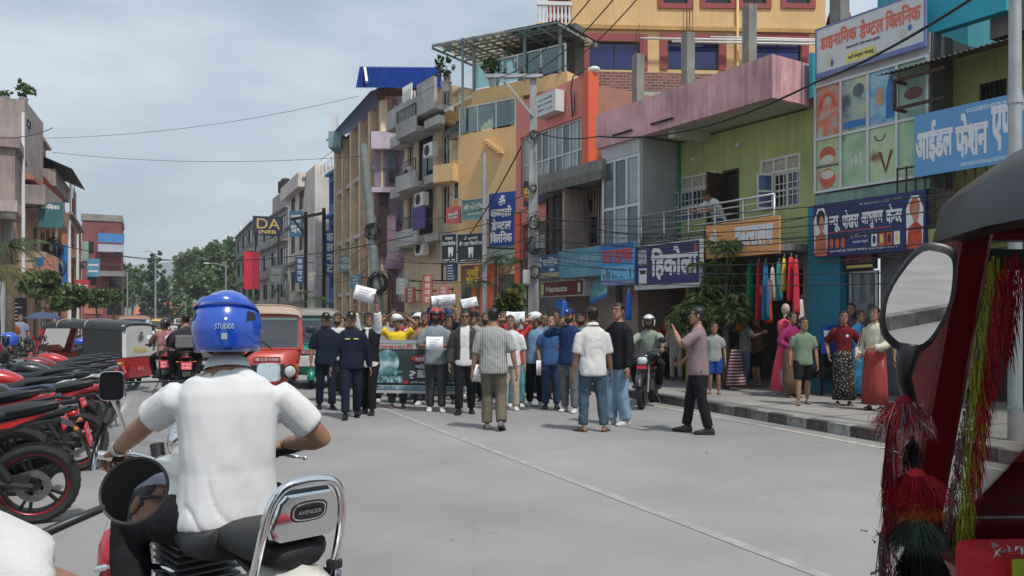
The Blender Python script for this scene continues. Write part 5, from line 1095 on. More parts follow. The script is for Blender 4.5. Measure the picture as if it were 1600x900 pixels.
# navy umbrella on the left pavement
b=gp(67,25,PZ);t=thing('parasol','open navy blue umbrella over a stall on the left pavement','umbrella',b);zt=at(67,487,25).z-PZ
mb=MB();mb.lathe([(.0,zt),(.2,zt-.03),(.4,zt-.11),(.52,zt-.2),(.53,zt-.22),(.4,zt-.13),(.2,zt-.05),(0,zt-.02)],16);mb.build('canopy',M('navy_cloth',(.035,.05,.12),.7,var=.1),t,smooth=30)
mb=MB();mb.tube([(0,0,-.02),(0,0,zt+.06)],.02,8);mb.build('pole',steel,t);mb=MB()
for i in range(8):a=i*PI/4;mb.tube([(0,0,zt-.06),(math.cos(a)*.5,math.sin(a)*.5,zt-.215)],.006,4)
mb.build('ribs',steel,t)
# ================================================================== vehicles
rubber=M('tyre_rubber',(.018,.018,.018),.8,var=.25,scale=20,bump=.3,bscale=90);blackp=M('black_plastic',(.018,.018,.02),.42,var=.15,scale=9);seatm=M('seat_vinyl',(.018,.019,.021),.5,var=.2,scale=10,bump=.15,bscale=120,spec=.25)
alloy=M('black_alloy',(.03,.03,.032),.4,.6,var=.1);chrome=M('chrome',(.80,.80,.82),.09,1.,var=.0);engm=M('engine_metal',(.16,.16,.165),.45,.7,var=.3,scale=14);mirror_m=M('mirror_glass',(.85,.87,.88),.015,1.,var=0)
redlens=M('red_lens',(.42,.01,.012),.15,var=.05,coat=.5);amber=M('amber_lens',(.40,.13,.02),.2,var=.05);clearlens=M('clear_lens',(.62,.64,.66),.12,.2,var=.1,scale=30)
platem=M('red_plate',(.60,.03,.05),.5,var=.05)
def paint(name,col,coat=.6):return M('paint_'+name,col,.32,.1,var=.05,scale=8,coat=coat)
def ell_ring(c,rx,rz,n,p=2.4,axis='y'):
    out=[]
    for j in range(n):
        a=2*PI*j/n;cx,s=math.cos(a),math.sin(a);x=math.copysign(abs(cx) ** (2/p),cx)*rx;z=math.copysign(abs(s) ** (2/p),s)*rz
        out.append(Vector((c[0]+x,c[1],c[2]+z)) if axis == 'y' else Vector((c[0]+x,c[1]+z,c[2])))
    return out
def yloft(mb,secs,n=14,p=2.4):
    """sections (y, x centre, z centre, half width, half height) along the vehicle"""
    mb.loft([ell_ring((x,y,z),a,b,n,p) for y,x,z,a,b in secs]);return mb
WH={}
def wheel(parent,x,y,r,wd,accent=None,spokes=5,disc=True,wire=False,name='wheel'):
    key=(r,wd,accent.name if accent else 0,spokes,wire)
    if key not in WH:
        t=wd/2;k=wd*.55
        ty=MB();ty.lathe([(r-k,-t*.8),(r-k*.5,-t),(r-k*.12,-t*.8),(r,-t*.35),(r,t*.35),(r-k*.12,t*.8),(r-k*.5,t),(r-k,t*.8),(r-k,-t*.8)],36,axis='x')
        for i in range(36):a=2*PI*i/36;m4=Matrix.Rotation(a,4,'X');ty.box(-t*.55,t*.55,r-.004,r+.0015,-.008,.008,None,m4)
        ri=MB();q=r-k;ri.lathe([(q+.004,-t*.7),(q-.03,-t*.55),(q-.03,t*.55),(q+.004,t*.7),(q+.004,-t*.7)],32,m=0,axis='x');ri.lathe([(0,-t*.9),(.05,-t*.9),(.06,0),(.05,t*.9),(0,t*.9)],12,m=0,axis='x')
        if wire:
            for i in range(24):a=2*PI*i/24;b=a+(.5 if i % 2 else -.5);ri.tube([(t*.6*(1 if i % 4 < 2 else -1),.05*math.cos(b),.05*math.sin(b)),(0,(q-.02)*math.cos(a),(q-.02)*math.sin(a))],.0025,4,0)
        else:
            for i in range(spokes):
                a=2*PI*i/spokes
                for da in (-.16,.16):ri.bar((0,.045*math.cos(a),.045*math.sin(a)),(0,(q-.02)*math.cos(a+da),(q-.02)*math.sin(a+da)),.022,.03,0,up=(1,0,0))
        ri.lathe([(q+.006,-t*.62),(q-.006,-t*.72),(q-.012,-t*.62)],32,m=1,axis='x');ri.lathe([(q+.006,t*.62),(q-.006,t*.72),(q-.012,t*.62)],32,m=1,axis='x')
        dk=MB();dk.lathe([(.12,-t-.012),(.07,-t-.012),(.07,-t-.016),(.12,-t-.016),(.12,-t-.012)],24,axis='x')
        WH[key]=(ty.mesh('wheel',rubber,40),ri.mesh('rim',[chrome if wire else alloy,accent or alloy],40),dk.mesh('brake_disc',engm,40))
    a,b,c=WH[key];o=part(name,a,parent,(x,y,r));part('rim',b,o)
    if disc:part('brake_disc',c,o)
    return o
def fender(mb,y,z,r,wd,a0,a1,th=.012,n=14,curve=.035):
    rings=[]
    for i in range(n+1):
        a=lerp(a0,a1,i/n);cy,s=math.cos(a),math.sin(a);ring=[]
        for (u,dr) in ((-1,-curve),(-.7,-.005),(0,curve*.4),(.7,-.005),(1,-curve),(.66,-.02),(0,curve*.4-th),(-.66,-.02)):ring.append(Vector((u*wd/2,y+cy*(r+dr),z+s*(r+dr))))
        rings.append(ring)
    mb.loft(rings);return mb
def mirror_part(parent,base,tip,r,shape='oval',nrm=(0,-1,.1),mat=None):
    mb=MB();mb.tube([base,Vector(base).lerp(Vector(tip),.6)+Vector((0,.01,.02)),tip],.007,6);st=mb.build('mirror_stalk',mat or blackp,parent,smooth=True)
    q=Vector(nrm).normalized().to_track_quat('Y','Z').to_matrix().to_4x4();q.translation=tip
    rx,rz=(r*1.35,r) if shape == 'oval' else (r,r);mb=MB();mb.loft([[q @ v for v in ell_ring((0,y,0),rx*k,rz*k,20,2.6)] for y,k in ((-.03,.5),(-.015,.92),(.004,1.),(.008,.97))]);mb.build('housing',mat or blackp,st,smooth=40)
    mb=MB();mb.loft([[q @ v for v in ell_ring((0,y,0),rx*.9,rz*.9,20,2.6)] for y in (.0085,.0095)]);mb.build('mirror',mirror_m,st)
def moto(name,label,loc,rz,col,accent=None,group=None,rim=None,plate='बा ९३ प',lean=0,cat='motorcycle',bags=False,head=True):
    t=thing(name,label,cat,loc,rz,group);t.rotation_euler.y=lean;body=col;acc=accent or col
    wheel(t,0,.68,.30,.10,rim);wheel(t,0,-.66,.305,.13,rim)
    mb=MB()
    for sx in (-.1,.1):mb.tube([(sx,.68,.30),(sx,.56,.60)],.03,8);mb.tube([(sx,.56,.6),(sx*.9,.42,.95)],.02,8)
    mb.bar((-.12,.43,.93),(.12,.43,.93),.05);mb.build('fork',engm,t,smooth=40)
    fender(MB(),.68,.30,.34,.13,R(20),R(150)).build('front_fender',body,t,smooth=40)
    mb=MB();mb.tube([(0,.42,.86),(0,.30,.55),(0,.02,.36),(0,-.2,.38),(0,-.28,.68),(0,.3,.82)],.025,8)
    for sx in (-.1,.1):mb.tube([(sx,-.1,.72),(sx,-.85,.8)],.016,6);mb.tube([(sx,-.2,.40),(sx,-.66,.305)],.024,8);mb.tube([(sx*1.1,-.52,.37),(sx,-.3,.72)],.028,8)
    mb.build('frame',blackp,t,smooth=40)
    mb=MB();mb.box(-.13,.13,-.16,.2,.3,.5)
    for i in range(8):z=.505+.026*i;mb.box(-.11,.11,.04,.26,z,z+.012)
    mb.box(-.07,.07,.07,.23,.5,.73);mb.lathe([(0,.13),(.1,.13),(.1,.17),(.07,.19),(0,.19)],16,None,Matrix.Translation((0,-.06,.42)),axis='x');mb.lathe([(0,-.13),(.1,-.13),(.1,-.17),(.07,-.19),(0,-.19)],16,None,Matrix.Translation((0,-.06,.42)),axis='x');mb.build('engine',engm,t,bevel=.008)
    mb=MB();mb.tube([(.06,.26,.55),(.1,.34,.4),(.13,.2,.27),(.15,-.1,.27),(.16,-.35,.33)],.02,8);o=mb.build('exhaust',engm,t,smooth=True);mb=MB();mb.tube([(.16,-.33,.33),(.165,-.42,.36),(.175,-.85,.47),(.177,-.88,.478)],[.025,.05,.055,.035],12);mb.build('muffler',blackp,o,smooth=40);mb=MB();mb.bar((.225,-.45,.39),(.23,-.75,.46),.006,.05);mb.build('heat_shield',chrome,o)
    mb=yloft(MB(),[(.44,0,.84,.05,.05),(.40,0,.86,.11,.09),(.25,0,.87,.15,.115),(.08,0,.85,.145,.11),(-.06,0,.82,.10,.08),(-.14,0,.79,.07,.04)],16,2.6);tk=mb.build('tank',body,t,smooth=True);mb=MB();mb.lathe([(0,.02),(.035,.02),(.035,0),(0,0)],12,None,Matrix.Translation((0,.2,.975)));mb.build('filler_cap',chrome,tk)
    for sx in (-1,1):mb=MB();mb.add([(sx*.152,.36,.86),(sx*.158,.1,.84),(sx*.156,.1,.80),(sx*.15,.34,.78)],[(0,1,2,3)]);mb.build('tank_stripe',acc,tk)
    mb=yloft(MB(),[(-.04,0,.80,.07,.03),(-.12,0,.805,.12,.05),(-.3,0,.805,.145,.05),(-.42,0,.83,.135,.055),(-.6,0,.865,.12,.05),(-.78,0,.89,.09,.035),(-.82,0,.89,.05,.015)],14,3);mb.build('seat',seatm,t,smooth=True)
    mb=yloft(MB(),[(-.1,0,.70,.10,.06),(-.3,0,.72,.135,.075),(-.55,0,.78,.12,.06),(-.8,0,.84,.09,.035),(-.95,0,.875,.05,.02)],12,3);tc_=mb.build('tail_cowl',acc if accent and len(label) % 2 else body,t,smooth=True)
    for sx in (-1,1):mb=MB();mb.add([(sx*.139,-.28,.74),(sx*.126,-.56,.82),(sx*.1,-.8,.865),(sx*.128,-.52,.76)],[(0,1,2,3)]);mb.build('tail_stripe',acc,tc_)
    mb=MB();mb.tube([(-.13,-.5,.87),(-.13,-.8,.93),(-.06,-.92,.93),(.06,-.92,.93),(.13,-.8,.93),(.13,-.5,.87)],.014,6);mb.build('grab_rail',blackp,t,smooth=True)
    mb=yloft(MB(),[(-.88,0,.83,.07,.02),(-.93,0,.835,.065,.03),(-.955,0,.835,.05,.02)],12);mb.build('tail_light',redlens,t,smooth=True)
    mb=MB();mb.loft([[Vector((sx*w_,y+dy,z)) for sx,dy in ((-1,0),(1,0),(1,.012),(-1,.012))] for y,z,w_ in ((-.78,.80,.08),(-.92,.74,.085),(-1.0,.62,.08),(-1.04,.46,.075))]);fd=mb.build('rear_mudguard',blackp,t,smooth=40)
    pm=Matrix.Translation((0,-1.012,.66)) @ Matrix.Rotation(R(-14),4,'X');mb=MB();mb.box(-.1,.1,-.012,-.002,-.075,.075,None,pm);pl=mb.build('number_plate',platem,t)
    vs,fs,w_=text_geo(plate,0);
    mb=MB()
    for k,tx in enumerate((plate,'३०'+str(abs(hash(label)) % 10)+'x'.replace('x','६'))):
        vs,fs,w_=text_geo(tx,0);mb.add([pm @ Vector((-.08+v[0]/max(w_,.1)*.16,-.0135,.01-.065*k+v[1]*.06)) for v in vs],fs)
    mb.build('plate_lettering',white_print,pl,fix=False)
    for sx in (-1,1):mb=MB();mb.tube([(sx*.05,-.92,.74),(sx*.14,-.95,.74)],.008,5);mb.ball((sx*.165,-.95,.74),(.028,.02,.017),8);mb.build('indicator',amber,t,smooth=True)
    mb=MB();mb.tube([(-.36,.28,1.03),(-.2,.36,1.03),(-.08,.42,.99),(.08,.42,.99),(.2,.36,1.03),(.36,.28,1.03)],.013,8);hb=mb.build('handlebar',blackp,t,smooth=True)
    for sx in (-1,1):mb=MB();mb.tube([(sx*.26,.33,1.03),(sx*.39,.265,1.03)],.019,8);mb.build('grip',rubber,hb);mb=MB();mb.tube([(sx*.22,.40,1.02),(sx*.36,.36,1.015)],.006,5);mb.build('lever',engm,hb);mirror_part(t,(sx*.2,.36,1.03),(sx*.31,.33,1.20),.055)
    if head:
        mb=yloft(MB(),[(.42,0,.86,.1,.11),(.52,0,.86,.13,.14),(.60,0,.85,.12,.12),(.64,0,.84,.10,.09)],16,2.8);hl=mb.build('headlight_cowl',body,t,smooth=True);mb=yloft(MB(),[(.635,0,.84,.095,.075),(.662,0,.84,.07,.055)],14,2.6);mb.build('headlight_lens',clearlens,hl,smooth=True)
        mb=MB();mb.loft([[Vector((sx*w_,y,z)) for sx in (-1,-.4,.4,1)]+[Vector((sx*w_,y-.006,z)) for sx in (1,.4,-.4,-1)] for y,z,w_ in ((.55,.98,.09),(.48,1.08,.06))]);mb.build('fly_screen',blackp,hl)
        mb=MB();mb.box(-.09,.09,.672,.68,.7,.76);mb.build('number_plate',platem,t)
    for sx in (-1,1):
        mb=MB();mb.tube([(sx*.12,-.02,.36),(sx*.27,-.02,.36)],.013,6);mb.build('foot_peg',rubber,t);mb=MB();mb.tube([(sx*.12,-.4,.44),(sx*.24,-.45,.44)],.011,6);mb.build('foot_peg',rubber,t)
    mb=MB();mb.tube([(-.1,-.05,.3),(-.24,-.1,.015)],.011,6);mb.build('kickstand',engm,t);mb=MB();mb.bar((-.1,-.15,.40),(-.1,-.64,.36),.02,.07);mb.build('chain_guard',blackp,t)
    return t
def rickshaw(name,label,loc,rz,col,trim,canopy,rear_white=False,group=None,cream=None,full=True,front_mirrors=True,plate='बा २ ह',windows=True):
    """three-wheeled taxi: nose forward (+y)"""
    t=thing(name,label,'auto rickshaw',loc,rz,group)
    for x,y in ((0,1.02),(-.54,-.78),(.54,-.78)):wheel(t,x,y,.22,.11,None,5,False)
    fender(MB(),1.02,.22,.27,.17,R(0),R(175)).build('front_fender',col,t,smooth=40)
    # nose cowl
    mb=MB();rings=[]
    for z,hw,yf,yb in ((.36,.30,1.16,.60),(.50,.46,1.20,.60),(.72,.57,1.16,.60),(.92,.615,1.02,.60),(1.0,.62,.95,.60)):
        rings.append([Vector((-hw,yb,z)),Vector((hw,yb,z)),Vector((hw,lerp(yb,yf,.55),z)),Vector((hw*.82,lerp(yb,yf,.86),z)),Vector((hw*.4,yf-.01,z)),Vector((0,yf,z)),Vector((-hw*.4,yf-.01,z)),Vector((-hw*.82,lerp(yb,yf,.86),z)),Vector((-hw,lerp(yb,yf,.55),z))])
    mb.loft(rings);nose=mb.build('nose_cowl',col,t,smooth=50)
    mb=MB();mb.box(-.30,.30,1.165,1.2,.52,.76);mb.build('grille_panel',trim,nose,bevel=.02);mb=MB();mb.box(-.24,.24,1.05,1.125,.80,.89);pl=mb.build('number_plate',M('dull_plate',(.30,.07,.06),.5),nose)
    vs,fs,w_=text_geo(plate+' ०३७४',0);mb=MB();mb.add([(.2-v[0]/w_*.4,1.127,.815+v[1]*.075) for v in vs],fs);mb.build('plate_lettering',white_print,pl,fix=False)
    for sx in (-1,1):
        mb=MB();m4=Matrix.Translation((sx*.40,1.08,.62));mb.lathe([(.0,.0),(.115,.0),(.125,.06),(.11,.085),(.1,.08)],20,0,m4,axis='y');h=mb.build('headlight',blackp,nose,smooth=40);mb=MB();mb.lathe([(.1,.078),(.06,.1),(0,.108)],20,0,m4,axis='y');mb.build('lens',clearlens,h,smooth=True)
        mb=MB();mb.box(sx*.53-.04,sx*.53+.04,1.02,1.06,.62,.74);mb.build('indicator',amber,nose,bevel=.015)
    # floor, rear body
    mb=MB();mb.box(-.6,.6,-1.2,.62,.30,.37);mb.build('floor',blackp,t)
    mb=MB()
    for sx in (-1,1):mb.loft([[Vector((sx*.65,y,z)),Vector((sx*.60,y,z)),Vector((sx*.60,y,.371)),Vector((sx*.65,y,.371))] for y,z in ((-.30,.62),(-.45,.82),(-.8,.86),(-1.22,.86))])
    mb.box(-.65,.65,-1.27,-1.221,.36,.86);bd=mb.build('rear_body',col,t,smooth=40)
    mb=MB()
    for sx in (-1,1):mb.box(min(sx*.651,sx*.656),max(sx*.651,sx*.656),-1.22,-.42,.70,.76)
    mb.build('side_stripe',trim,bd)
    for sx in (-1,1):mb=MB();mb.box(sx*.52-.06,sx*.52+.06,-1.30,-1.271,.6,.74);mb.build('tail_light',redlens,bd,bevel=.01)
    mb=MB();mb.box(-.14,.14,-1.285,-1.271,.5,.66);pl=mb.build('number_plate',platem,bd);vs,fs,w_=text_geo('बा १ ह',0);mb=MB();mb.add([(-.12+v[0]/w_*.24,-1.287,.54+v[1]*.1) for v in vs],fs);mb.build('plate_lettering',white_print,pl,fix=False)
    # windscreen
    mb=MB()
    for sx in (-1,1):mb.loft([[Vector((sx*.62+dx,.82+dy,1.0)) for dx,dy in ((-.038,-.05),(.038,-.05),(.038,.05),(-.038,.05))],[Vector((sx*.61+dx,.64+dy,1.64)) for dx,dy in ((-.036,-.045),(.036,-.045),(.036,.045),(-.036,.045))]])
    mb.bar((-.58,.645,1.64),(.58,.645,1.64),.06);mb.bar((-.585,.84,1.02),(.585,.84,1.02),.05);ws=mb.build('windscreen_frame',col,t,bevel=.012)
    mb=MB();mb.quad((-.585,.85,1.04),(.585,.85,1.04),(.575,.68,1.62),(-.575,.68,1.62));mb.build('windscreen',glass_mat('screen_glass',(.86,.94,.92),.90),ws);mb=MB();mb.tube([(-.1,.875,1.03),(.25,.80,1.3)],.006,5);mb.build('wiper',blackp,ws);mb=MB();mb.quad((-.55,.708,1.56),(.55,.708,1.56),(.55,.694,1.6),(-.55,.694,1.6));mb.build('sun_strip',M('sun_strip',(.05,.12,.1),.4),ws)
    # canopy
    def arch(y,zb,zt,hw):
        out=[]
        for i in range(13):a=PI*i/12;cx=-math.cos(a);out.append(Vector((math.copysign(abs(cx) ** .55,cx)*hw,y,zb+(zt-zb)*math.sin(a) ** .6)))
        return out
    mb=MB();rr=[]
    for y,zb,zt,hw in ((.72,1.60,1.70,.63),(.66,1.61,1.76,.655),(.5,1.62,1.81,.66),(.0,1.62,1.84,.665),(-.6,1.60,1.84,.665),(-1.1,1.58,1.80,.66),(-1.27,1.55,1.74,.64)):
        o_=arch(y,zb,zt,hw);i_=[Vector((p.x*.965,p.y,zb+(p.z-zb)*.85-.01)) for p in o_];rr.append(o_+i_[::-1])
    mb.loft(rr);cn=mb.build('canopy',canopy,t,smooth=60)
    mb=MB()
    for y in (.3,-.35):rr=[];o_=arch(y,1.62,1.845,.668);mb.tube([p+Vector((0,0,.004)) for p in o_],.014,6)
    mb.build('canopy_rib',M('rib_pale',(.3,.3,.3),.5) if rear_white else canopy,cn,smooth=True)
    for sx in (-1,1):
        mb=MB();mb.loft([[Vector((sx*.655,-.34,.84)),Vector((sx*.655,-.28,1.61)),Vector((sx*.63,-.28,1.61)),Vector((sx*.63,-.34,.84))],[Vector((sx*.655,-1.2,.861)),Vector((sx*.65,-1.2,1.59)),Vector((sx*.62,-1.2,1.59)),Vector((sx*.63,-1.2,.861))]])
        mb.build('side_curtain',canopy,t,bevel=.01)
    mb=MB();mb.loft([[Vector((-.65,-1.2,.861)),Vector((.65,-1.2,.861)),Vector((.60,-1.28,.861)),Vector((-.60,-1.28,.861))],[Vector((-.64,-1.18,1.70)),Vector((.64,-1.18,1.70)),Vector((.58,-1.26,1.70)),Vector((-.58,-1.26,1.70))]]);rc=mb.build('rear_curtain',M('rear_white_sheet',(.55,.56,.54),.5,var=.08) if rear_white else canopy,t,bevel=.03)
    if rear_white:
        lettering(rc,'ॐ',-.1,1.3,.22,.22,M('grey_print'),y=-1.29,bold=.02);lettering(rc,'नेपाल',-.3,1.0,.6,.16,M('yellow_print'),y=-1.288,bold=.02)
    mb=MB()
    for sx in (-1,1):mb.tube([(sx*.62,-.3,.6),(sx*.62,-.3,1.62)],.02,6)
    mb.build('roof_post',blackp,t)
    mb=MB();mb.box(-.56,.56,-1.05,-.6,.55,.68);mb.box(-.56,.56,-1.15,-1.02,.68,1.15);mb.build('passenger_seat',seatm,t,bevel=.04);mb=MB();mb.box(-.25,.25,-.12,.2,.5,.62);mb.box(-.22,.22,-.16,-.1,.62,.95);mb.build('driver_seat',seatm,t,bevel=.03)
    mb=MB();mb.tube([(-.32,.52,.98),(0,.62,1.02),(.32,.52,.98)],.015,6);mb.tube([(0,.62,1.02),(0,.85,.6)],.03,8);mb.build('handlebar',blackp,t)
    if front_mirrors:
        for sx in (-1,1):mirror_part(t,(sx*.64,.72,1.3),(sx*.80,.80,1.38),.07,nrm=(0,-1,0))
    return t
def car(name,label,loc,rz,col,L_=4.0,h=1.5,w_=1.7,group=None,van=False,cat='car'):
    t=thing(name,label,cat,loc,rz,group);hw=w_/2;fl=L_/2
    mb=MB();S=[(-fl,.62,.22,.92),(-fl+.12,.62,.30,1.0),(-fl*.55,.62,.34,1.0),(0,.60,.36,1.0),(fl*.55,.58,.36,.98),(fl-.15,.54,.28,.9),(fl,.50,.18,.8)]
    yloft(mb,[(y,0,z,hw*k,b) for y,z,b,k in S],18,5);mb.build('body',col,t,smooth=50)
    top=h-.06;mb=MB();a0,a1=(-fl+.12,fl*.42) if not van else (-fl+.05,fl*.8);b0,b1=(-fl+.55,fl*.05) if not van else (-fl+.15,fl*.5)
    low=[Vector((sx*hw*.94,y,.9)) for sx,y in ((-1,a0),(1,a0),(1,a1),(-1,a1))];hi=[Vector((sx*hw*.78,y,top)) for sx,y in ((-1,b0),(1,b0),(1,b1),(-1,b1))]
    mb.loft([low,hi]);gz=mb.build('cabin_glass',gdark,t,bevel=.05)
    mb=MB();mb.loft([[Vector((p.x*1.02,p.y,top-.02)) for p in hi],[Vector((p.x*.96,p.y,h)) for p in hi]]);mb.build('roof',col,t,bevel=.03)
    mb=MB()
    for i in range(4):mb.bar(low[i]*1.005,hi[i]*1.005,.07)
    for sx in (-1,1):mb.bar((sx*hw*.945,lerp(a0,a1,.5),.9),(sx*hw*.785,lerp(b0,b1,.5),top),.06)
    mb.build('roof_pillar',col,t)
    for sx in (-1,1):
        for y in (-fl*.62,fl*.62):wheel(t,sx*(hw-.1),y,.31,.2,None,5,False)
        mb=MB();mb.box(sx*hw*.72-.14,sx*hw*.72+.14,fl-.08,fl-.0,.58,.72);mb.build('headlight',clearlens,t,bevel=.03);mb=MB();mb.box(sx*hw*.78-.09,sx*hw*.78+.09,-fl-.01,-fl+.06,.62,.86);mb.build('tail_light',redlens,t,bevel=.02)
        mb=MB();mb.ball((sx*(hw+.08),a1-.25,.98),(.09,.05,.07),8);mb.build('wing_mirror',col,t,smooth=True)
    mb=MB();mb.box(-.22,.22,-fl-.02,-fl-.004,.55,.66);mb.build('number_plate',platem,t);mb=MB();mb.box(-hw*.9,hw*.9,fl-.02,fl+.05,.36,.46);mb.box(-hw*.9,hw*.9,-fl-.05,-fl+.02,.36,.46);mb.build('bumper',blackp,t,bevel=.02)
    return t
hd=lambda dx,dy:math.atan2(-dx,dy)      # turn that points local +y along (dx, dy)
RZP=hd(-.914,-.405)
black_c=paint('black',(.014,.014,.016));red_c=paint('red',(.42,.012,.015));blue_c=paint('blue',(.02,.08,.42));white_c=paint('white',(.62,.62,.60));maroon_c=paint('maroon',(.17,.015,.02));grey_c=paint('grey',(.13,.135,.14));green_c=paint('green',(.01,.19,.13))
tarp=M('black_vinyl',(.022,.024,.027),.38,var=.2,scale=4,bump=.15,bscale=14)
# --- motorcycles parked nose in along the left side
PARK=[(6.95,-1.5,black_c,red_c,red_c,'nearest parked black motorcycle with thin red rim stripe and red plate'),(8.25,-1.75,black_c,red_c,None,'second parked black motorcycle with red tail stripe'),(9.2,-1.42,black_c,red_c,red_c,'third parked motorcycle with dark blue seat cloth'),(10.15,-1.75,blue_c,white_c,None,'parked blue motorcycle fourth from the camera'),(11.05,-1.55,red_c,white_c,None,'parked red motorcycle fifth from the camera'),
        (12.1,-1.8,blue_c,white_c,None,'parked bright blue motorcycle with black helmet on its tank'),(12.9,-1.45,black_c,grey_c,M('paint_gold_rim',(.28,.16,.05),.4,.6),'parked black motorcycle with brownish gold rims'),(13.9,-1.75,grey_c,red_c,None,'parked grey motorcycle with red stripe next to the blue helmet on a mirror'),(14.8,-1.6,maroon_c,black_c,None,'parked maroon motorcycle in the middle of the row'),(15.6,-1.8,black_c,white_c,None,'parked black motorcycle with white stripe near the three-wheeler'),(16.4,-1.55,red_c,black_c,None,'parked red motorcycle next to the three-wheeler'),(17.3,-1.75,black_c,red_c,None,'last parked black motorcycle before the three-wheeler')]
for k,(s,tt,c,a,rm,lb) in enumerate(PARK):
    moto('motorcycle',lb,ST(s,tt),RZP+random.uniform(-.2,.1)*(k > 0),c,a,'motorcycles parked in a row',rm,lean=R(random.uniform(-8,-4)))
for k in range(5):
    moto('motorcycle',['black motorcycle parked behind the three-wheeler','red motorcycle parked behind the three-wheeler','blue motorcycle far along the left kerb','grey motorcycle far along the left kerb','maroon motorcycle at the far left kerb'][k],ST(23.5+1.1*k+(k > 1)*6,-2.3),RZP+random.uniform(-.1,.1),[black_c,red_c,blue_c,grey_c,maroon_c][k],None,'motorcycles parked in a row',None,lean=R(-5))
mb=MB();p0=ST(9.2,-1.42);m4=Matrix.Translation(p0) @ Matrix.Rotation(RZP,4,'Z');rr=[]
for y in (-.02,-.2,-.4,-.55):rr.append([m4 @ Vector((x,y,z+(.0 if y >-.3 else .03)-.002*abs(x)*10)) for x,z in ((-.19,.76),(-.15,.85),(0,.865),(.15,.85),(.19,.76))]+[m4 @ Vector((x,y,z)) for x,z in ((.17,.755),(0,.84),(-.17,.755))])
mb.loft(rr);tag(mb.build('seat_cloth',M('navy_cloth'),smooth=50),'dark blue cloth spread over the third parked motorcycle seat','cloth')
# --- three-wheelers
rickshaw('auto_rickshaw','red three-wheeler with black canopy and white rear sheet parked sideways',gp(136,17.9),hd(-1,.06),red_c,M('yellow_print'),tarp,rear_white=True).scale=(.96,.96,.86)
rickshaw('auto_rickshaw','red three-wheeler with cream roof facing the camera behind the rider',gp(414,15.6),hd(4.7,-15.6)+.04,paint('faded_red',(.40,.05,.04),.3),blackp,M('cream_canopy',(.36,.27,.20),.6,var=.1))
rickshaw('auto_rickshaw','green three-wheeler facing the camera beside the policemen',gp(489,19.2),hd(5,-19)-.05,green_c,white_c,M('grey_canopy',(.22,.20,.17),.6,var=.1))
rickshaw('auto_rickshaw','distant red and blue three-wheeler driving up the street',gp(210,36),hd(.42,-.9),blue_c,red_c,M('brown_canopy',(.25,.14,.1),.6,var=.1))
rickshaw('auto_rickshaw','far yellow roofed three-wheeler',gp(250,62),hd(.4,-.9),paint('yellow',(.55,.33,.03)),black_c,paint('yellow',(.55,.33,.03)))
car('car','dark grey car ahead of the motorcyclists',gp(338,27),hd(-.42,.9),grey_c,4.2,1.62,1.75)
car('car','white car in the distance left of the blue helmet',gp(272,75),hd(.42,-.9),white_c,group='distant cars');car('car','white van far down the street',gp(284,88),hd(.42,-.9),white_c,4.4,2.0,1.75,'distant cars',True);car('car','black car far down the left side',gp(228,70),hd(.42,-.9),black_c,group='distant cars');car('car','far orange roofed van beside the white van',gp(297,80),hd(.42,-.9),paint('orange',(.45,.14,.03)),4.2,1.9,1.7,'distant cars',True)
# ================================================================== people
SC2=bpy.data.scenes.new('tmp');VL2=SC2.view_layers[0]
def remeshed(mb,vox,smooth=4):
    """one continuous skin around the lofted limbs"""
    me=bpy.data.meshes.new('t');me.from_pydata(mb.v,[],mb.f);o=bpy.data.objects.new('t',me);SC2.collection.objects.link(o)
    r=o.modifiers.new('r','REMESH');r.mode='VOXEL';r.voxel_size=vox
    s=o.modifiers.new('s','SMOOTH');s.factor=.5;s.iterations=smooth
    VL2.update();dg=VL2.depsgraph;out=bpy.data.meshes.new_from_object(o.evaluated_get(dg));bpy.data.objects.remove(o);bpy.data.meshes.remove(me);return out
def folds(me,amp,f=9.,seed=0.,zsq=.45,drop=None):
    n=len(me.vertices);co=[0.]*(3*n);no=[0.]*(3*n);me.vertices.foreach_get('co',co);me.vertices.foreach_get('normal',no);nz_=mnoise.noise
    for i in range(0,3*n,3):
        x,y,z=co[i:i+3];q=nz_(Vector((x*f+seed,y*f,z*f*zsq+seed)));q2=nz_(Vector((x*f*2.3,y*f*2.3+seed,z*f*1.1+x*6)))
        q3=nz_(Vector((x*2.6+seed,y*2.6+5,z*2.6-seed)));u=x*9+z*15+q*4.5+y*4;d=amp*((.35-abs(q)*1.5)+.45*q2)
        if q3 >-.1:d -= amp*1.1*min(1,(q3+.1)*3)*(1-abs(math.sin(u))) ** 5
        co[i]=x+no[i]*d;co[i+1]=y+no[i+1]*d;co[i+2]=z+no[i+2]*d
    me.vertices.foreach_set('co',co);me.update()
    return me
def two_bone(a,c,l1,l2,pole):
    a,c=Vector(a),Vector(c);d=c-a;L_=d.length
    if L_ > (l1+l2)*.998:d *= (l1+l2)*.998/L_;c=a+d;L_=d.length
    u=d.normalized();x=(l1*l1-l2*l2+L_*L_)/(2*L_);h=math.sqrt(max(0,l1*l1-x*x));p=Vector(pole);p=(p-u*p.dot(u))
    if p.length < 1e-4:p=Vector((0,1,0))
    return a+u*x+p.normalized()*h,c
HEADT=[(-.116,.016,.076,.04),(-.108,.032,.084,.02),(-.092,.047,.088,-.012),(-.07,.057,.088,-.046),(-.045,.063,.086,-.072),(-.015,.068,.085,-.088),(.015,.071,.084,-.098),(.045,.0735,.086,-.103),(.072,.069,.078,-.097),(.092,.055,.057,-.078),(.105,.034,.03,-.052),(.112,.012,.0,-.025)]
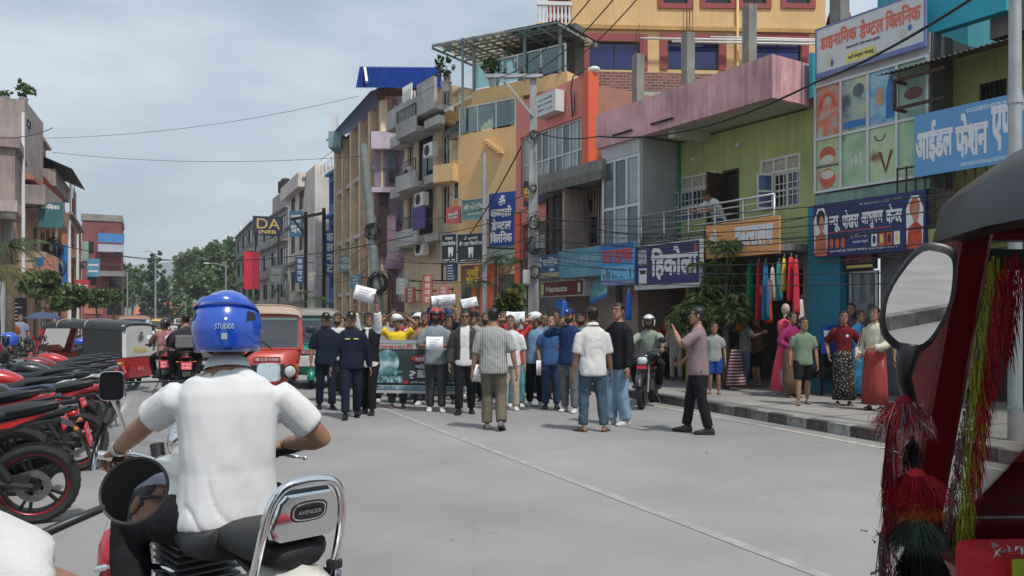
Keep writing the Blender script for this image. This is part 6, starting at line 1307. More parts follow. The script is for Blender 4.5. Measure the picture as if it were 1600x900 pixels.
def head_at(z):
    for i in range(len(HEADT)-1):
        if z <= HEADT[i+1][0]:k=(z-HEADT[i][0])/(HEADT[i+1][0]-HEADT[i][0]);return [lerp(HEADT[i][j],HEADT[i+1][j],k) for j in (1,2,3)]
    return HEADT[-1][1:]
def head_ring(z,n,k=1.):
    w_,yf,yb=head_at(z);yc,ry=(yf+yb)/2,(yf-yb)/2;out=[]
    for j in range(n):
        a=2*PI*j/n;c,s=math.cos(a),math.sin(a);out.append((Vector((math.copysign(abs(c) ** .88,c)*w_*k,yc+math.copysign(abs(s) ** .92,s)*ry*k,z)),s))
    return out
def head_geo(mb,m4,n=24):
    """skin 0, eye white 1, dark 2, lip 3"""
    zs=[-.116,-.108,-.092,-.07,-.05,-.03,-.01,.01,.03,.05,.072,.092,.105,.112];rings=[]
    for z in zs:
        r=[]
        for p,s in head_ring(z,n):
            if s > .5 and abs(abs(p.x)-.031) < .022 and abs(z-.01) < .025:p=p+Vector((0,-.007,0))
            if s > .6 and -.02 < z-.02 < .02 and False:p.y += .003
            r.append(m4 @ p)
        rings.append(r)
    mb.loft(rings,True,0);T=lambda *p:m4 @ Vector(p)
    sk=m4.to_scale()[0]
    mb.tube([T(0,.080,.024),T(0,.094,-.006),T(0,.104,-.028),T(0,.088,-.04)],[.007*sk,.0105*sk,.0155*sk,.010*sk],8,0)
    for sx in (-1,1):
        mb.ball(T(sx*.031,.074,.009),.0125*sk,8,1);mb.ball(T(sx*.031,.0835,.009),.0058*sk,6,2)
        mb.tube([T(sx*.014,.088,.03),T(sx*.032,.086,.036),T(sx*.05,.072,.029)],.0042*sk,5,2);mb.ball(T(sx*.073,-.008,-.004),(.011*sk,.02*sk,.031*sk),8,0,m4.to_3x3().normalized())
        mb.ball(T(sx*.031,.078,.0175),(.0145*sk,.009*sk,.0045*sk),6,0,m4.to_3x3().normalized())
    mb.tube([T(-.025,.076,-.066),T(0,.087,-.0635),T(.025,.076,-.066)],[.004*sk,.0062*sk,.004*sk],6,3);mb.tube([T(-.02,.077,-.073),T(0,.0865,-.0725),T(.02,.077,-.073)],[.004*sk,.0068*sk,.004*sk],6,3)
def hair_geo(m4,style,seed,beard=False):
    mb=MB();n=28;rings=[]
    for z in [-.112,-.1,-.085,-.07,-.055,-.04,-.025,-.01,.008,.026,.044,.06,.074,.086,.096,.106,.116]:
        r=[]
        for p,s in head_ring(min(z,.1115),n):
            if beard:on=z <-.035+.02*(1-abs(s)) and s >-.25;k=1.06 if on else .9;up=0
            else:
                zh=.062 if s > .62 else lerp(-.012,.062,(s-.25)/.37) if s > .25 else lerp(-.02,-.012,(s+.1)/.35) if s >-.1 else lerp(-.078,-.02,max(0,s+.75)/.65)
                on=z >= zh;k=(1.07+.045*max(0,z)/.1) if on else .9;up=.012*max(0,z)/.1 if on else 0
            q=Vector((p.x*k,(p.y+.01)*k-.01,z+up));q += Vector((mnoise.noise(q*55+Vector((seed,0,0))),mnoise.noise(q*55+Vector((0,seed,7))),mnoise.noise(q*60+Vector((3,seed,0)))))*(.0065 if on else 0)
            r.append(m4 @ q)
        rings.append(r)
    mb.loft(rings,True);T=lambda *p:m4 @ Vector(p)
    if style == 'pony':mb.tube([T(0,-.1,.05),T(0,-.14,.02),T(0,-.135,-.08),T(0,-.12,-.22),T(0,-.115,-.32)],[.02,.032,.03,.024,.006],8)
    if style == 'bun':mb.ball(T(0,-.125,.01),.045,10)
    if style == 'long':mb.loft([[T(x,y,z) for x,y in ((-w_,.0),(-w_*.9,-.06),(0,-.105),(w_*.9,-.06),(w_,.0),(w_*.7,-.03),(0,-.07),(-w_*.7,-.03))] for z,w_ in ((.05,.075),(-.05,.083),(-.15,.088),(-.26,.08),(-.34,.05))])
    return mb
def hand_geo(mb,wr,d,pn,right,curl,sc_=1.,m=0):
    f=Vector(d).normalized();n=Vector(pn);n=(n-f*n.dot(f)).normalized();s=f.cross(n)*(1 if right else -1);wr=Vector(wr)
    P=lambda a,b,c:wr+(f*a+s*b+n*c)*sc_
    mb.loft([[P(a,math.cos(2*PI*j/10)*w_+so,math.sin(2*PI*j/10)*t_) for j in range(10)] for a,w_,t_,so in ((-.03,.024,.019,0),(.0,.026,.018,0),(.03,.036,.016,.003),(.065,.041,.014,.0),(.09,.037,.011,0))],True,m)
    for off,ln in ((.030,.072),(.010,.082),(-.010,.076),(-.029,.058)):
        pts=[P(.08,off,0),P(.092,off*1.02,.0)];ang=0;cur=Vector((.092,off*1.02,0))
        for seg,bend in ((.45,.75),(.32,.95),(.23,.7)):ang += curl*bend;cur=cur+Vector((math.cos(ang)*ln*seg,0,math.sin(ang)*ln*seg));pts.append(P(*cur))
        mb.tube(pts,[.0095*sc_,.0095*sc_,.0088*sc_,.008*sc_,.006*sc_],6,m)
    a=.45+curl*.5;mb.tube([P(.012,.022,.002),P(.042,.048,.008+.01*curl),P(.066,.058-.012*curl,.016+.024*curl),P(.085,.056-.03*curl,.02+.036*curl)],[.014*sc_,.0115*sc_,.0105*sc_,.0075*sc_],7,m)
def shoe_geo(mb,an,yaw,ln,m=0,pitch=0,sole=1,bare=False,drop=.075):
    m4=Matrix.Translation(an) @ Matrix.Rotation(yaw,4,'Z') @ Matrix.Rotation(pitch,4,'X');k=ln/.27;rings=[];T=lambda x,y,z:m4 @ Vector((x*k,y*k,z*k-drop))
    secs=((-.075,.026,.05),(-.06,.034,.085),(-.02,.037,.098),(.03,.038,.085),(.08,.042,.062),(.13,.045,.05),(.17,.038,.04),(.192,.02,.028)) if not bare else ((-.06,.024,.03),(-.045,.03,.07),(-.01,.031,.085),(.04,.032,.07),(.09,.038,.045),(.13,.042,.032),(.165,.036,.024),(.18,.02,.016))
    z0=.016
    for y,hw,zt in secs:rings.append([T(-hw,y,z0),T(-hw,y,z0+(zt-z0)*.5),T(-hw*.7,y,zt*.93),T(0,y,zt),T(hw*.7,y,zt*.93),T(hw,y,z0+(zt-z0)*.5),T(hw,y,z0),T(0,y,z0)])
    mb.loft(rings,True,m)
    rings=[[T(-hw-.004,y,.001),T(hw+.004,y,.001),T(hw+.004,y,z0+.004),T(-hw-.004,y,z0+.004)] for y,hw,zt in secs];mb.loft(rings,True,sole)
    if bare:
        for sx in (-1,1):mb.tube([T(0,.13,.045),T(sx*.03,.09,.052),T(sx*.038,.05,.02)],.006*k,5,sole)
SK=[M('skin_a',(.30,.155,.095),.55,var=.06,scale=8),M('skin_b',(.23,.11,.065),.55,var=.06,scale=8),M('skin_c',(.38,.21,.135),.55,var=.06,scale=8)]
eyew=M('eye_white',(.55,.52,.48),.3,var=0);dkm=M('brow_dark',(.012,.009,.008),.6,var=0);lipm=M('lip',(.26,.10,.08),.5,var=0);hairm=M('hair_black',(.010,.008,.007),.45,var=.3,scale=40)
def cloth(name,col=(.5,.5,.5),rough=.85,var=.08,bump=.12):return M('cloth_'+name,col,rough,var=var,scale=7,bump=bump,bscale=150,spec=.15)
def striped(name,a,b,freq,axis=0,duty=.5):
    if name in MATS:return MATS[name]
    m=bpy.data.materials.new(name);MATS[name]=m;m.use_nodes=True;t=m.node_tree;bs=t.nodes['Principled BSDF'];bs.inputs['Roughness'].default_value=.85;l=t.links.new
    tc=N(t,'ShaderNodeTexCoord');sp=N(t,'ShaderNodeSeparateXYZ');l(tc.outputs['Object'],sp.inputs[0]);mu=N(t,'ShaderNodeMath',operation='MULTIPLY');mu.inputs[1].default_value=freq;l(sp.outputs[axis],mu.inputs[0]);fr=N(t,'ShaderNodeMath',operation='FRACT');l(mu.outputs[0],fr.inputs[0]);gt=N(t,'ShaderNodeMath',operation='GREATER_THAN');gt.inputs[1].default_value=duty;l(fr.outputs[0],gt.inputs[0])
    x=N(t,'ShaderNodeMix',data_type='RGBA');x.inputs[6].default_value=(*a,1);x.inputs[7].default_value=(*b,1);l(gt.outputs[0],x.inputs[0]);l(x.outputs[2],bs.inputs['Base Color']);return m
def dotted(name,a,b,scale):
    if name in MATS:return MATS[name]
    m=bpy.data.materials.new(name);MATS[name]=m;m.use_nodes=True;t=m.node_tree;bs=t.nodes['Principled BSDF'];bs.inputs['Roughness'].default_value=.85;l=t.links.new
    tc=N(t,'ShaderNodeTexCoord');v=N(t,'ShaderNodeTexVoronoi',Scale=scale);l(tc.outputs['Object'],v.inputs['Vector']);lt=N(t,'ShaderNodeMath',operation='LESS_THAN');lt.inputs[1].default_value=.32;l(v.outputs['Distance'],lt.inputs[0]);x=N(t,'ShaderNodeMix',data_type='RGBA');x.inputs[6].default_value=(*a,1);x.inputs[7].default_value=(*b,1);l(lt.outputs[0],x.inputs[0]);l(x.outputs[2],bs.inputs['Base Color']);return m
PID=[0]
def person(label,loc,yaw,H=1.68,top=None,sleeve='short',bottom=None,btype='trousers',shoes=None,shtype='shoe',hair='short',beard=False,skin=0,group=None,
           pelvis=None,lean=0.,twist=0.,side=0.,head=(0.,0.),fl=None,fr=None,fyl=.12,fyr=-.12,fpl=0.,fpr=0.,hl=None,hr=None,el=None,er=None,cl=.35,cr=.35,pl=None,pr=None,vox=.017,bulk=1.,loose=.010,hem=-.075,collar=None,jacket=None,fold=.008,headk=1.,legpole=None,hemw=.042,jsleeve='long',detail=True,jopen=.045,belt=None,slv=1.,ffreq=9.):
    PID[0] += 1;seed=PID[0]*3.7;h=H;t=thing('person',label,'person',loc,yaw,group)
    P=Vector(pelvis) if pelvis else Vector((0,0,.541*h));rot=Matrix.Rotation(twist,3,'Z');lean_m=Matrix.Rotation(side,3,'Y') @ Matrix.Rotation(-lean,3,'X')
    def frame(z):
        k=max(0,min(1,z/.25));U=(Matrix.Rotation(side*k,3,'Y') @ Matrix.Rotation(-lean*(.35+.65*k),3,'X')) @ Vector((0,0,1));r=Matrix.Rotation(twist*k,3,'Z');X=r @ Vector((1,0,0));X=(X-U*X.dot(U)).normalized();return X,U.cross(X),U
    def sp(z,n=16):
        """spine point at z (fraction of height)"""
        p=P.copy();st=n
        for i in range(st):zz=z*(i+.5)/st;p += frame(zz)[2]*(z*h/st)
        return p
    def ring(z,w_,d,yo=0,n=18,p=2.4):
        X,Y,U=frame(z);c=sp(z)+Y*yo*h;out=[]
        for j in range(n):a=2*PI*j/n;cx,s=math.cos(a),math.sin(a);out.append(c+X*(math.copysign(abs(cx) ** (2/p),cx)*w_*h*bulk)+Y*(math.copysign(abs(s) ** (2/p),s)*d*h*bulk))
        return out
    X2,Y2,U2=frame(.275);sc_=sp(.262);SHL,SHR=sc_-X2*.096*h*bulk,sc_+X2*.096*h*bulk
    HL,HR=P+Vector((-.052*h,0,-.012*h)),P+Vector((.052*h,0,-.012*h))
    fl=Vector(fl) if fl is not None else Vector((-.06*h,0,.048*h));fr=Vector(fr) if fr is not None else Vector((.06*h,0,.048*h))
    hl=Vector(hl) if hl is not None else SHL+Vector((-.055*h,.03*h,-.315*h));hr=Vector(hr) if hr is not None else SHR+Vector((.055*h,.03*h,-.315*h))
    EL,hl=two_bone(SHL,hl,.172*h,.155*h,el or (-.5,-.8,-.2));ER,hr=two_bone(SHR,hr,.172*h,.155*h,er or (.5,-.8,-.2))
    lp=legpole or ((0,1,.05),(0,1,.05));KL,fl=two_bone(HL,fl,.245*h,.24*h,lp[0]);KR,fr=two_bone(HR,fr,.245*h,.24*h,lp[1])
    nk=sp(.315);hc=sp(.335);X3,Y3,U3=frame(.335)
    hm=Matrix.Rotation(head[0],3,'Z') @ Matrix((X3,Y3,U3)).transposed() @ Matrix.Rotation(-head[1],3,'X');k=h/1.7*headk;m4=Matrix.Translation(hc+hm @ Vector((0,.012*h,.064*h*headk))) @ hm.to_4x4() @ Matrix.Scale(k,4)
    arms=((SHL,EL,hl),(SHR,ER,hr));legs=((HL,KL,fl),(HR,KR,fr))
    def limb(mb,pts,rads,ease=0.,n=12,upto=1.):
        """tube along a bent limb, cut at a share of its length"""
        a,b,c=pts;seg=[(a-(a-P).normalized()*.0+(P-a)*.10,rads[0]*.8),(a.lerp(b,.12),rads[0]),(a.lerp(b,.4),rads[1]),(a.lerp(b,.8),rads[2]),(b.lerp((a+c)/2,.05),rads[3]),(b.lerp(c,.25),rads[4]),(b.lerp(c,.65),rads[5]),(c,rads[6])];tot=(b-a).length+(c-b).length;out=[];acc=0;lim=tot*upto
        for i,(p,r) in enumerate(seg):
            if i:
                dl=(p-seg[i-1][0]).length
                if acc+dl > lim:q=(lim-acc)/dl;out.append((seg[i-1][0].lerp(p,q),lerp(seg[i-1][1],r,q)));break
                acc += dl
            out.append((p,r))
        mb.tube([p for p,r in out],[r*h+ease*h for p,r in out],n)
    AR=(.030,.030,.026,.025,.0255,.021,.0165);LR=(.052,.051,.040,.034,.0345,.030,.0215)
    # body
    b=MB();b.loft([ring(*q) for q in ((-.05,.075,.05),(0,.092,.060),(.06,.082,.055),(.13,.084,.057),(.2,.094,.060),(.25,.098,.056),(.285,.085,.046),(.31,.045,.036),(.325,.034,.034))])
    b.tube([sp(.3),nk+hm @ Vector((0,.004*h,.02*h)),hc+hm @ Vector((0,.008*h,.03*h))],[.034*h*bulk,.0315*h*bulk,.033*h],12)
    for a in arms:limb(b,a,AR)
    for a in legs:limb(b,a,LR)
    me=remeshed(b,vox*1.05,3);mb=MB();mb.v=[tuple(v.co) for v in me.vertices];mb.f=[tuple(p.vertices) for p in me.polygons];mb.m=[0]*len(mb.f);bpy.data.meshes.remove(me)
    head_geo(mb,m4);hs=h/1.7
    for right,(a,e,w_),c,pn in ((0,arms[0],cl,pl),(1,arms[1],cr,pr)):
        d=(w_-e).normalized();hand_geo(mb,w_,d,pn or ((-1,.2,0) if right else (1,.2,0)),right,c,hs)
    if shtype == 'sandal':
        for an,yw,ft in ((fl,fyl,fpl),(fr,fyr,fpr)):shoe_geo(mb,an,yw,.255*hs,0,ft,4,True,an_drop(an,h))
    sk=SK[skin];mats=[sk,eyew,dkm,lipm,shoes or rubber];mb.build('body',mats,t,smooth=True,fix=True)
    # clothes
    def garment(name,mbg,mat,amp,parent=t,f=9.,cut=None,vx=None):
        me=remeshed(mbg,vx or vox,3);folds(me,amp,f,seed);me.materials.clear();me.materials.append(mat)
        if cut:
            bm=bmesh.new();bm.from_mesh(me);bmesh.ops.delete(bm,geom=[q for q in bm.faces if cut(q.calc_center_median())],context='FACES');bm.to_mesh(me);bm.free()
        me.shade_smooth();me.name=name;return part(name,me,parent)
    sl={'short':.40,'half':.52,'long':.985,'none':.12,'rolled':.74}
    if top:
        g=MB();L0=loose
        g.loft([ring(*q) for q in ((hem,.099+L0*1.1,.073+L0),(hem*.4,.101+L0,.074+L0),(.03,.094+L0,.068+L0),(.09,.088+L0*.9,.062+L0),(.16,.093+L0*.8,.064+L0*.8),(.22,.099+L0*.6,.063+L0*.6),(.26,.100+L0*.5,.058+L0*.4),(.29,.080+L0*.4,.047+L0*.3),(.308,.050,.041),(.318,.040,.039))])
        for a in arms:limb(g,a,tuple(r+e for r,e in zip(AR,tuple(q*slv for q in (.006,.011,.013,.012,.010,.009,.009)))),loose*.25,12,sl[sleeve])
        garment('shirt' if sleeve != 'none' else 'vest',g,top,fold,f=ffreq)
        if collar:
            c=MB();X,Y,U=frame(.31);cc=sp(.316)
            c.loft([[cc+X*(math.cos(2*PI*j/16)*r)*h+Y*(math.sin(2*PI*j/16)*r)*h+U*(dz-.012*math.sin(2*PI*j/16))*h for j in range(16)] for r,dz in ((.040,-.004),(.0385,.016),(.043,.018),(.052,-.004))],False);c.build('collar',collar,t,smooth=True)
    if jacket:
        g=MB();g.loft([ring(*q) for q in ((hem-.01,.112,.082),(.0,.110,.082),(.09,.104,.078),(.16,.107,.078),(.22,.111,.075),(.265,.110,.066),(.292,.086,.053),(.312,.054,.045))])
        for a in arms:limb(g,a,tuple(r+e for r,e in zip(AR,(.012,.018,.019,.018,.016,.014,.014))),0,12,sl[jsleeve])
        def cutf(c):
            X,Y,U=frame(.15);q=c-P;return abs(q.dot(X)) < jopen*h and q.dot(Y) > .02*h and q.dot(U) < .32*h
        garment('jacket',g,jacket,fold*1.1,cut=cutf)
    if bottom:
        g=MB()
        if btype == 'skirt':
            zt=P.z+.05*h;n=40;rr=[]
            for z,r,dp in ((zt,.092,.0),(P.z,.112,.01),(P.z*.7,.125,.04),(P.z*.4,.13,.08),(.06*h+min(fl.z,fr.z)-.048*h,.135,.1)):
                rr.append([Vector((P.x,P.y,0))+Vector((math.cos(2*PI*j/n)*r*h*bulk*1.03*(1+dp*math.sin(j*5.3+seed)),math.sin(2*PI*j/n)*r*.86*h*bulk*1.03*(1+dp*math.cos(j*4.1+seed)),z)) for j in range(n)])
            g.loft(rr);g.build('skirt',bottom,t,smooth=True)
        else:
            g.loft([ring(*q) for q in ((-.062,.060,.058),(-.03,.096,.069),(.01,.099,.069),(.045,.093,.066),(.07,.089,.063))]);up={'trousers':.99,'shorts':.50,'three':.72}[btype];w2=hemw
            for a in legs:limb(g,a,(.058,.056,.048,.043+(w2-.042)*.3,.041+(w2-.042)*.5,.040+(w2-.042)*.8,w2*.9),.002 if btype == 'trousers' else .008,14,up)
            garment('trousers' if btype == 'trousers' else 'shorts',g,bottom,fold*.9,f=11.)
    if belt:bl=MB();bl.loft([ring(z,.0985,.0725) for z in (.03,.05)]);bl.build('belt',belt,t,smooth=40)
    if shtype == 'shoe' and shoes:
        for an,yw,ft in ((fl,fyl,fpl),(fr,fyr,fpr)):s=MB();shoe_geo(s,an,yw,.28*hs,0,ft,1,False,an_drop(an,h));s.build('shoe',[shoes,M('shoe_sole',(.30,.29,.27),.7) if shoes.name.startswith('cloth_white') else rubber],t,smooth=40)
    if hair:hair_geo(m4,hair,seed).build('hair',hairm,t,smooth=True)
    if beard:hair_geo(m4,'',seed,True).build('beard',hairm,t,smooth=True)
    W4=Matrix.Translation(loc) @ Matrix.Rotation(yaw,4,'Z');t_={'root':t,'W':W4,'hl':W4 @ hl,'hr':W4 @ hr,'head':W4 @ m4,'m4':m4,'frame':frame,'sp':sp,'h':h,'dl':(W4.to_3x3() @ (hl-EL)).normalized(),'dr':(W4.to_3x3() @ (hr-ER)).normalized()}
    return t_
def an_drop(an,h):return .048*h
def cap(p,mat,brim=True,logo=None):
    mb=MB();m4=p['m4'];rr=[]
    for z,k in ((.045,1.10),(.07,1.12),(.095,1.1),(.112,.95),(.122,.6),(.126,.1)):rr.append([m4 @ Vector((q.x*k,(q.y+.01)*k-.01,z+.01)) for q,s in head_ring(min(z,.09),24)])
    mb.loft(rr,True)
    if brim:
        r=[]
        for j in range(9):a=PI*(j/8) ;r.append(Vector((-math.cos(a)*.07,.075+math.sin(a)*.075,.052-.012*math.sin(a))))
        top=[m4 @ q for q in r];bot=[m4 @ (q-Vector((0,0,.006))) for q in r];k=len(top);mb.add(top+bot,[tuple(range(k)),tuple(range(2*k-1,k-1,-1))]+[(i,i+k,i+k+1,i+1) for i in range(k-1)])
    o=mb.build('cap',mat,p['root'],smooth=50)
    if logo:mb=MB();mb.ball(m4 @ Vector((0,.1,.09)),(.016,.006,.018),8);mb.build('cap_badge',logo,o)
def helmet(p,mat,visor=None,k=1.0,chin=True,openf=True):
    """shell with a face opening, dark lining and chin strap"""
    m4=p['m4'] @ Matrix.Scale(k,4);n=32;outr,inr=[],[]
    zs=[-.075,-.05,-.02,.01,.04,.07,.1,.122,.138,.147]
    def prof(z):q=max(0.,min(1.,(z+.02)/.168));base=1.0 if z < .0 else math.sqrt(max(0,1-((z-.0)/.149) ** 2));return base
    mb=MB();rings=[]
    for z in zs:
        r=[]
        for j in range(n):
            a=2*PI*j/n;f_=prof(z);tuck=1-.10*max(0,-z/.075);r.append(Vector((math.cos(a)*.122*f_*tuck,-.012+math.sin(a)*.148*f_*tuck,z)))
        rings.append(r)
    K=len(mb.v);vs=[m4 @ p_ for r in rings for p_ in r];fs=[]
    for i in range(len(zs)-1):
        for j in range(n):
            a=2*PI*(j+.5)/n;zc=(zs[i]+zs[i+1])/2
            if openf and math.sin(a) > .42 and zc < .062:continue
            fs.append((i*n+j,i*n+(j+1) % n,(i+1)*n+(j+1) % n,(i+1)*n+j))
    fs.append(tuple((len(zs)-1)*n+j for j in range(n)));mb.add(vs,fs);o=mb.build('helmet',mat,p['root'],smooth=True)
    s=o.modifiers.new('s','SOLIDIFY');s.thickness=.018;s.offset=-1
    if chin:mb=MB();mb.tube([m4 @ Vector((sx*.1,.05*(1-abs(sx))+.02,-.06-.06*(1-abs(sx)))) for sx in (-1,-.6,0,.6,1)],.008,6);mb.build('chin_strap',blackp,o)
    if visor:mb=MB();mb.loft([[m4 @ Vector((math.cos(a)*.128*q,-.012+math.sin(a)*.154*q,z)) for a in [R(20+14*i) for i in range(11)]] for z,q in ((.05,1.0),(.075,.93),(.085,.9))],False);mb.build('visor',visor,o,smooth=True)
    return o
# ------------------------------------------------------------------ the cast
navy_u=cloth('police_navy',(.012,.017,.035));black_t=cloth('black',(.014,.014,.016));white_t=cloth('white_tee',(.62,.62,.62));denim=cloth('denim',(.05,.085,.15),var=.25);denim_l=cloth('denim_light',(.20,.32,.44),var=.25);grey_t=cloth('grey_tee',(.22,.26,.28));dgrey=cloth('dark_grey',(.05,.052,.055),var=.2);khaki=cloth('khaki',(.13,.115,.085));beige=cloth('beige',(.42,.36,.30));boot=M('boot_black',(.012,.012,.013),.4);white_s=cloth('white_shoe',(.5,.5,.5));brown_s=M('brown_sandal',(.08,.04,.025),.7)
paper=M('paper_white',(.72,.73,.76),.7,var=.03);ink=M('ink_print',(.25,.26,.30),.7)
FACE=lambda px:hd(-(px-800)/F,-1)
def up(px,fy,z0=0.):Y=(EYE-z0)*F/(fy-505);v=at(px,505,Y);v.z=z0;return v
def sheet(label,c,wd,ht,nrm,upv=(0,0,1),curl=.03,group='paper placards'):
    n=Vector(nrm).normalized();u=Vector(upv);u=(u-n*u.dot(n)).normalized();x=u.cross(n);c=Vector(c);mb=MB();N_=8;vs=[]
    for i in range(N_+1):
        q=i/N_-.5;d=n*(curl*(4*q*q-.5)+.008*math.sin(9*q));vs += [c+x*wd*q+d-u*ht/2,c+x*wd*q+d*.4+u*ht/2]
    mb.add(vs,[(2*i,2*i+2,2*i+3,2*i+1) for i in range(N_)]);k=len(mb.v);o=mb.build('paper_sheet',paper,None,smooth=True);so=o.modifiers.new('s','SOLIDIFY');so.thickness=.0015
    tag(o,label,'paper',group)
    ln=MB()
    for j in range(3):z=.25-.2*j;ln.quad(*[c+x*wd*a+n*(curl*-.1+.012)+u*ht*b for a,b in ((-.3,z),(.3-.1*j,z),(.3-.1*j,z+.035),(-.3,z+.035))])
    ln.build('written_line',ink,o)
    return o
# --- policemen
p=person('policeman in dark navy uniform and cap, the one nearer the green three-wheeler',up(509,639),FACE(509)+.1,1.66,navy_u,'half',navy_u,shoes=boot,skin=1,fl=(-.1,.12,.08),fr=(.1,-.1,.08),hl=(-.30,.05,.80),collar=navy_u,belt=boot,bulk=1.05);cap(p,navy_u,True,M('yellow_letters'))
p=person('policeman in dark navy uniform walking in front with arms at his sides',up(549,653),FACE(549)+.05,1.66,navy_u,'long',navy_u,shoes=boot,skin=1,fl=(-.09,-.12,.09),fr=(.1,.18,.08),fpl=.3,hl=(-.30,-.05,.78),hr=(.32,.05,.78),collar=navy_u,belt=boot,bulk=1.1);cap(p,navy_u,True,M('yellow_letters'))
for pp in (p,):
    b_=MB();X,Y,U=pp['frame'](.2);c=pp['sp'](.215);b_.bar(c-X*.10+Y*.127,c-X*.03+Y*.137,.012,.018);b_.bar(c+X*.03+Y*.137,c+X*.10+Y*.127,.012,.018);b_.build('name_badge',M('yellow_print'),pp['root'])
# --- man with black vest holding a sheet over his head
p=person('man in black waistcoat over white shirt raising a paper sheet overhead',up(576,647),FACE(576)-.25,1.66,white_t,'rolled',cloth('black',(.014,.014,.016)),shoes=boot,fl=(-.08,.1,.08),fr=(.1,-.14,.09),hl=(-.16,.16,1.90),hr=(.2,.16,1.90),el=(-1,.2,-.2),er=(1,.2,-.2),cl=.7,cr=.7,pl=(0,1,0),pr=(0,1,0),head=(.5,-.15),jacket=black_t,jsleeve='none',jopen=.02,collar=white_t)
sheet('white sheet held high overhead by the man in black waistcoat',(p['hl']+p['hr'])/2+Vector((0,-.06,.12)),.34,.24,(0,-1,.15),(.25,0,1))
p=person('man in bright yellow shirt pressing a white bag on his head behind the banner',up(621,637),FACE(621),1.60,cloth('yellow',(.72,.50,.04)),'short',dgrey,shoes=brown_s,shtype='sandal',skin=1,hl=(-.15,.06,1.62),hr=(.17,.06,1.62),el=(-1,.1,-.3),er=(1,.1,-.3),pl=(1,0,0),pr=(-1,0,0),cl=.5,cr=.5)
mb=MB();h4=p['m4']
for q,r in ((Vector((0,0,.10)),(.12,.13,.075)),(Vector((.03,.03,.13)),(.08,.09,.05)),(Vector((-.04,-.02,.12)),(.09,.09,.06))):mb.ball(h4 @ q,r,12)
me=remeshed(mb,.012,3);folds(me,.016,14,3);me.materials.append(white_t);me.shade_smooth();o=part('head_wrap',me,p['root'])
# --- helmeted man reading a sheet
p=person('smiling man with red and black helmet and grey shirt holding a paper to his chest',up(681,643),FACE(681),1.72,grey_t,'half',dgrey,shoes=white_s,beard=True,skin=1,fl=(-.1,.04,.08),fr=(.1,-.08,.08),hl=(-.14,.25,1.12),hr=(.16,.25,1.12),cl=.6,cr=.6,pl=(.6,.5,0),pr=(-.6,.5,0),bulk=1.05,hair=None)
helmet(p,paint('helmet_red',(.40,.03,.03)),blackp)
sheet('pale sheet held flat against the grey shirt of the helmeted man',(p['hl']+p['hr'])/2+Vector((0,-.12,.05)),.28,.22,(0,-1,.25))
# --- man in leather jacket
p=person('man in open dark leather jacket over white tee with sunglasses',up(727,646),FACE(727)-.05,1.70,white_t,'short',black_t,shoes=boot,fl=(-.1,-.06,.08),fr=(.1,.12,.08),jacket=M('leather_brown',(.035,.025,.022),.45,var=.25,scale=9),skin=0,hl=(-.24,.12,.82),pl=(1,0,0))
mb=MB();mb.tube([p['m4'] @ Vector((x,.088,.01)) for x in (-.06,-.03,0,.03,.06)],.013,6);mb.build('sunglasses',blackp,p['root'])
sheet('crumpled white sheet hanging from the leather jacketed man',p['hl']+Vector((.02,-.06,-.16)),.22,.28,(-.2,-1,0),(.2,0,1),.06)
# --- men seen from behind
p=person('man seen from behind in grey striped shirt and olive trousers walking to the crowd',up(771,671),hd(.05,1),1.70,striped('pin_stripes',(.40,.40,.38),(.16,.17,.18),42,0,.55),'half',khaki,shoes=M('grey_shoe',(.12,.11,.10),.7),fl=(-.09,.02,.08),fr=(.12,-.16,.12),fpr=-.35,hl=(-.30,.02,.82),hr=(.32,-.04,.84),bulk=1.08,hemw=.05,fold=.010,loose=.014)
p=person('stout boy shaped figure in white cap and beige trousers half hidden by the striped shirt',up(797,641),FACE(797),1.62,white_t,'half',beige,shoes=white_s,skin=0,bulk=1.05)
p=person('person in red and teal clothes hiding the face behind a raised white sheet',up(806,636),FACE(806),1.64,cloth('red_top',(.52,.05,.05)),'short',cloth('teal',(.10,.30,.32)),shoes=white_s,hl=(-.14,.16,1.55),hr=(.15,.16,1.55),cl=.7,cr=.7,pl=(0,1,0),pr=(0,1,0))
sheet('wide white sheet held across the brow of the red clothed person',(p['hl']+p['hr'])/2+Vector((0,-.08,.06)),.32,.2,(0,-1,.4),(0,0,1),.07)
p=person('man in light blue tee with black trousers holding white cloth on his head',up(836,634),FACE(836),1.64,cloth('sky_tee',(.16,.30,.44)),'short',black_t,shoes=white_s,skin=1,hl=(-.16,.08,1.60),hr=(.18,.08,1.60),el=(-1,.1,-.4),er=(1,.1,-.4),pl=(1,0,0),pr=(-1,0,0),cl=.6,cr=.6)
mb=MB()
for q,r in ((Vector((0,.0,.09)),(.13,.14,.085)),(Vector((.05,.04,.06)),(.09,.09,.07))):mb.ball(p['m4'] @ q,r,12)
me=remeshed(mb,.012,3);folds(me,.014,14,9);me.materials.append(white_t);me.shade_smooth();part('head_wrap',me,p['root'])
p=person('man in deep blue tee and jeans looking down at a sheet',up(861,638),FACE(861),1.62,cloth('royal_tee',(.05,.11,.26)),'short',cloth('denim_dark',(.03,.05,.11)),shoes=dgrey,head=(0,-.4),hl=(-.2,.24,1.05),hr=(.2,.05,.82),cl=.6)
sheet('narrow sheet dangling beside the deep blue tee',p['hr']+Vector((-.02,-.08,-.1)),.08,.26,(0,-1,0))
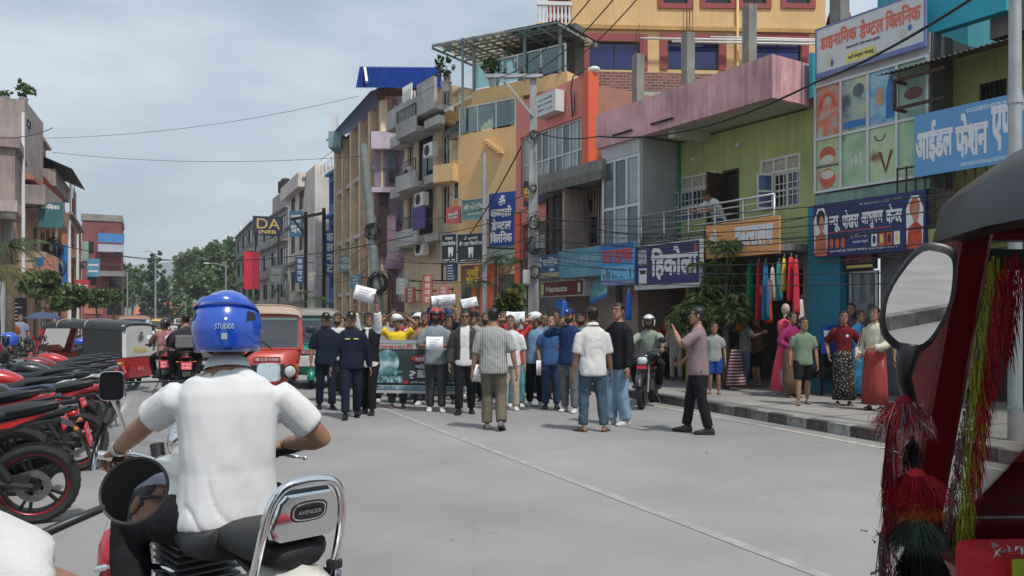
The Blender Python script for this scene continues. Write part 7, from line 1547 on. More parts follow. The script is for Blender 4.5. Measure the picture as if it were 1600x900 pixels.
p=person('bearded man in navy track jacket and white fronted cap filming with a phone',up(889,644),FACE(889)-.3,1.72,cloth('track_navy',(.015,.035,.10)),'long',cloth('ash_jeans',(.13,.14,.15),var=.3),shoes=white_s,beard=True,hl=(-.26,.02,.80),hr=(.10,.34,1.44),er=(1,-.1,-.6),pr=(-.3,1,0),cr=.6,fl=(-.12,.05,.08),fr=(.1,-.1,.08));cap(p,cloth('cap_blue',(.02,.04,.16)),True,white_print)
mb=MB();c=p['hr']+p['dr']*.08;q4=Matrix.Translation(c) @ Matrix.Rotation(p['W'].to_euler().z+.1,4,'Z');mb.box(-.075,.075,-.005,.005,-.037,.037,None,q4);o=tag(mb.build('phone',blackp,bevel=.004),'black phone held sideways by the capped man','phone')
p=person('man seen from behind in white polo, blue jeans and sandals in the road',up(926,674),hd(-.35,1)-.2,1.71,cloth('white_polo',(.60,.59,.57)),'half',cloth('denim_teal',(.05,.085,.12),var=.25),shoes=brown_s,shtype='sandal',skin=1,fl=(-.14,-.02,.082),fr=(.15,-.06,.082),fyl=.5,fyr=-.6,hl=(-.27,.02,.82),hr=(.28,.06,.80),head=(.2,.0),collar=cloth('white_polo'),fold=.010,loose=.014,hem=-.09)
p=person('tall young man in black sweater and pale jeans turning to the left',up(967,664),hd(-.75,-.55),1.78,cloth('black_sweater',(.013,.014,.018)),'long',denim_l,shoes=white_s,fl=(-.10,-.04,.085),fr=(.10,.06,.085),hl=(-.26,.06,.86),hr=(.27,.10,.86),head=(.25,0),hemw=.055,loose=.014)
p=person('man in mauve tee and black trousers filming with a raised phone at right',up(1091,677),hd(-1,.25),1.70,striped('mauve_tee',(.22,.15,.17),(.22,.15,.17),8),'half',black_t,shoes=boot,fl=(-.12,-.14,.085),fr=(.10,.16,.085),hl=(-.13,.31,1.40),el=(-.7,-.1,-1),pl=(.2,1,0),cl=.7,hr=(.22,.20,.98),er=(.7,-.8,0),head=(.15,-.02),skin=0,fold=.009,loose=.013)
mb=MB();c=p['hl']+p['dl']*.09;q4=Matrix.Translation(c+Vector((-.02,0,.03))) @ Matrix.Rotation(p['W'].to_euler().z,4,'Z');mb.box(-.037,.037,-.005,.005,-.07,.075,None,q4);tag(mb.build('phone',blackp,bevel=.004),'dark phone held upright by the man in mauve tee','phone')
# --- banner
def banner():
    A,B=at(583,531,14.05),at(738,531,13.75);bot=at(583,614,14.05).z;ex=(B-A);ex.z=0;W_=ex.length;ex.normalize();hh=A.z-bot
    t=thing('protest_banner','dark printed protest banner with globe picture held across the march','banner',(A.x,A.y,bot),math.atan2(ex.y,ex.x))
    wav=lambda x,z:.035*math.sin(x*3.1+z*1.5)+.015*math.sin(x*9+1)*(1-z)
    def wpatch(name,x0,x1,z0,z1,mat,lift,shape=None,nx=28,nz_=3):
        mb=MB();
        if shape:mb.add([(x,wav(x,z)-lift,z) for x,z in shape],[tuple(range(len(shape)))])
        else:
            vs=[(lerp(x0,x1,i/nx),wav(lerp(x0,x1,i/nx),lerp(z0,z1,j/nz_))-lift,lerp(z0,z1,j/nz_)) for i in range(nx+1) for j in range(nz_+1)];k=nz_+1;mb.add(vs,[(i*k+j,(i+1)*k+j,(i+1)*k+j+1,i*k+j+1) for i in range(nx) for j in range(nz_)])
        return mb.build(name,mat,t,smooth=True,fix=False)
    def wtext(tx,x0,z0,wd,ht,mat,lift=.014,bold=.02):
        vs,fs,x=text_geo(tx,0);xs=[v[0] for v in vs];ys=[v[1] for v in vs];a,b,lo,hi=min(xs),max(xs),min(ys),max(ys);mb=MB()
        for k,(dx,dz) in enumerate(((-bold,0),(bold,0),(0,bold))):
            mb.add([(X :=x0+(v[0]-a+dx)/(b-a)*wd,wav(X,z0)-lift-.0006*k,z0+(v[1]-lo+dz)/(hi-lo)*ht) for v in vs],fs)
        mb.build('lettering',mat,t,fix=False)
    dk=M('banner_dark',(.035,.05,.055),.6,var=.35,scale=3);b0=wpatch('cloth',0,W_,0,hh,dk,0);sb=b0.modifiers.new('s','SOLIDIFY');sb.thickness=.003;sb.offset=-1
    wpatch('edge_band',0,W_,hh*.93,hh,M('grey_hem',(.40,.42,.44),.6),.006);wpatch('edge_band',0,W_,hh*.0,hh*.06,M('grey_hem'),.006);wpatch('title_band',0,W_,hh*.83,hh*.92,M('cream_band',(.55,.52,.50),.6),.006);wpatch('foot_band',0,W_,hh*.075,hh*.15,M('aqua_band',(.28,.44,.48),.6),.006)
    rd=M('banner_red',(.50,.03,.04),.6);wtext('जबादारी का',W_*.06,hh*.84,W_*.5,hh*.075,rd);wtext('यारबाही गर',W_*.6,hh*.84,W_*.34,hh*.075,rd)
    wpatch('globe_picture',0,0,0,0,print_mat('globe_print',[(.3,H('24505a')),(.5,H('6f9aa4')),(.68,H('c0d8dc'))],5.),.008,oval(W_*.14,hh*.58,W_*.125,hh*.24));wpatch('crowd_picture',W_*.01,W_*.3,hh*.2,hh*.42,print_mat('crowd_print',[(.35,H('142a30')),(.5,H('5a8088')),(.65,H('a8c4cc'))],14.),.007)
    wpatch('red_ellipse',0,0,0,0,rd,.009,oval(W_*.55,hh*.65,W_*.16,hh*.075));wtext('गणेश',W_*.43,hh*.6,W_*.18,hh*.1,white_print);wtext('नेपाली',W_*.66,hh*.6,W_*.2,hh*.1,white_print)
    wtext('प~रित कारबा',W_*.43,hh*.47,W_*.26,hh*.08,white_print);wpatch('white_box',W_*.45,W_*.72,hh*.3,hh*.44,M('pale_print'),.008);wtext('न~याय',W_*.5,hh*.32,W_*.18,hh*.1,M('banner_blackred',(.12,.02,.03),.6));wtext('?',W_*.37,hh*.28,W_*.06,hh*.14,white_print)
    wpatch('red_dot',W_*.31,W_*.36,hh*.18,hh*.24,rd,.008);wtext('हामी सबैको सहभागिता र न~याय',W_*.38,hh*.19,W_*.5,hh*.04,white_print);wtext('वीर सुर~खेत, न~याय सङ~घर~ष समिति कर~णाली प~रदेश',W_*.02,hh*.085,W_*.92,hh*.05,M('navy_board'))
banner()
# --- more marchers behind the front rank
rng=random.Random(11)
TOPS=[('tee_a',(.30,.30,.30)),('tee_b',(.05,.07,.16)),('tee_c',(.30,.05,.05)),('tee_d',(.55,.54,.52)),('tee_e',(.03,.03,.035)),('tee_f',(.10,.16,.12)),('tee_g',(.22,.24,.32)),('tee_h',(.34,.24,.14))]
CRW=[(527,15.3,'man in dark clothes glimpsed between the two policemen',0),(600,15.2,'marcher just behind the waistcoated man',0),(641,14.9,'marcher peering over the banner right of the yellow shirt',0),(655,15.8,'marcher with white helmet behind the banner',2),(664,14.7,'marcher in white beside the red helmet',0),(700,15.0,'marcher behind the leather jacket holding up a broad sheet',1),(690,16.4,'marcher further back raising a small sheet',1),(645,16.2,'marcher with white cap left of the raised sheets',2),(778,16.9,'marcher with white cap right of the striped shirt',2),(742,15.3,'dark capped marcher right of the leather jacket',3),(735,16.2,'marcher with thin raised arms and sheet above the striped shirt',1),(708,16.8,'marcher whose hair shows behind the leather jacket',0),(758,16.3,'marcher hidden behind the striped shirt',0),(787,15.7,'marcher behind the beige trousers',0),(822,16.2,'marcher behind the light blue tee',0),(850,15.9,'marcher between the two blue tees',0),(868,16.8,'dark haired marcher behind the deep blue tee',0),(880,15.6,'marcher looking over the track jacket shoulder',0),(905,17.0,'marcher behind the track jacket',0),(634,17.4,'back rank marcher left of the banner top',0),(676,18.0,'back rank marcher in the middle',0),(720,18.4,'back rank marcher above the leather jacket',0),(770,18.2,'back rank marcher near the shrub',0),(812,18.6,'back rank marcher near the concrete pole',0),(845,18.8,'back rank marcher by the blue low sign',0),(590,17.6,'back rank marcher behind the waistcoated man',0),(560,18.4,'back rank marcher beside the green three-wheeler',0),(895,19.5,'onlooker under the dark red awning sign',0),(920,20.0,'onlooker at the arcade behind the white polo',0),(535,16.8,'marcher behind the front policeman',0),(575,16.0,'marcher just right of the raised overhead sheet',0),(612,16.6,'marcher left behind the yellow shirt',0),(648,17.0,'marcher in the third rank over the banner',0),(695,17.6,'third rank marcher behind the red helmet',2),(750,17.5,'third rank marcher left of the striped shirt',0),(800,17.3,'third rank marcher behind the raised brow sheet',0),(832,17.6,'third rank marcher behind the light blue tee',2),(660,19.4,'last rank marcher under the orange poster',0),(705,19.8,'last rank marcher under the pink poster',0),(785,19.6,'last rank marcher by the young palm',0),(865,19.0,'last rank marcher below the red awning',0),(615,19.6,'last rank marcher under the grey notice sheet',0),(910,18.2,'marcher close behind the phone holder',0)]
for k,(px,Y,lb,kind) in enumerate(CRW):
    tn,tcol=TOPS[(k*5+3) % len(TOPS)];b=[dgrey,black_t,denim,khaki][k % 4];kw={}
    if kind == 1:kw=dict(hl=(-.14,.18,1.86),hr=(.16,.18,1.86),el=(-1,.1,0),er=(1,.1,0),cl=.7,cr=.7,pl=(0,1,0),pr=(0,1,0))
    p=person(lb,gp(px,Y,PZ if Y > 19 else 0),FACE(px)+rng.uniform(-.5,.5),rng.uniform(1.60,1.74),cloth(tn,tcol),rng.choice(['short','long','half']),b,shoes=[boot,white_s,dgrey][k % 3],skin=k % 3,vox=.024,head=(rng.uniform(-.4,.4),rng.uniform(-.2,.1)),fl=(-.1,rng.uniform(-.15,.15),.082),fr=(.1,rng.uniform(-.15,.15),.082),beard=k % 6 == 0,group='marchers behind the front rank',**kw)
    if kind == 1:sheet('white sheet held up '+['by the marcher behind the leather jacket','far back by a hidden marcher','above the striped shirt man'][[700,690,735].index(px)],(p['hl']+p['hr'])/2+Vector((0,-.07,.1)),.32 if px != 690 else .22,.2,(0,-1,rng.uniform(-.1,.4)),(rng.uniform(-.2,.2),0,1))
    if kind == 2:helmet(p,white_c)
    if kind == 3:cap(p,black_t)
# --- people on the right pavement
p=person('boy in grey tee and bright blue shorts standing on the kerb',up(1116,616,PZ),hd(-.2,-1),1.34,cloth('boy_grey',(.30,.32,.31)),'short',cloth('boy_blue',(.02,.06,.30)),'shorts',brown_s,'sandal',skin=0,headk=1.18)
p=person('man in wide brimmed hat and grey shirt leaning by the tree',up(1164,606,PZ),hd(.9,-.3),1.60,cloth('dull_grey',(.20,.20,.18)),'half',denim,shoes=brown_s,shtype='sandal',hl=(-.05,.35,1.15),hr=(.1,.36,1.16));mb=MB();m4=p['m4'];mb.lathe([(.17,.045),(.17,.052),(.09,.06),(.088,.12),(.05,.145),(0,.147),(0,.14),(.04,.13),(.08,.06)],20,None,m4);mb.build('brimmed_hat',M('straw',(.33,.26,.17),.9),p['root'],smooth=40)
p=person('boy in brown tee and dark shorts stretching his arms towards the tree',up(1184,604,PZ),hd(-1,-.1),1.50,cloth('brown_tee',(.14,.07,.05)),'short',black_t,'shorts',brown_s,'sandal',headk=1.1,hl=(-.15,.45,1.18),hr=(.1,.45,1.20),el=(-.3,-.2,-1),er=(.3,-.2,-1))
p=person('woman in magenta blouse and long brown skirt outside the clothes shop',up(1237,621,PZ),hd(.5,-1),1.55,cloth('magenta',(.26,.025,.11)),'long',cloth('brown_skirt',(.16,.10,.06)),'skirt',brown_s,'sandal','bun',hem=-.03,hl=(-.14,.2,.95),hr=(.2,.16,.92),bulk=.86)
p=person('boy in green tee and black shorts stepping on the pavement',up(1255,632,PZ),hd(-.2,-1),1.42,cloth('sage_tee',(.17,.24,.16)),'short',black_t,'shorts',brown_s,'sandal',headk=1.12,fl=(-.08,-.12,.07),fr=(.10,.14,.07),head=(.3,0))
p=person('woman in maroon jumper and black dotted skirt at the kerb',up(1318,633,PZ),hd(-.25,-1),1.55,cloth('maroon_knit',(.13,.012,.02)),'half',dotted('dotted_skirt',(.012,.012,.013),(.30,.26,.2),26),'skirt',brown_s,'sandal','bun',hem=-.03,hl=(-.2,.14,.95),hr=(.24,.02,.84),bulk=.86)
X,Y,U=p['frame'](.2);b_=MB();c=p['sp'](.20);b_.ball(c-X*.04+Y*.125,(.022,.008,.026),8);b_.build('chest_badge',white_print,p['root'])
p=person('woman in bright blue wrap behind the maroon jumper',up(1342,622,PZ),hd(.3,-1),1.58,cloth('bright_blue',(.03,.22,.45)),'half',cloth('blue_floral',(.06,.26,.45),var=.5),'skirt',brown_s,'sandal','bun',hem=-.03,head=(.4,0),bulk=.86)
p=person('man in purple shirt standing behind the women',gp(1330,15.2,PZ),hd(-.5,-1),1.72,cloth('purple_shirt',(.10,.06,.10)),'half',dgrey,shoes=boot,collar=cloth('purple_shirt'))
p=person('woman in cream top and pleated red trousers with a shoulder bag',up(1367,641,PZ),hd(-.75,-.6),1.60,cloth('cream_top',(.55,.52,.42)),'long',cloth('brick_red',(.28,.05,.04)),'skirt',brown_s,'sandal','bun',hem=-.03,hl=(-.12,.25,.98),hr=(.2,.1,.86),head=(.1,0),bulk=.86)
b_=MB();b_.box(.22,.26,-.06,.14,.80,.98);o=b_.build('shoulder_bag',white_t,p['root'],bevel=.02);b_=MB();b_.tube([(.24,.04,.97),(.16,.09,1.3),(.02,.08,1.42),(-.06,-.03,1.38)],.009,6);b_.build('strap',brown_s,o)
p=person('person in deep blue trousers behind the three-wheeler mirror',gp(1422,13.0,PZ),hd(-.3,-1),1.60,cloth('dull_white',(.45,.44,.42)),'half',cloth('deep_blue',(.015,.04,.14)),shoes=brown_s,shtype='sandal',hair='bun')
p=person('woman in red shawl in the shop doorway',gp(1040,19.5,PZ),hd(.6,-1),1.56,cloth('shawl_red',(.40,.02,.03)),'half',black_t,'skirt',brown_s,'sandal','bun',hem=-.03,vox=.02,bulk=.86)
p=person('woman in pale grey kurta leaning at the shop doorway',gp(1057,19.0,PZ),hd(-.3,-1),1.60,cloth('pale_kurta',(.34,.30,.28)),'long',cloth('pale_trousers',(.36,.32,.30)),shoes=brown_s,shtype='sandal',hair='long',vox=.02,hem=-.2,bulk=.86)
# --- people at height
f3z=3.1
p=person('person in white shirt leaning on the balcony railing',at(1118,505,17.35)*1.-Vector((0,0,1.5-f3z)),hd(-.8,-.5),1.58,white_t,'half',dgrey,shoes=brown_s,shtype='sandal',pelvis=(0,-.1,.66),lean=.8,hl=(-.2,.5,.8),hr=(.22,.5,.8),vox=.02)
p=person('woman in maroon top looking down from the roof above the white banner',gp(1311,16.4,6.62),hd(-.3,-1),1.58,cloth('maroon_top',(.17,.012,.03)),'half',black_t,shoes=brown_s,shtype='sandal',hair='long',vox=.02,head=(0,-.3),bulk=.86)
# --- left pavement
p=person('woman in rust orange blouse with blue scarf walking on the left pavement',gp(18,24,PZ),hd(.7,-.9),1.58,cloth('rust',(.28,.08,.03)),'short',cloth('dark_skirt',(.05,.04,.035)),'skirt',brown_s,'sandal','bun',hem=-.03,vox=.02,bulk=.86)
b_=MB();b_.loft([[Vector((.12+dx,y,z)) for dx,y in ((-.05,.12),(.05,.12),(.06,.1),(-.04,.1))] for y,z in ((0,1.36),(0,.9))]);b_.build('scarf',cloth('scarf_blue',(.12,.36,.50)),p['root'])
p=person('person in dark clothes beside the left edge pole',gp(32,27,PZ),hd(.7,-.9),1.65,cloth('tee_g'),'short',dgrey,shoes=brown_s,shtype='sandal',vox=.023)
for k,(px,Y) in enumerate(((186,40),(172,36),(160,44),(180,52))):
    person(['onlooker at the far left kerb nearest the three-wheeler','onlooker in red behind the parked motorcycles','onlooker under the far street tree','furthest onlooker on the left kerb'][k],gp(px,Y,0 if k == 0 else PZ),hd(.5,-.9),1.62,cloth(TOPS[(k+2) % 8][0],TOPS[(k+2) % 8][1]),'short',dgrey,shoes=brown_s,shtype='sandal',vox=.03,skin=k % 3,group='people on the left pavement')
# ------------------------------------------------------------------ riders in traffic
def rider(label,base,rz,H,top,bottom,m,y=-.22,wide=.30,vox=.02,reach=(.30,.30,1.03),hairk='short',skin=0,**kw):
    """seated on a motorcycle whose origin is base and heading rz"""
    off=Matrix.Rotation(rz,3,'Z') @ Vector((0,y,0))
    return person(label,Vector(base)+off,rz,H,top,kw.pop('sleeve','long'),bottom,shoes=boot,pelvis=(0,0,.855+kw.pop('dz',0)),lean=.12,fl=(-.20,.22,.40),fr=(.20,.22,.40),legpole=((-.5,1,.4),(.5,1,.4)),hl=(-reach[0],reach[1]-y-.02,reach[2]+.03),hr=(reach[0],reach[1]-y-.02,reach[2]+.03),el=(-1,-.3,-.4),er=(1,-.3,-.4),cl=1.0,cr=1.0,pl=(0,0,-1),pr=(0,0,-1),vox=vox,hair=hairk,skin=skin,hem=-.03,**kw)
def pillion(label,base,rz,H,top,bottom,**kw):
    off=Matrix.Rotation(rz,3,'Z') @ Vector((0,-.60,0))
    return person(label,Vector(base)+off,rz,H,top,kw.pop('sleeve','long'),bottom,shoes=boot,pelvis=(0,0,.93),fl=(-.22,.18,.48),fr=(.22,.18,.48),legpole=((-.5,1,.4),(.5,1,.4)),hl=(-.2,.25,1.0),hr=(.2,.25,1.0),vox=.02,hem=-.03,**kw)
b=gp(1012,14.6);rz=hd(-.33,-1)
moto('motorcycle','black motorcycle facing the camera beside the black sweater man',b,rz,black_c,red_c,None,None)
p=rider('bearded rider in sage green shirt with white topped helmet facing the camera',b,rz,1.68,cloth('sage_shirt',(.24,.29,.23)),black_t,None,vox=.017,beard=True,hairk=None,skin=1,sleeve='rolled');helmet(p,white_c,blackp)
b=gp(289,16.6);rz=hd(-.40,.91)
moto('motorcycle','dark motorcycle with glowing red tail lamp carrying the hooded rider',b,rz,black_c,red_c,None,None);p=rider('rider in black hooded jacket seen from behind',b,rz,1.72,cloth('black_hoodie',(.018,.019,.022)),black_t,None,vox=.017)
p=pillion('pillion rider in dark clothes with a grey bag',b,rz,1.62,cloth('charcoal_top',(.04,.04,.045)),black_t);mb=MB();mb.box(-.2,.2,-.22,-.08,1.0,1.26);mb.build('shoulder_bag',cloth('bag_grey',(.16,.15,.15)),p['root'],bevel=.03)
b=gp(258,17.2);moto('motorcycle','maroon scooter like motorcycle beside the hooded rider',b,rz,maroon_c,None,None,None);p=rider('woman in pink patterned top riding beside the hooded rider',b,rz,1.58,cloth('pink_pattern',(.30,.14,.14),var=.5),black_t,None,hairk='bun');helmet(p,black_c)
b=gp(222,26);moto('motorcycle','red motorcycle of the ponytailed rider',b,rz,red_c,None,None,None);rider('ponytailed rider in white top seen from behind',b,rz,1.60,white_t,dgrey,None,hairk='pony')
b=gp(231,34);moto('motorcycle','dark motorcycle further up the street',b,rz,black_c,None,None,None);p=rider('rider with pale blue helmet further up the street',b,rz,1.65,cloth('blue_top',(.04,.08,.2)),dgrey,None,vox=.026,hairk=None);helmet(p,paint('pale_blue',(.25,.38,.5)))
b=gp(206,28);rz2=hd(.35,-.93);moto('motorcycle','oncoming black motorcycle left of the ponytailed rider',b,rz2,black_c,None,None,None);rider('oncoming rider in dark shirt',b,rz2,1.66,cloth('tee_e'),dgrey,None,vox=.026)
for k,(px,Y) in enumerate(((262,58),(270,48),(282,66))):
    b=gp(px,Y);moto('motorcycle',['far oncoming motorcycle with red front','far motorcycle in the middle of the street','furthest motorcycle near the white van'][k],b,rz2,[red_c,black_c,blue_c][k],None,'far motorcycles',None);rider(['far rider in red','far rider in the middle of the street','furthest rider near the white van'][k],b,rz2,1.66,cloth(TOPS[2+k][0],TOPS[2+k][1]),dgrey,None,vox=.035,group='far riders')
# spare helmets hung on the parked motorcycles
def loose_helmet(label,c,mat,yaw):
    p={'m4':Matrix.Translation(Vector(c)+Vector((0,0,.0))) @ Matrix.Rotation(yaw,4,'Z'),'root':thing('helmet',label,'helmet',(0,0,0))};helmet(p,mat,blackp)
m4=lambda s,tt:Matrix.Translation(ST(s,tt)) @ Matrix.Rotation(RZP,4,'Z')
for s_,tt,mt,lb,of in ((13.9,-1.75,paint('helmet_blue',(.02,.09,.45)),'blue and white helmet hanging on a parked motorcycle mirror',(.3,.32,1.22)),(12.1,-1.8,black_c,'black helmet resting on the blue motorcycle tank',(0,.1,1.06)),(10.15,-1.75,grey_c,'grey helmet on the fourth parked motorcycle',(-.28,.3,1.2)),(11.05,-1.55,red_c,'red helmet on the mirror of the fifth parked motorcycle',(.28,.32,1.2))):loose_helmet(lb,m4(s_,tt) @ Vector(of),mt,RZP+.6)
# ================================================================== shop goods on the right pavement
def drape(label,px,Y,y0,y1,wd,col,cat='garment',seed=0,name='hanging_garment',mat=None):
    a,b=at(px,y0,Y),at(px,y1,Y);t=thing(name,label,cat,(a.x,Y,b.z),R(28),'goods hung outside the clothes shop');mb=MB();hh=a.z-b.z;n=22;rr=[]
    for i in range(9):
        u=i/8;w_=wd*(.45+.55*u ** .6)/2;rr.append([Vector((math.cos(2*PI*j/n)*w_*(1+.1*math.sin(j*2.9+seed)*u),math.sin(2*PI*j/n)*w_*.35*(1+.4*math.sin(j*3.7+seed+u*2)*u),hh*(1-u))) for j in range(n)])
    mb.loft(rr);mb.build('cloth',mat or cloth('goods_%s' % label.split()[0]+str(px),col),t,smooth=True);h=MB();h.tube([(0,0,hh-.01),(0,0,hh+.04),(.02,0,hh+.07),(.0,0,hh+.09)],.006,5);h.build('hanger',steel,t)
for k,(px,Y,y0,y1,wd,col,lb) in enumerate(((1172,16.2,412,482,.22,(.02,.20,.10),'green dress hanging first in the row under the orange banner'),(1186,16.0,408,500,.2,(.42,.03,.03),'scarlet dress hanging beside the green one'),(1196,15.8,410,500,.2,(.03,.16,.34),'teal blue dress in the hanging row'),(1207,15.6,418,470,.16,(.46,.40,.36),'pale patterned blouse in the hanging row'),(1201,15.9,440,505,.2,(.50,.07,.03),'vermilion kurta hanging low'),(1217,15.4,410,470,.2,(.05,.22,.20),'dark teal tunic next to the yellow one'),(1225,15.2,404,455,.14,(.62,.38,.03),'yellow scarf hanging at the corner'),(1236,15.1,402,470,.22,(.55,.03,.05),'crimson gown hanging highest at the corner'),(1244,15.0,405,492,.18,(.48,.04,.06),'red sari hanging at the shop edge'),(1155,16.6,470,515,.16,(.52,.18,.02),'orange striped shawl hung low beside the tree'),(1146,16.8,450,505,.16,(.03,.22,.12),'emerald shawl hung behind the tree'),(1106,17.6,476,520,.3,(.50,.03,.03),'red bundle of cloth beside the mustard post'),(1252,15.1,468,510,.16,(.55,.52,.46),'white shawl at the right end of the row'),(882,20.6,470,500,.25,(.03,.12,.45),'blue packet string hanging in the arcade'),(982,18.6,455,500,.16,(.02,.10,.5),'bright blue bag strip hanging by the doorway'))):drape(lb,px,Y,y0,y1,wd,col,seed=k*1.7)
drape('maroon and white striped blanket hung over the stall by the tree',1150,16.3,545,604,.5,None,'blanket',4,'striped_blanket',striped('blanket_stripes',(.16,.02,.04),(.5,.46,.44),16,2,.6))
# mannequin in a pink gown
b=gp(1228,14.9,PZ);t=thing('mannequin','shop mannequin wearing a long coral pink gown','mannequin',b,R(20));zt=at(1228,458,14.9).z-PZ
mb=MB();n=20;mb.loft([[Vector((math.cos(2*PI*j/n)*r*(1+d_*math.sin(3*j)),math.sin(2*PI*j/n)*r*.7*(1+d_*math.cos(4*j)),z)) for j in range(n)] for z,r,d_ in ((.12,.3,.12),(.5,.25,.08),(.9,.17,.03),(1.05,.13,0),(1.25,.17,0),(1.38,.17,0),(1.44,.08,0))]);mb.build('gown',cloth('coral_gown',(.60,.07,.12)),t,smooth=True)
mb=MB();mb.tube([(0,0,1.4),(0,0,1.52)],[.05,.045],10);mb.ball((0,.01,1.62),(.075,.09,.11),12);mb.build('figure',M('mannequin_plastic',(.42,.32,.26),.4),t,smooth=True);mb=MB();mb.lathe([(0,0),(.16,0),(.15,.02),(.02,.03),(.02,.2),(0,.2)],14);mb.build('stand',steel,t,smooth=40)
mb=MB();mb.loft([[Vector((sx,y,z)) for sx,y in ((-.2,-.14),(.14,-.16),(.14,-.12),(-.2,-.1))] for z in (.12,.5)]);mb.build('train',cloth('goods_pale_blue',(.2,.45,.6)),t)
# clinic board, scooter, planter
b=gp(1284,14.95,PZ);t=thing('pavement_board','small blue dental clinic board standing on the pavement','sign',b,R(24));z0,z1=at(0,553,14.95).z-PZ,at(0,508,14.95).z-PZ;w_=.85;mb=MB();mb.box(0,w_,0,.03,z0,z1);mb.build('board',navy2,t);hh=z1-z0
lettering(t,'क डेण~टल',.05,z0+hh*.56,w_*.8,hh*.34,white_print,bold=.03);lettering(t,'ज',w_*.55,z0+hh*.14,.14,hh*.26,white_print,bold=.03);mb=MB()
for x in (.05,w_-.05):mb.bar((x,.05,0),(x,.05,z0+.1),.03)
mb.build('legs',dark_metal,t)
moto('motorcycle','dark motorcycle parked on the pavement behind the green tee boy',gp(1283,15.6,PZ),hd(.8,.5),black_c,grey_c,None,None,lean=R(-5))
# ================================================================== white cruiser and its rider in the foreground
CR=R(43);C0=Vector((-1.195,3.19,0));cr=thing('cruiser_motorcycle','white cruiser motorcycle with chrome backrest in the left foreground','motorcycle',C0,CR);CM=Matrix.Translation(C0) @ Matrix.Rotation(CR,4,'Z');CI=CM.inverted()
wl_=lambda px,py,Y:CI @ at(px,py,Y)
wheel(cr,0,-.66,.31,.15,chrome,wire=True);fw=wheel(cr,-.02,.86,.32,.10,chrome,wire=True);fw.rotation_euler.z=R(-32)
ivory_p=paint('pearl_white',(.68,.67,.62),.8);fender(MB(),-.66,.31,.375,.21,R(28),R(205),n=22,curve=.05).build('rear_fender',ivory_p,cr,smooth=50)
ff=MB();fender(ff,0,0,.365,.15,R(15),R(185),n=18,curve=.04);FM=Matrix.Translation((-.02,.86,.32)) @ Matrix.Rotation(R(-32),4,'Z');ff.v=[tuple(FM @ Vector(v)) for v in ff.v];ff.build('front_fender',ivory_p,cr,smooth=50)
st=MB();fender(st,0,0,.372,.05,R(20),R(170),n=18,curve=.0);st.v=[tuple(FM @ Vector(v)) for v in st.v];st.build('fender_stripe',blackp,cr,smooth=50)
mb=yloft(MB(),[(-.97,0,.50,.05,.02),(-1.0,0,.52,.085,.04),(-1.03,0,.52,.07,.03)],14);mb.build('tail_light',redlens,cr,smooth=True);mb=yloft(MB(),[(-.955,0,.65,.10,.012),(-.985,0,.645,.09,.018),(-1.0,0,.64,.08,.01)],14);mb.build('tail_lamp',redlens,cr,smooth=True)
# engine, frame, exhausts
mb=MB();mb.tube([(0,.62,.95),(0,.45,.5),(0,.2,.26),(0,-.3,.28),(0,-.4,.6),(0,.4,.8)],.03,10)
for sx in (-1,1):mb.tube([(sx*.1,-.25,.36),(sx*.11,-.66,.31)],.026,8)
mb.build('frame',blackp,cr,smooth=40);mb=MB();mb.box(-.15,.15,-.15,.25,.22,.46)
for i in range(9):mb.box(-.13,.13,.02,.3,.47+.028*i,.482+.028*i)
mb.build('engine',engm,cr,bevel=.01)
for sx in (1,):mb=MB();mb.tube([(.1,.3,.5),(.17,.36,.3),(.18,.1,.22),(.19,-.3,.24),(.2,-.9,.30)],[.022,.022,.024,.045,.05],12);mb.build('exhaust',chrome,cr,smooth=40)
mb=yloft(MB(),[(.55,0,.80,.05,.05),(.48,0,.82,.12,.10),(.3,0,.82,.17,.13),(.1,0,.79,.15,.11),(-.05,0,.74,.09,.06)],18);mb.build('tank',ivory_p,cr,smooth=True)
mb=yloft(MB(),[(.04,0,.70,.08,.03),(-.05,0,.69,.17,.05),(-.2,0,.68,.19,.055),(-.33,0,.70,.18,.06),(-.36,0,.72,.15,.07)],18,3);mb.build('rider_seat',seatm,cr,smooth=True);mb=yloft(MB(),[(-.33,0,.74,.10,.03),(-.38,0,.745,.14,.055),(-.55,0,.745,.145,.06),(-.68,0,.735,.12,.05),(-.73,0,.72,.07,.03)],18,2.8);mb.build('pillion_seat',seatm,cr,smooth=True)
# backrest: bent chrome bar, pad and badge plate
mb=MB();w_=.145;bar=[(-w_*1.06,-.60,.50),(-w_*1.04,-.68,.66),(-w_,-.735,.80),(-w_*.94,-.76,.90),(-w_*.72,-.775,.965),(-w_*.35,-.78,.985),(w_*.35,-.78,.985),(w_*.72,-.775,.965),(w_*.94,-.76,.90),(w_,-.735,.80),(w_*1.04,-.68,.66),(w_*1.06,-.60,.50)]
def smooth_path(p,k=2):
    p=[Vector(q) for q in p]
    for _ in range(k):p=[p[0]]+[q for a,b in zip(p,p[1:]) for q in (a.lerp(b,.25),a.lerp(b,.75))]+[p[-1]]
    return p
mb.tube(smooth_path(bar),.0155,14);br=mb.build('backrest_bar',chrome,cr,smooth=True)
pt=lambda x,z,d:(x,-.735-(z-.8)*.3+d,z);shp=[(-.115,.80),(-.122,.83),(-.10,.92),(-.08,.945),(.08,.945),(.10,.92),(.122,.83),(.115,.80),(.09,.785),(-.09,.785)]
mb=MB();mb.loft([[Vector(pt(x,z,.012)) for x,z in shp],[Vector(pt(x*.96,.865+(z-.865)*.95,-.016)) for x,z in shp]]);mb.build('backrest_plate',chrome,br,smooth=30);mb=MB();mb.loft([[Vector(pt(x*k,.865+(z-.865)*k,d)) for x,z in shp] for k,d in ((1.02,.014),(1.1,.04),(1.02,.075),(.7,.085))]);mb.build('backrest_pad',seatm,br,smooth=50)
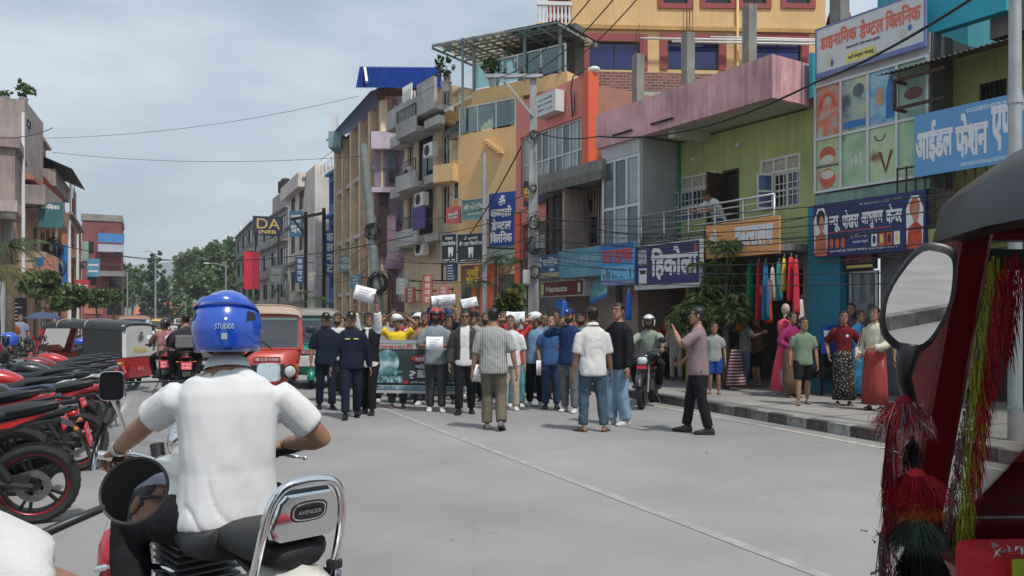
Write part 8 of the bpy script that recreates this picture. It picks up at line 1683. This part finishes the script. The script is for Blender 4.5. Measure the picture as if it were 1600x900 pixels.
ov=[(math.copysign(abs(math.cos(a)) ** .6,math.cos(a)),math.copysign(abs(math.sin(a)) ** .7,math.sin(a))) for a in [2*PI*i/24 for i in range(24)]]
for kk,(rx,rz_,d,m) in enumerate(((.066,.036,-.0175,blackp),(.06,.031,-.020,chrome),(.054,.026,-.0225,blackp))):mb=MB();mb.loft([[Vector(pt(x*rx,.885+z*rz_,d+e)) for x,z in ov] for e in (.003,0)]);mb.build('badge',m,br)
vs,fs,x=text_geo('AVENGER',0);mb=MB();mb.add([Vector(pt(-.042+v[0]/x*.084,.877+v[1]*.02,-.0245)) for v in vs],fs);mb.build('badge_lettering',chrome,br,fix=False)
for dz in (-.019,.017):mb=MB();mb.bar(pt(-.04,.885+dz,-.024),pt(.04,.885+dz,-.024),.004);mb.build('badge_line',chrome,br)
for sx in (-1,1):mb=MB();mb.lathe([(.016,-.012),(.028,-.012),(.028,.012),(.016,.012)],14,None,Matrix.Translation((sx*w_*1.04,-.68,.66)));mb.build('clamp',rubber,br);mb=MB();mb.loft([[Vector((sx*w_*1.06+dx,y,z)) for dx in (-.012,.012) for y in ((-.62,-.70) if dx < 0 else (-.70,-.62))] for z in (.5,.64)]);mb.build('strut_cover',chrome,br)
for sx in (-1,1):mb=MB();mb.tube([(sx*.1,-.86,.56),(sx*.19,-.88,.56)],.01,6);mb.ball((sx*.225,-.88,.56),(.04,.045,.04),12);mb.build('indicator',chrome,cr,smooth=True)
# front end, turned to the right: built where the photograph shows it
gl_,gr_=wl_(163,712,3.42),wl_(472,699,3.52);cb=wl_(300,735,3.62)
mb=MB();mb.tube(smooth_path([gl_,gl_.lerp(cb,.35)+Vector((0,0,.03)),cb.lerp(gl_,.25),cb.lerp(gr_,.25),gr_.lerp(cb,.35)+Vector((0,0,.03)),gr_]),.014,10);hb=mb.build('handlebar',chrome,cr,smooth=True)
for g_ in (gl_,gr_):d=(g_-cb).normalized();mb=MB();mb.tube([g_-d*.13,g_-d*.02],.019,12);mb.build('grip',rubber,hb);mb=MB();mb.tube([g_-d*.03,g_+d*.03],[.022,.018],12);mb.build('bar_end',chrome,hb,smooth=40)
mb=MB();mb.tube([gr_+Vector((0,0,-.02))+CI.to_3x3() @ Vector((-.12,.06,-.02)),gr_+CI.to_3x3() @ Vector((.0,.05,-.055))],.008,8);mb.ball(gr_+CI.to_3x3() @ Vector((.0,.05,-.055)),.012,8);mb.build('lever',chrome,hb,smooth=True)
ax=Vector((-.02,.86,.32))
mb=MB()
for o_ in (-.11,.11):s_=FM.to_3x3() @ Vector((o_,0,0));mb.tube([ax+s_,cb.lerp(ax,.45)+s_,cb+s_*.9],[.03,.026,.022],10)
mb.build('fork',chrome,cr,smooth=40);hp=cb.lerp(ax,.18)+FM.to_3x3() @ Vector((0,.13,.0));HM=Matrix.Translation(hp) @ Matrix.Rotation(R(-32),4,'Z')
mb=MB();mb.lathe([(0,-.12),(.05,-.12),(.09,-.07),(.105,0),(.108,.03),(.1,.035)],24,None,HM,axis='y');hl=mb.build('headlight',chrome,cr,smooth=50);mb=MB();mb.lathe([(.1,.033),(.06,.055),(0,.06)],24,None,HM,axis='y');mb.build('lens',clearlens,hl,smooth=True)
mb=MB();c=wl_(292,690,3.6);mb.ball(c,(.085,.07,.10),16);mb.build('instrument_pod',chrome,cr,smooth=True)
ws=MB();n=12;rr=[]
for i in range(6):
    u=i/5;rr.append([wl_(0,0,1)*0+CI @ (at(lerp(248,262,u),lerp(728,596,u),3.66)+Vector((math.cos(PI*(j/n)+PI)*-.25*(1-.35*u*u),-.12*(1-math.sin(PI*j/n)),0))) for j in range(n+1)])
vs=[p for r in rr for p in r];ws.add(vs,[(i*(n+1)+j,i*(n+1)+j+1,(i+1)*(n+1)+j+1,(i+1)*(n+1)+j) for i in range(5) for j in range(n)]);wso=ws.build('windscreen',glass_mat('bike_screen',(.88,.90,.92),.92),cr,smooth=True);mb=MB();mb.tube([r[0] for r in rr]+rr[-1]+[r[-1] for r in rr[::-1]],.005,6);mb.build('screen_edge',blackp,wso,smooth=True)
def bike_mirror(px,py,Y,wd,ht,base,nrm):
    c=wl_(px,py,Y);n_=CI.to_3x3() @ Vector(nrm).normalized();q=n_.to_track_quat('Y','Z').to_matrix().to_4x4();q.translation=c;mb=MB();mb.tube(smooth_path([base,base.lerp(c,.5)+Vector((0,0,.02)),c-Vector((0,0,ht*.45))]),.008,8);s_=mb.build('mirror_stalk',chrome,cr,smooth=True)
    mb=MB();mb.loft([[q @ v for v in ell_ring((0,y,0),wd/2*k,ht/2*k,24,5)] for y,k in ((-.03,.6),(-.012,.96),(.004,1.),(.008,.96))]);mb.build('housing',chrome,s_,smooth=40);mb=MB();mb.loft([[q @ v for v in ell_ring((0,y,0),wd/2*.9,ht/2*.9,24,5)] for y in (.0085,.0095)]);mb.build('mirror',mirror_m,s_)
bike_mirror(175,603,3.40,.10,.125,gl_.lerp(cb,.3),(.30,-1,.04));bike_mirror(420,582,3.50,.11,.08,gr_.lerp(cb,.4),(-.2,-1,.05))
mb=MB();c=wl_(182,826,3.6);mb.ball(c,.042,14);mb.tube([c,c+CI.to_3x3() @ Vector((.14,.03,0))],.012,8);mb.build('indicator',chrome,cr,smooth=True);mb=yloft(MB(),[(.62,-.2,.40,.03,.12),(.52,-.22,.46,.06,.17),(.42,-.22,.42,.05,.15)],12);mb.build('leg_guard_panel',paint('red',(.42,.012,.015)),cr,smooth=True)
mb=MB();mb.tube(smooth_path([wl_(150,890,3.35),wl_(185,882,3.32),wl_(260,884,3.2),wl_(290,905,3.2)]),.015,10);mb.tube(smooth_path([wl_(160,915,3.35),wl_(152,895,3.35),wl_(168,880,3.35)]),.012,8);mb.build('crash_bar',chrome,cr,smooth=True)
mb=MB();mb.tube([(-.05,.15,.3),(-.32,.2,.28)],.018,8);mb.tube([(.05,.15,.3),(.32,.2,.28)],.018,8);mb.build('footrest',rubber,cr)
# rider
RL=C0+CM.to_3x3() @ Vector((0,-.12,0));RY=CR;RI=(Matrix.Translation(RL) @ Matrix.Rotation(RY,4,'Z')).inverted()
rw=lambda px,py,Y:RI @ at(px,py,Y)
whs=cloth('white_polo_rider',(.64,.64,.645),var=.03,bump=.03)
p=person('rider in blue helmet, white polo and black trousers on the white cruiser',RL,RY,1.74,whs,'short',black_t,shoes=boot,skin=0,pelvis=(.03,.03,.775),twist=-.38,lean=.04,fl=(-.25,.26,.30),fr=(.30,.30,.30),legpole=((-.25,.9,.4),(.7,.8,.4)),hl=rw(182,704,3.40),hr=rw(448,692,3.50),el=(-1,-.25,-.55),er=(.75,-.5,-.7),cl=1.05,cr=1.05,pl=(0,.3,-1),pr=(0,.3,-1),vox=.0105,bulk=1.03,fold=.0095,ffreq=6.,slv=.7,loose=.012,hem=-.035,hair='short',head=(-.3,.0),collar=whs)
hm=helmet(p,M('helmet_gloss_blue',(.012,.075,.46),.22,.0,var=.04,coat=1.),None,1.07);m4=p['m4'] @ Matrix.Scale(1.07,4)
def on_shell(vs,fs,u0,z0,wd,ht,mat,name,k=1.012):
    xs=[v[0] for v in vs];ys=[v[1] for v in vs];a,b,lo,hi=min(xs),max(xs),min(ys),max(ys);mb=MB();out=[]
    for v in vs:
        u=u0+(v[0]-a)/(b-a)*wd;z=z0+(v[1]-lo)/max(hi-lo,.001)*ht;f_=(1. if z < 0 else math.sqrt(1-(z/.149) ** 2))*k*(1-.10*max(0,-z/.075));an=-PI/2+u/.122;out.append(m4 @ Vector((math.cos(an)*.122*f_,-.012+math.sin(an)*.148*f_,z)))
    mb.add(out,fs);return mb.build(name,mat,hm,fix=False)
vs,fs,x=text_geo('STUDDS',0);on_shell(vs,fs,-.002,.004,.062,.018,M('helmet_letters',(.45,.50,.56),.4),'helmet_lettering');cv=[(math.cos(2*PI*i/16),math.sin(2*PI*i/16)) for i in range(16)];on_shell(cv,[tuple(range(16))],.028,.034,.011,.011,white_print,'reflector');on_shell([(0,0),(1,0),(1,1),(0,1)],[(0,1,2,3)],.018,-.032,.02,.022,M('helmet_letters'),'sticker')
for sx in (-1,1):on_shell([(0,0),(1,.2),(1,.8),(.3,1)],[(0,1,2,3)],sx*.125-.02,.03,.045,.04,blackp,'vent',1.02)
mb=MB();rr=[]
for zz,kk in ((.068,1.02),(.078,1.045),(.088,1.03)):f_=math.sqrt(1-(zz/.149) ** 2)*kk;rr.append([m4 @ Vector((math.cos(a)*.122*f_,-.012+math.sin(a)*.148*f_,zz-.035*math.sin(a))) for a in [2*PI*i/40 for i in range(40)]])
mb.loft(rr,False);mb.build('helmet_ridge',M('helmet_gloss_blue'),hm,smooth=True)
b_=MB();c=rw(188,708,3.38);d=p['W'].to_3x3().inverted() @ p['dl'];q=d.to_track_quat('Z','Y').to_matrix().to_4x4();q.translation=p['W'].inverted() @ p['hl']-d*.03;b_.lathe([(.034,-.012),(.037,-.012),(.037,.012),(.034,.012)],20,None,q);b_.build('wrist_watch',steel,p['root'])
# ================================================================== three-wheeler at the right edge
fr_=rickshaw('auto_rickshaw','shade-darkened red three-wheeler with black hood and tassels at the right edge',(1.52,.90,0),R(2),paint('shaded_red',(.15,.004,.009),.2),blackp,tarp,front_mirrors=False);fr_.scale=(1.03,1.03,1.03)  # red body paint darkened to carry the shade on this near corner
FI=(Matrix.Translation((1.52,.90,0)) @ Matrix.Rotation(R(2),4,'Z') @ Matrix.Scale(1.03,4)).inverted();fx_=lambda px,py,Y:FI @ at(px,py,Y)
q=Vector((-.42,-1,-.10)).normalized().to_track_quat('Y','Z').to_matrix().to_4x4();q.translation=FI @ at(1436,466,1.46);hexo=[(-.045,-.062),(.018,-.083),(.05,-.03),(.048,.066),(.0,.083),(-.02,.07),(-.05,-.0)]
hexo=[(x,0,z) for x,z in ((.0,.092),(.043,.083),(.056,.066),(.05,-.015),(.012,-.088),(-.03,-.088),(-.06,-.055),(-.053,.012))]
for _ in range(2):hexo=[Vector(a).lerp(Vector(b),u) for a,b in zip(hexo,hexo[1:]+hexo[:1]) for u in (.22,.78)]
hexo=[Vector((-v.x*1.05,0,v.z*1.05)) for v in hexo]
mb=MB();mb.loft([[q @ (v*k+Vector((0,y,0))) for v in hexo] for y,k in ((-.035,.7),(-.02,1.02),(.0,1.06),(.006,1.)) ]);mh=mb.build('wing_mirror',blackp,fr_,smooth=50);mb=MB();mb.loft([[q @ (v*.9+Vector((0,y,0))) for v in hexo] for y in (.0062,.0075)]);mb.build('mirror',mirror_m,mh)
mb=MB();mb.tube(smooth_path([fx_(1425,540,1.47),fx_(1415,590,1.50),fx_(1432,650,1.58),fx_(1470,690,1.66)]),[.012]*14,10) if False else mb.tube([fx_(1424,535,1.47),fx_(1412,590,1.50),fx_(1428,650,1.58),fx_(1475,690,1.68)],[.022,.013,.012,.012],10);mb.build('mirror_arm',blackp,mh,smooth=True)
def fringe(label,px,py,Y,wd,ln,cols,n=150,name='tassel',puff=0,tinsel=0):
    """bunch of thread ends hanging from one knot"""
    c=at(px,py,Y);t=thing(name,label,'tassel',c,0,'tassels on the right three-wheeler');mb=MB()
    for i in range(n):
        a=random.uniform(0,2*PI);r=random.random() ** .5*wd;x0=Vector((math.cos(a)*r*.5,math.sin(a)*r*.3,random.uniform(-.005,.0)));l_=ln*random.uniform(.75,1.08);e=Vector((math.cos(a)*r*(1+puff),math.sin(a)*r*.6*(1+puff),-l_*(1-.25*puff*r/wd)));m_=x0.lerp(e,.5)+Vector((math.cos(a)*puff*wd*.5,math.sin(a)*puff*wd*.3,.1*puff*ln))+rv(.004);s_=Vector((.0008,.0004,0));k=random.randrange(len(cols))
        mb.add([x0-s_,x0+s_,m_+s_,e+s_*.4+rv(.006),m_-s_],[(0,1,2,4),(4,2,3)],k)
    for i in range(tinsel):p_=Vector((random.uniform(-wd,wd),random.uniform(-wd,wd)*.5,-random.random()*ln));d_=rv(.007);e_=rv(.003);mb.add([p_-d_,p_+e_,p_+d_],[(0,1,2)],len(cols)-1)
    o=mb.build('threads',cols,t,fix=False);o['kind']='stuff';kb_=MB();kb_.ball((0,0,.0),(wd*.3,wd*.25,.012),10);kb_.build('knot',cols[0],t,smooth=True)
mrn=cloth('tassel_maroon',(.20,.012,.03));rdt=cloth('tassel_red',(.50,.03,.035));ora=cloth('tassel_orange',(.55,.16,.02));lim=cloth('tassel_lime',(.42,.50,.05));gry=cloth('tassel_green',(.05,.08,.06));tin_=M('tinsel',(.45,.42,.43),.35,.6,var=0);olv=cloth('tassel_olive',(.24,.23,.04))
fringe('maroon and silver tinsel bunch tied below the mirror arm',1412,628,1.47,.055,.075,[mrn,rdt,tin_],420,puff=.2,tinsel=70);fringe('long maroon tinsel strand hanging furthest left',1392,660,1.47,.014,.27,[mrn,rdt,tin_],260,tinsel=45);fringe('second tinsel strand at the bottom of the picture',1381,830,1.46,.016,.14,[mrn,tin_],70,tinsel=60)
fringe('black ribbon loop over the red pompon',1425,690,1.48,.022,.07,[M('ribbon_black',(.008,.008,.009),.6),black_t],90);fringe('red thread pompon with orange ends',1432,742,1.46,.058,.065,[rdt,rdt,mrn],900,puff=.16);fringe('orange ring of threads under the red pompon',1432,788,1.465,.05,.03,[ora,cloth('tassel_rust',(.4,.07,.02))],500,puff=.16)
fringe('dark green thread skirt at the bottom of the tassel chain',1432,815,1.46,.056,.06,[gry,cloth('tassel_slate',(.10,.14,.13))],800,puff=.12);fringe('black thread skirt closing the tassel chain',1440,855,1.46,.056,.09,[M('ribbon_black'),black_t],600,puff=.1)
# garlands inside the screen, one per colour
for k,(px0,y0,px1,y1,Y,wd,ln,cl_,lb) in enumerate(((1552,400,1500,860,1.52,.016,.06,[lim,olv],'lime green fringe garland along the screen pillar'),(1570,420,1518,760,1.50,.014,.06,[rdt,mrn],'red fringe garland beside the lime one'),(1530,540,1478,830,1.56,.008,.03,[tin_,mrn],'beaded silver and maroon string on the pillar'),(1585,395,1572,545,1.50,.014,.07,[mrn,rdt],'short red fringe at the top of the screen'))):
    a,b=at(px0,y0,Y),at(px1,y1,Y+.1);t=thing('garland',lb,'garland',a,0,'garlands inside the right three-wheeler');mb=MB();d=b-a
    for i in range(520 if k != 3 else 200):
        u=random.random();c=d*u+Vector((random.uniform(-wd,wd),random.uniform(-.008,.008),0));e=c+Vector((random.uniform(-.008,.014),random.uniform(-.01,.01),-ln*random.uniform(.4,1.2)));s_=Vector((.0012,0,0));mb.add([c-s_,c+s_,e+s_*.4],[(0,1,2)],random.randrange(2))
    o=mb.build('threads',cl_,t,fix=False);o['kind']='stuff';kb_=MB();kb_.tube([Vector((0,0,0)),d],.003,6);kb_.build('cord',cl_[0],t)
a=at(1500,845,1.50);t=thing('dashboard_cloth','red dashboard cloth with lime green fringe and tinsel edge','cloth',a,R(2));mb=MB();mb.box(0,1.0,-.10,.03,-.24,0);mb.build('cloth',rdt,t,bevel=.02);lm=MB()
for i in range(520):x=.03+random.random()*.06+(.14 if i % 2 else 0);lm.add([(x-.0012,-.104,-.004),(x+.0012,-.104,-.004),(x+random.uniform(-.006,.006),-.108-random.random()*.008,-random.uniform(.1,.16))],[(0,1,2)])
o=lm.build('fringe',lim,t,fix=False);o['kind']='stuff';tn_=MB()
for i in range(260):c=Vector((random.random()*.5,-.10+random.uniform(-.01,.01),.004+random.random()*.01));tn_.add([c,c+rv(.006),c+rv(.006)],[(0,1,2)])
o=tn_.build('tinsel_edge',tin_,t,fix=False);o['kind']='stuff'
# ================================================================== round mirror and driver at the left edge
mc=at(210,766,1.25);cm_=(camo.location-mc).normalized();hdp=Vector((-.82,.76,1.60));nn=(cm_+(hdp-mc).normalized()).normalized();t=thing('round_mirror','round black rimmed rear view mirror on a long dark stem','mirror',mc);q=nn.to_track_quat('Z','Y').to_matrix().to_4x4()
mb=MB();mb.lathe([(0,-.022),(.03,-.02),(.05,-.008),(.0535,.0),(.0525,.004),(.049,.003)],48,None,q);mb.build('housing',blackp,t,smooth=40);mb=MB();mb.lathe([(.0495,.0030),(.035,.0033),(.018,.0035),(0,.0036)],48,None,q);mb.build('mirror',mirror_m,t,smooth=True)
mb=MB();mb.tube([Vector((-.03,.005,-.02)),at(110,815,1.2)-mc,at(40,846,1.17)-mc,at(-60,890,1.13)-mc,Vector((-.33,-.08,-.30))],[.006,.0075,.008,.008,.008],10);mb.build('stem',blackp,t,smooth=True)
p=person('driver in white tee beside the camera, only arm and sleeve in view',(-.78,.64,0),0,1.70,white_t,'short',dgrey,shoes=boot,pelvis=(0,-.02,.89),lean=.1,fl=(-.15,.45,.4),fr=(.15,.45,.4),hr=(.33,.44,1.11),er=(.7,-.2,-.3),hl=(-.3,.4,1.0),vox=.0125,head=(-.95,0),cr=.8,pr=(0,.2,-1),fold=.006,bulk=1.08)
cap(p,cloth('grey_cap',(.30,.30,.36)),False);mb=MB();mb.tube([p['m4'] @ Vector((x,y,.012)) for x,y in ((-.075,.0),(-.066,.05),(-.04,.087),(0,.092),(.04,.087),(.066,.05),(.075,.0))],.005,6);mb.build('glasses',blackp,p['root'])
mb=MB();mb.box(-1.05,-.5,.3,.8,.25,.78);tag(mb.build('bench_seat',seatm,bevel=.05),'dark driver seat under the driver beside the camera','seat')
mb=MB();mb.box(-1.75,-.72,-.62,-.57,.6,1.9);mb.box(-1.75,-.36,-.62,.6,1.93,1.97);t=thing('unseen_hood','unseen black hood beside the camera, added to darken the round mirror','hood',(0,0,0));mb.build('rear_curtain',tarp,t)  # out-of-view curtain and roof, added so the round mirror reflects something dark
# ------------------------------------------------------------------ hazy air
mb=MB();mb.box(-1500,260,-120,2640,-6.5,240);hz_=mb.build('haze',None);hz_.data.materials.clear();hmz=bpy.data.materials.new('haze_air');hmz.use_nodes=True;ht=hmz.node_tree;ht.nodes.clear();pv=N(ht,'ShaderNodeVolumePrincipled',Density=.00042);pv.inputs['Color'].default_value=(.80,.87,.95,1);oo=N(ht,'ShaderNodeOutputMaterial');ht.links.new(pv.outputs[0],oo.inputs['Volume']);hz_.data.materials.append(hmz);tag(hz_,kind='stuff')
bpy.data.scenes.remove(SC2)
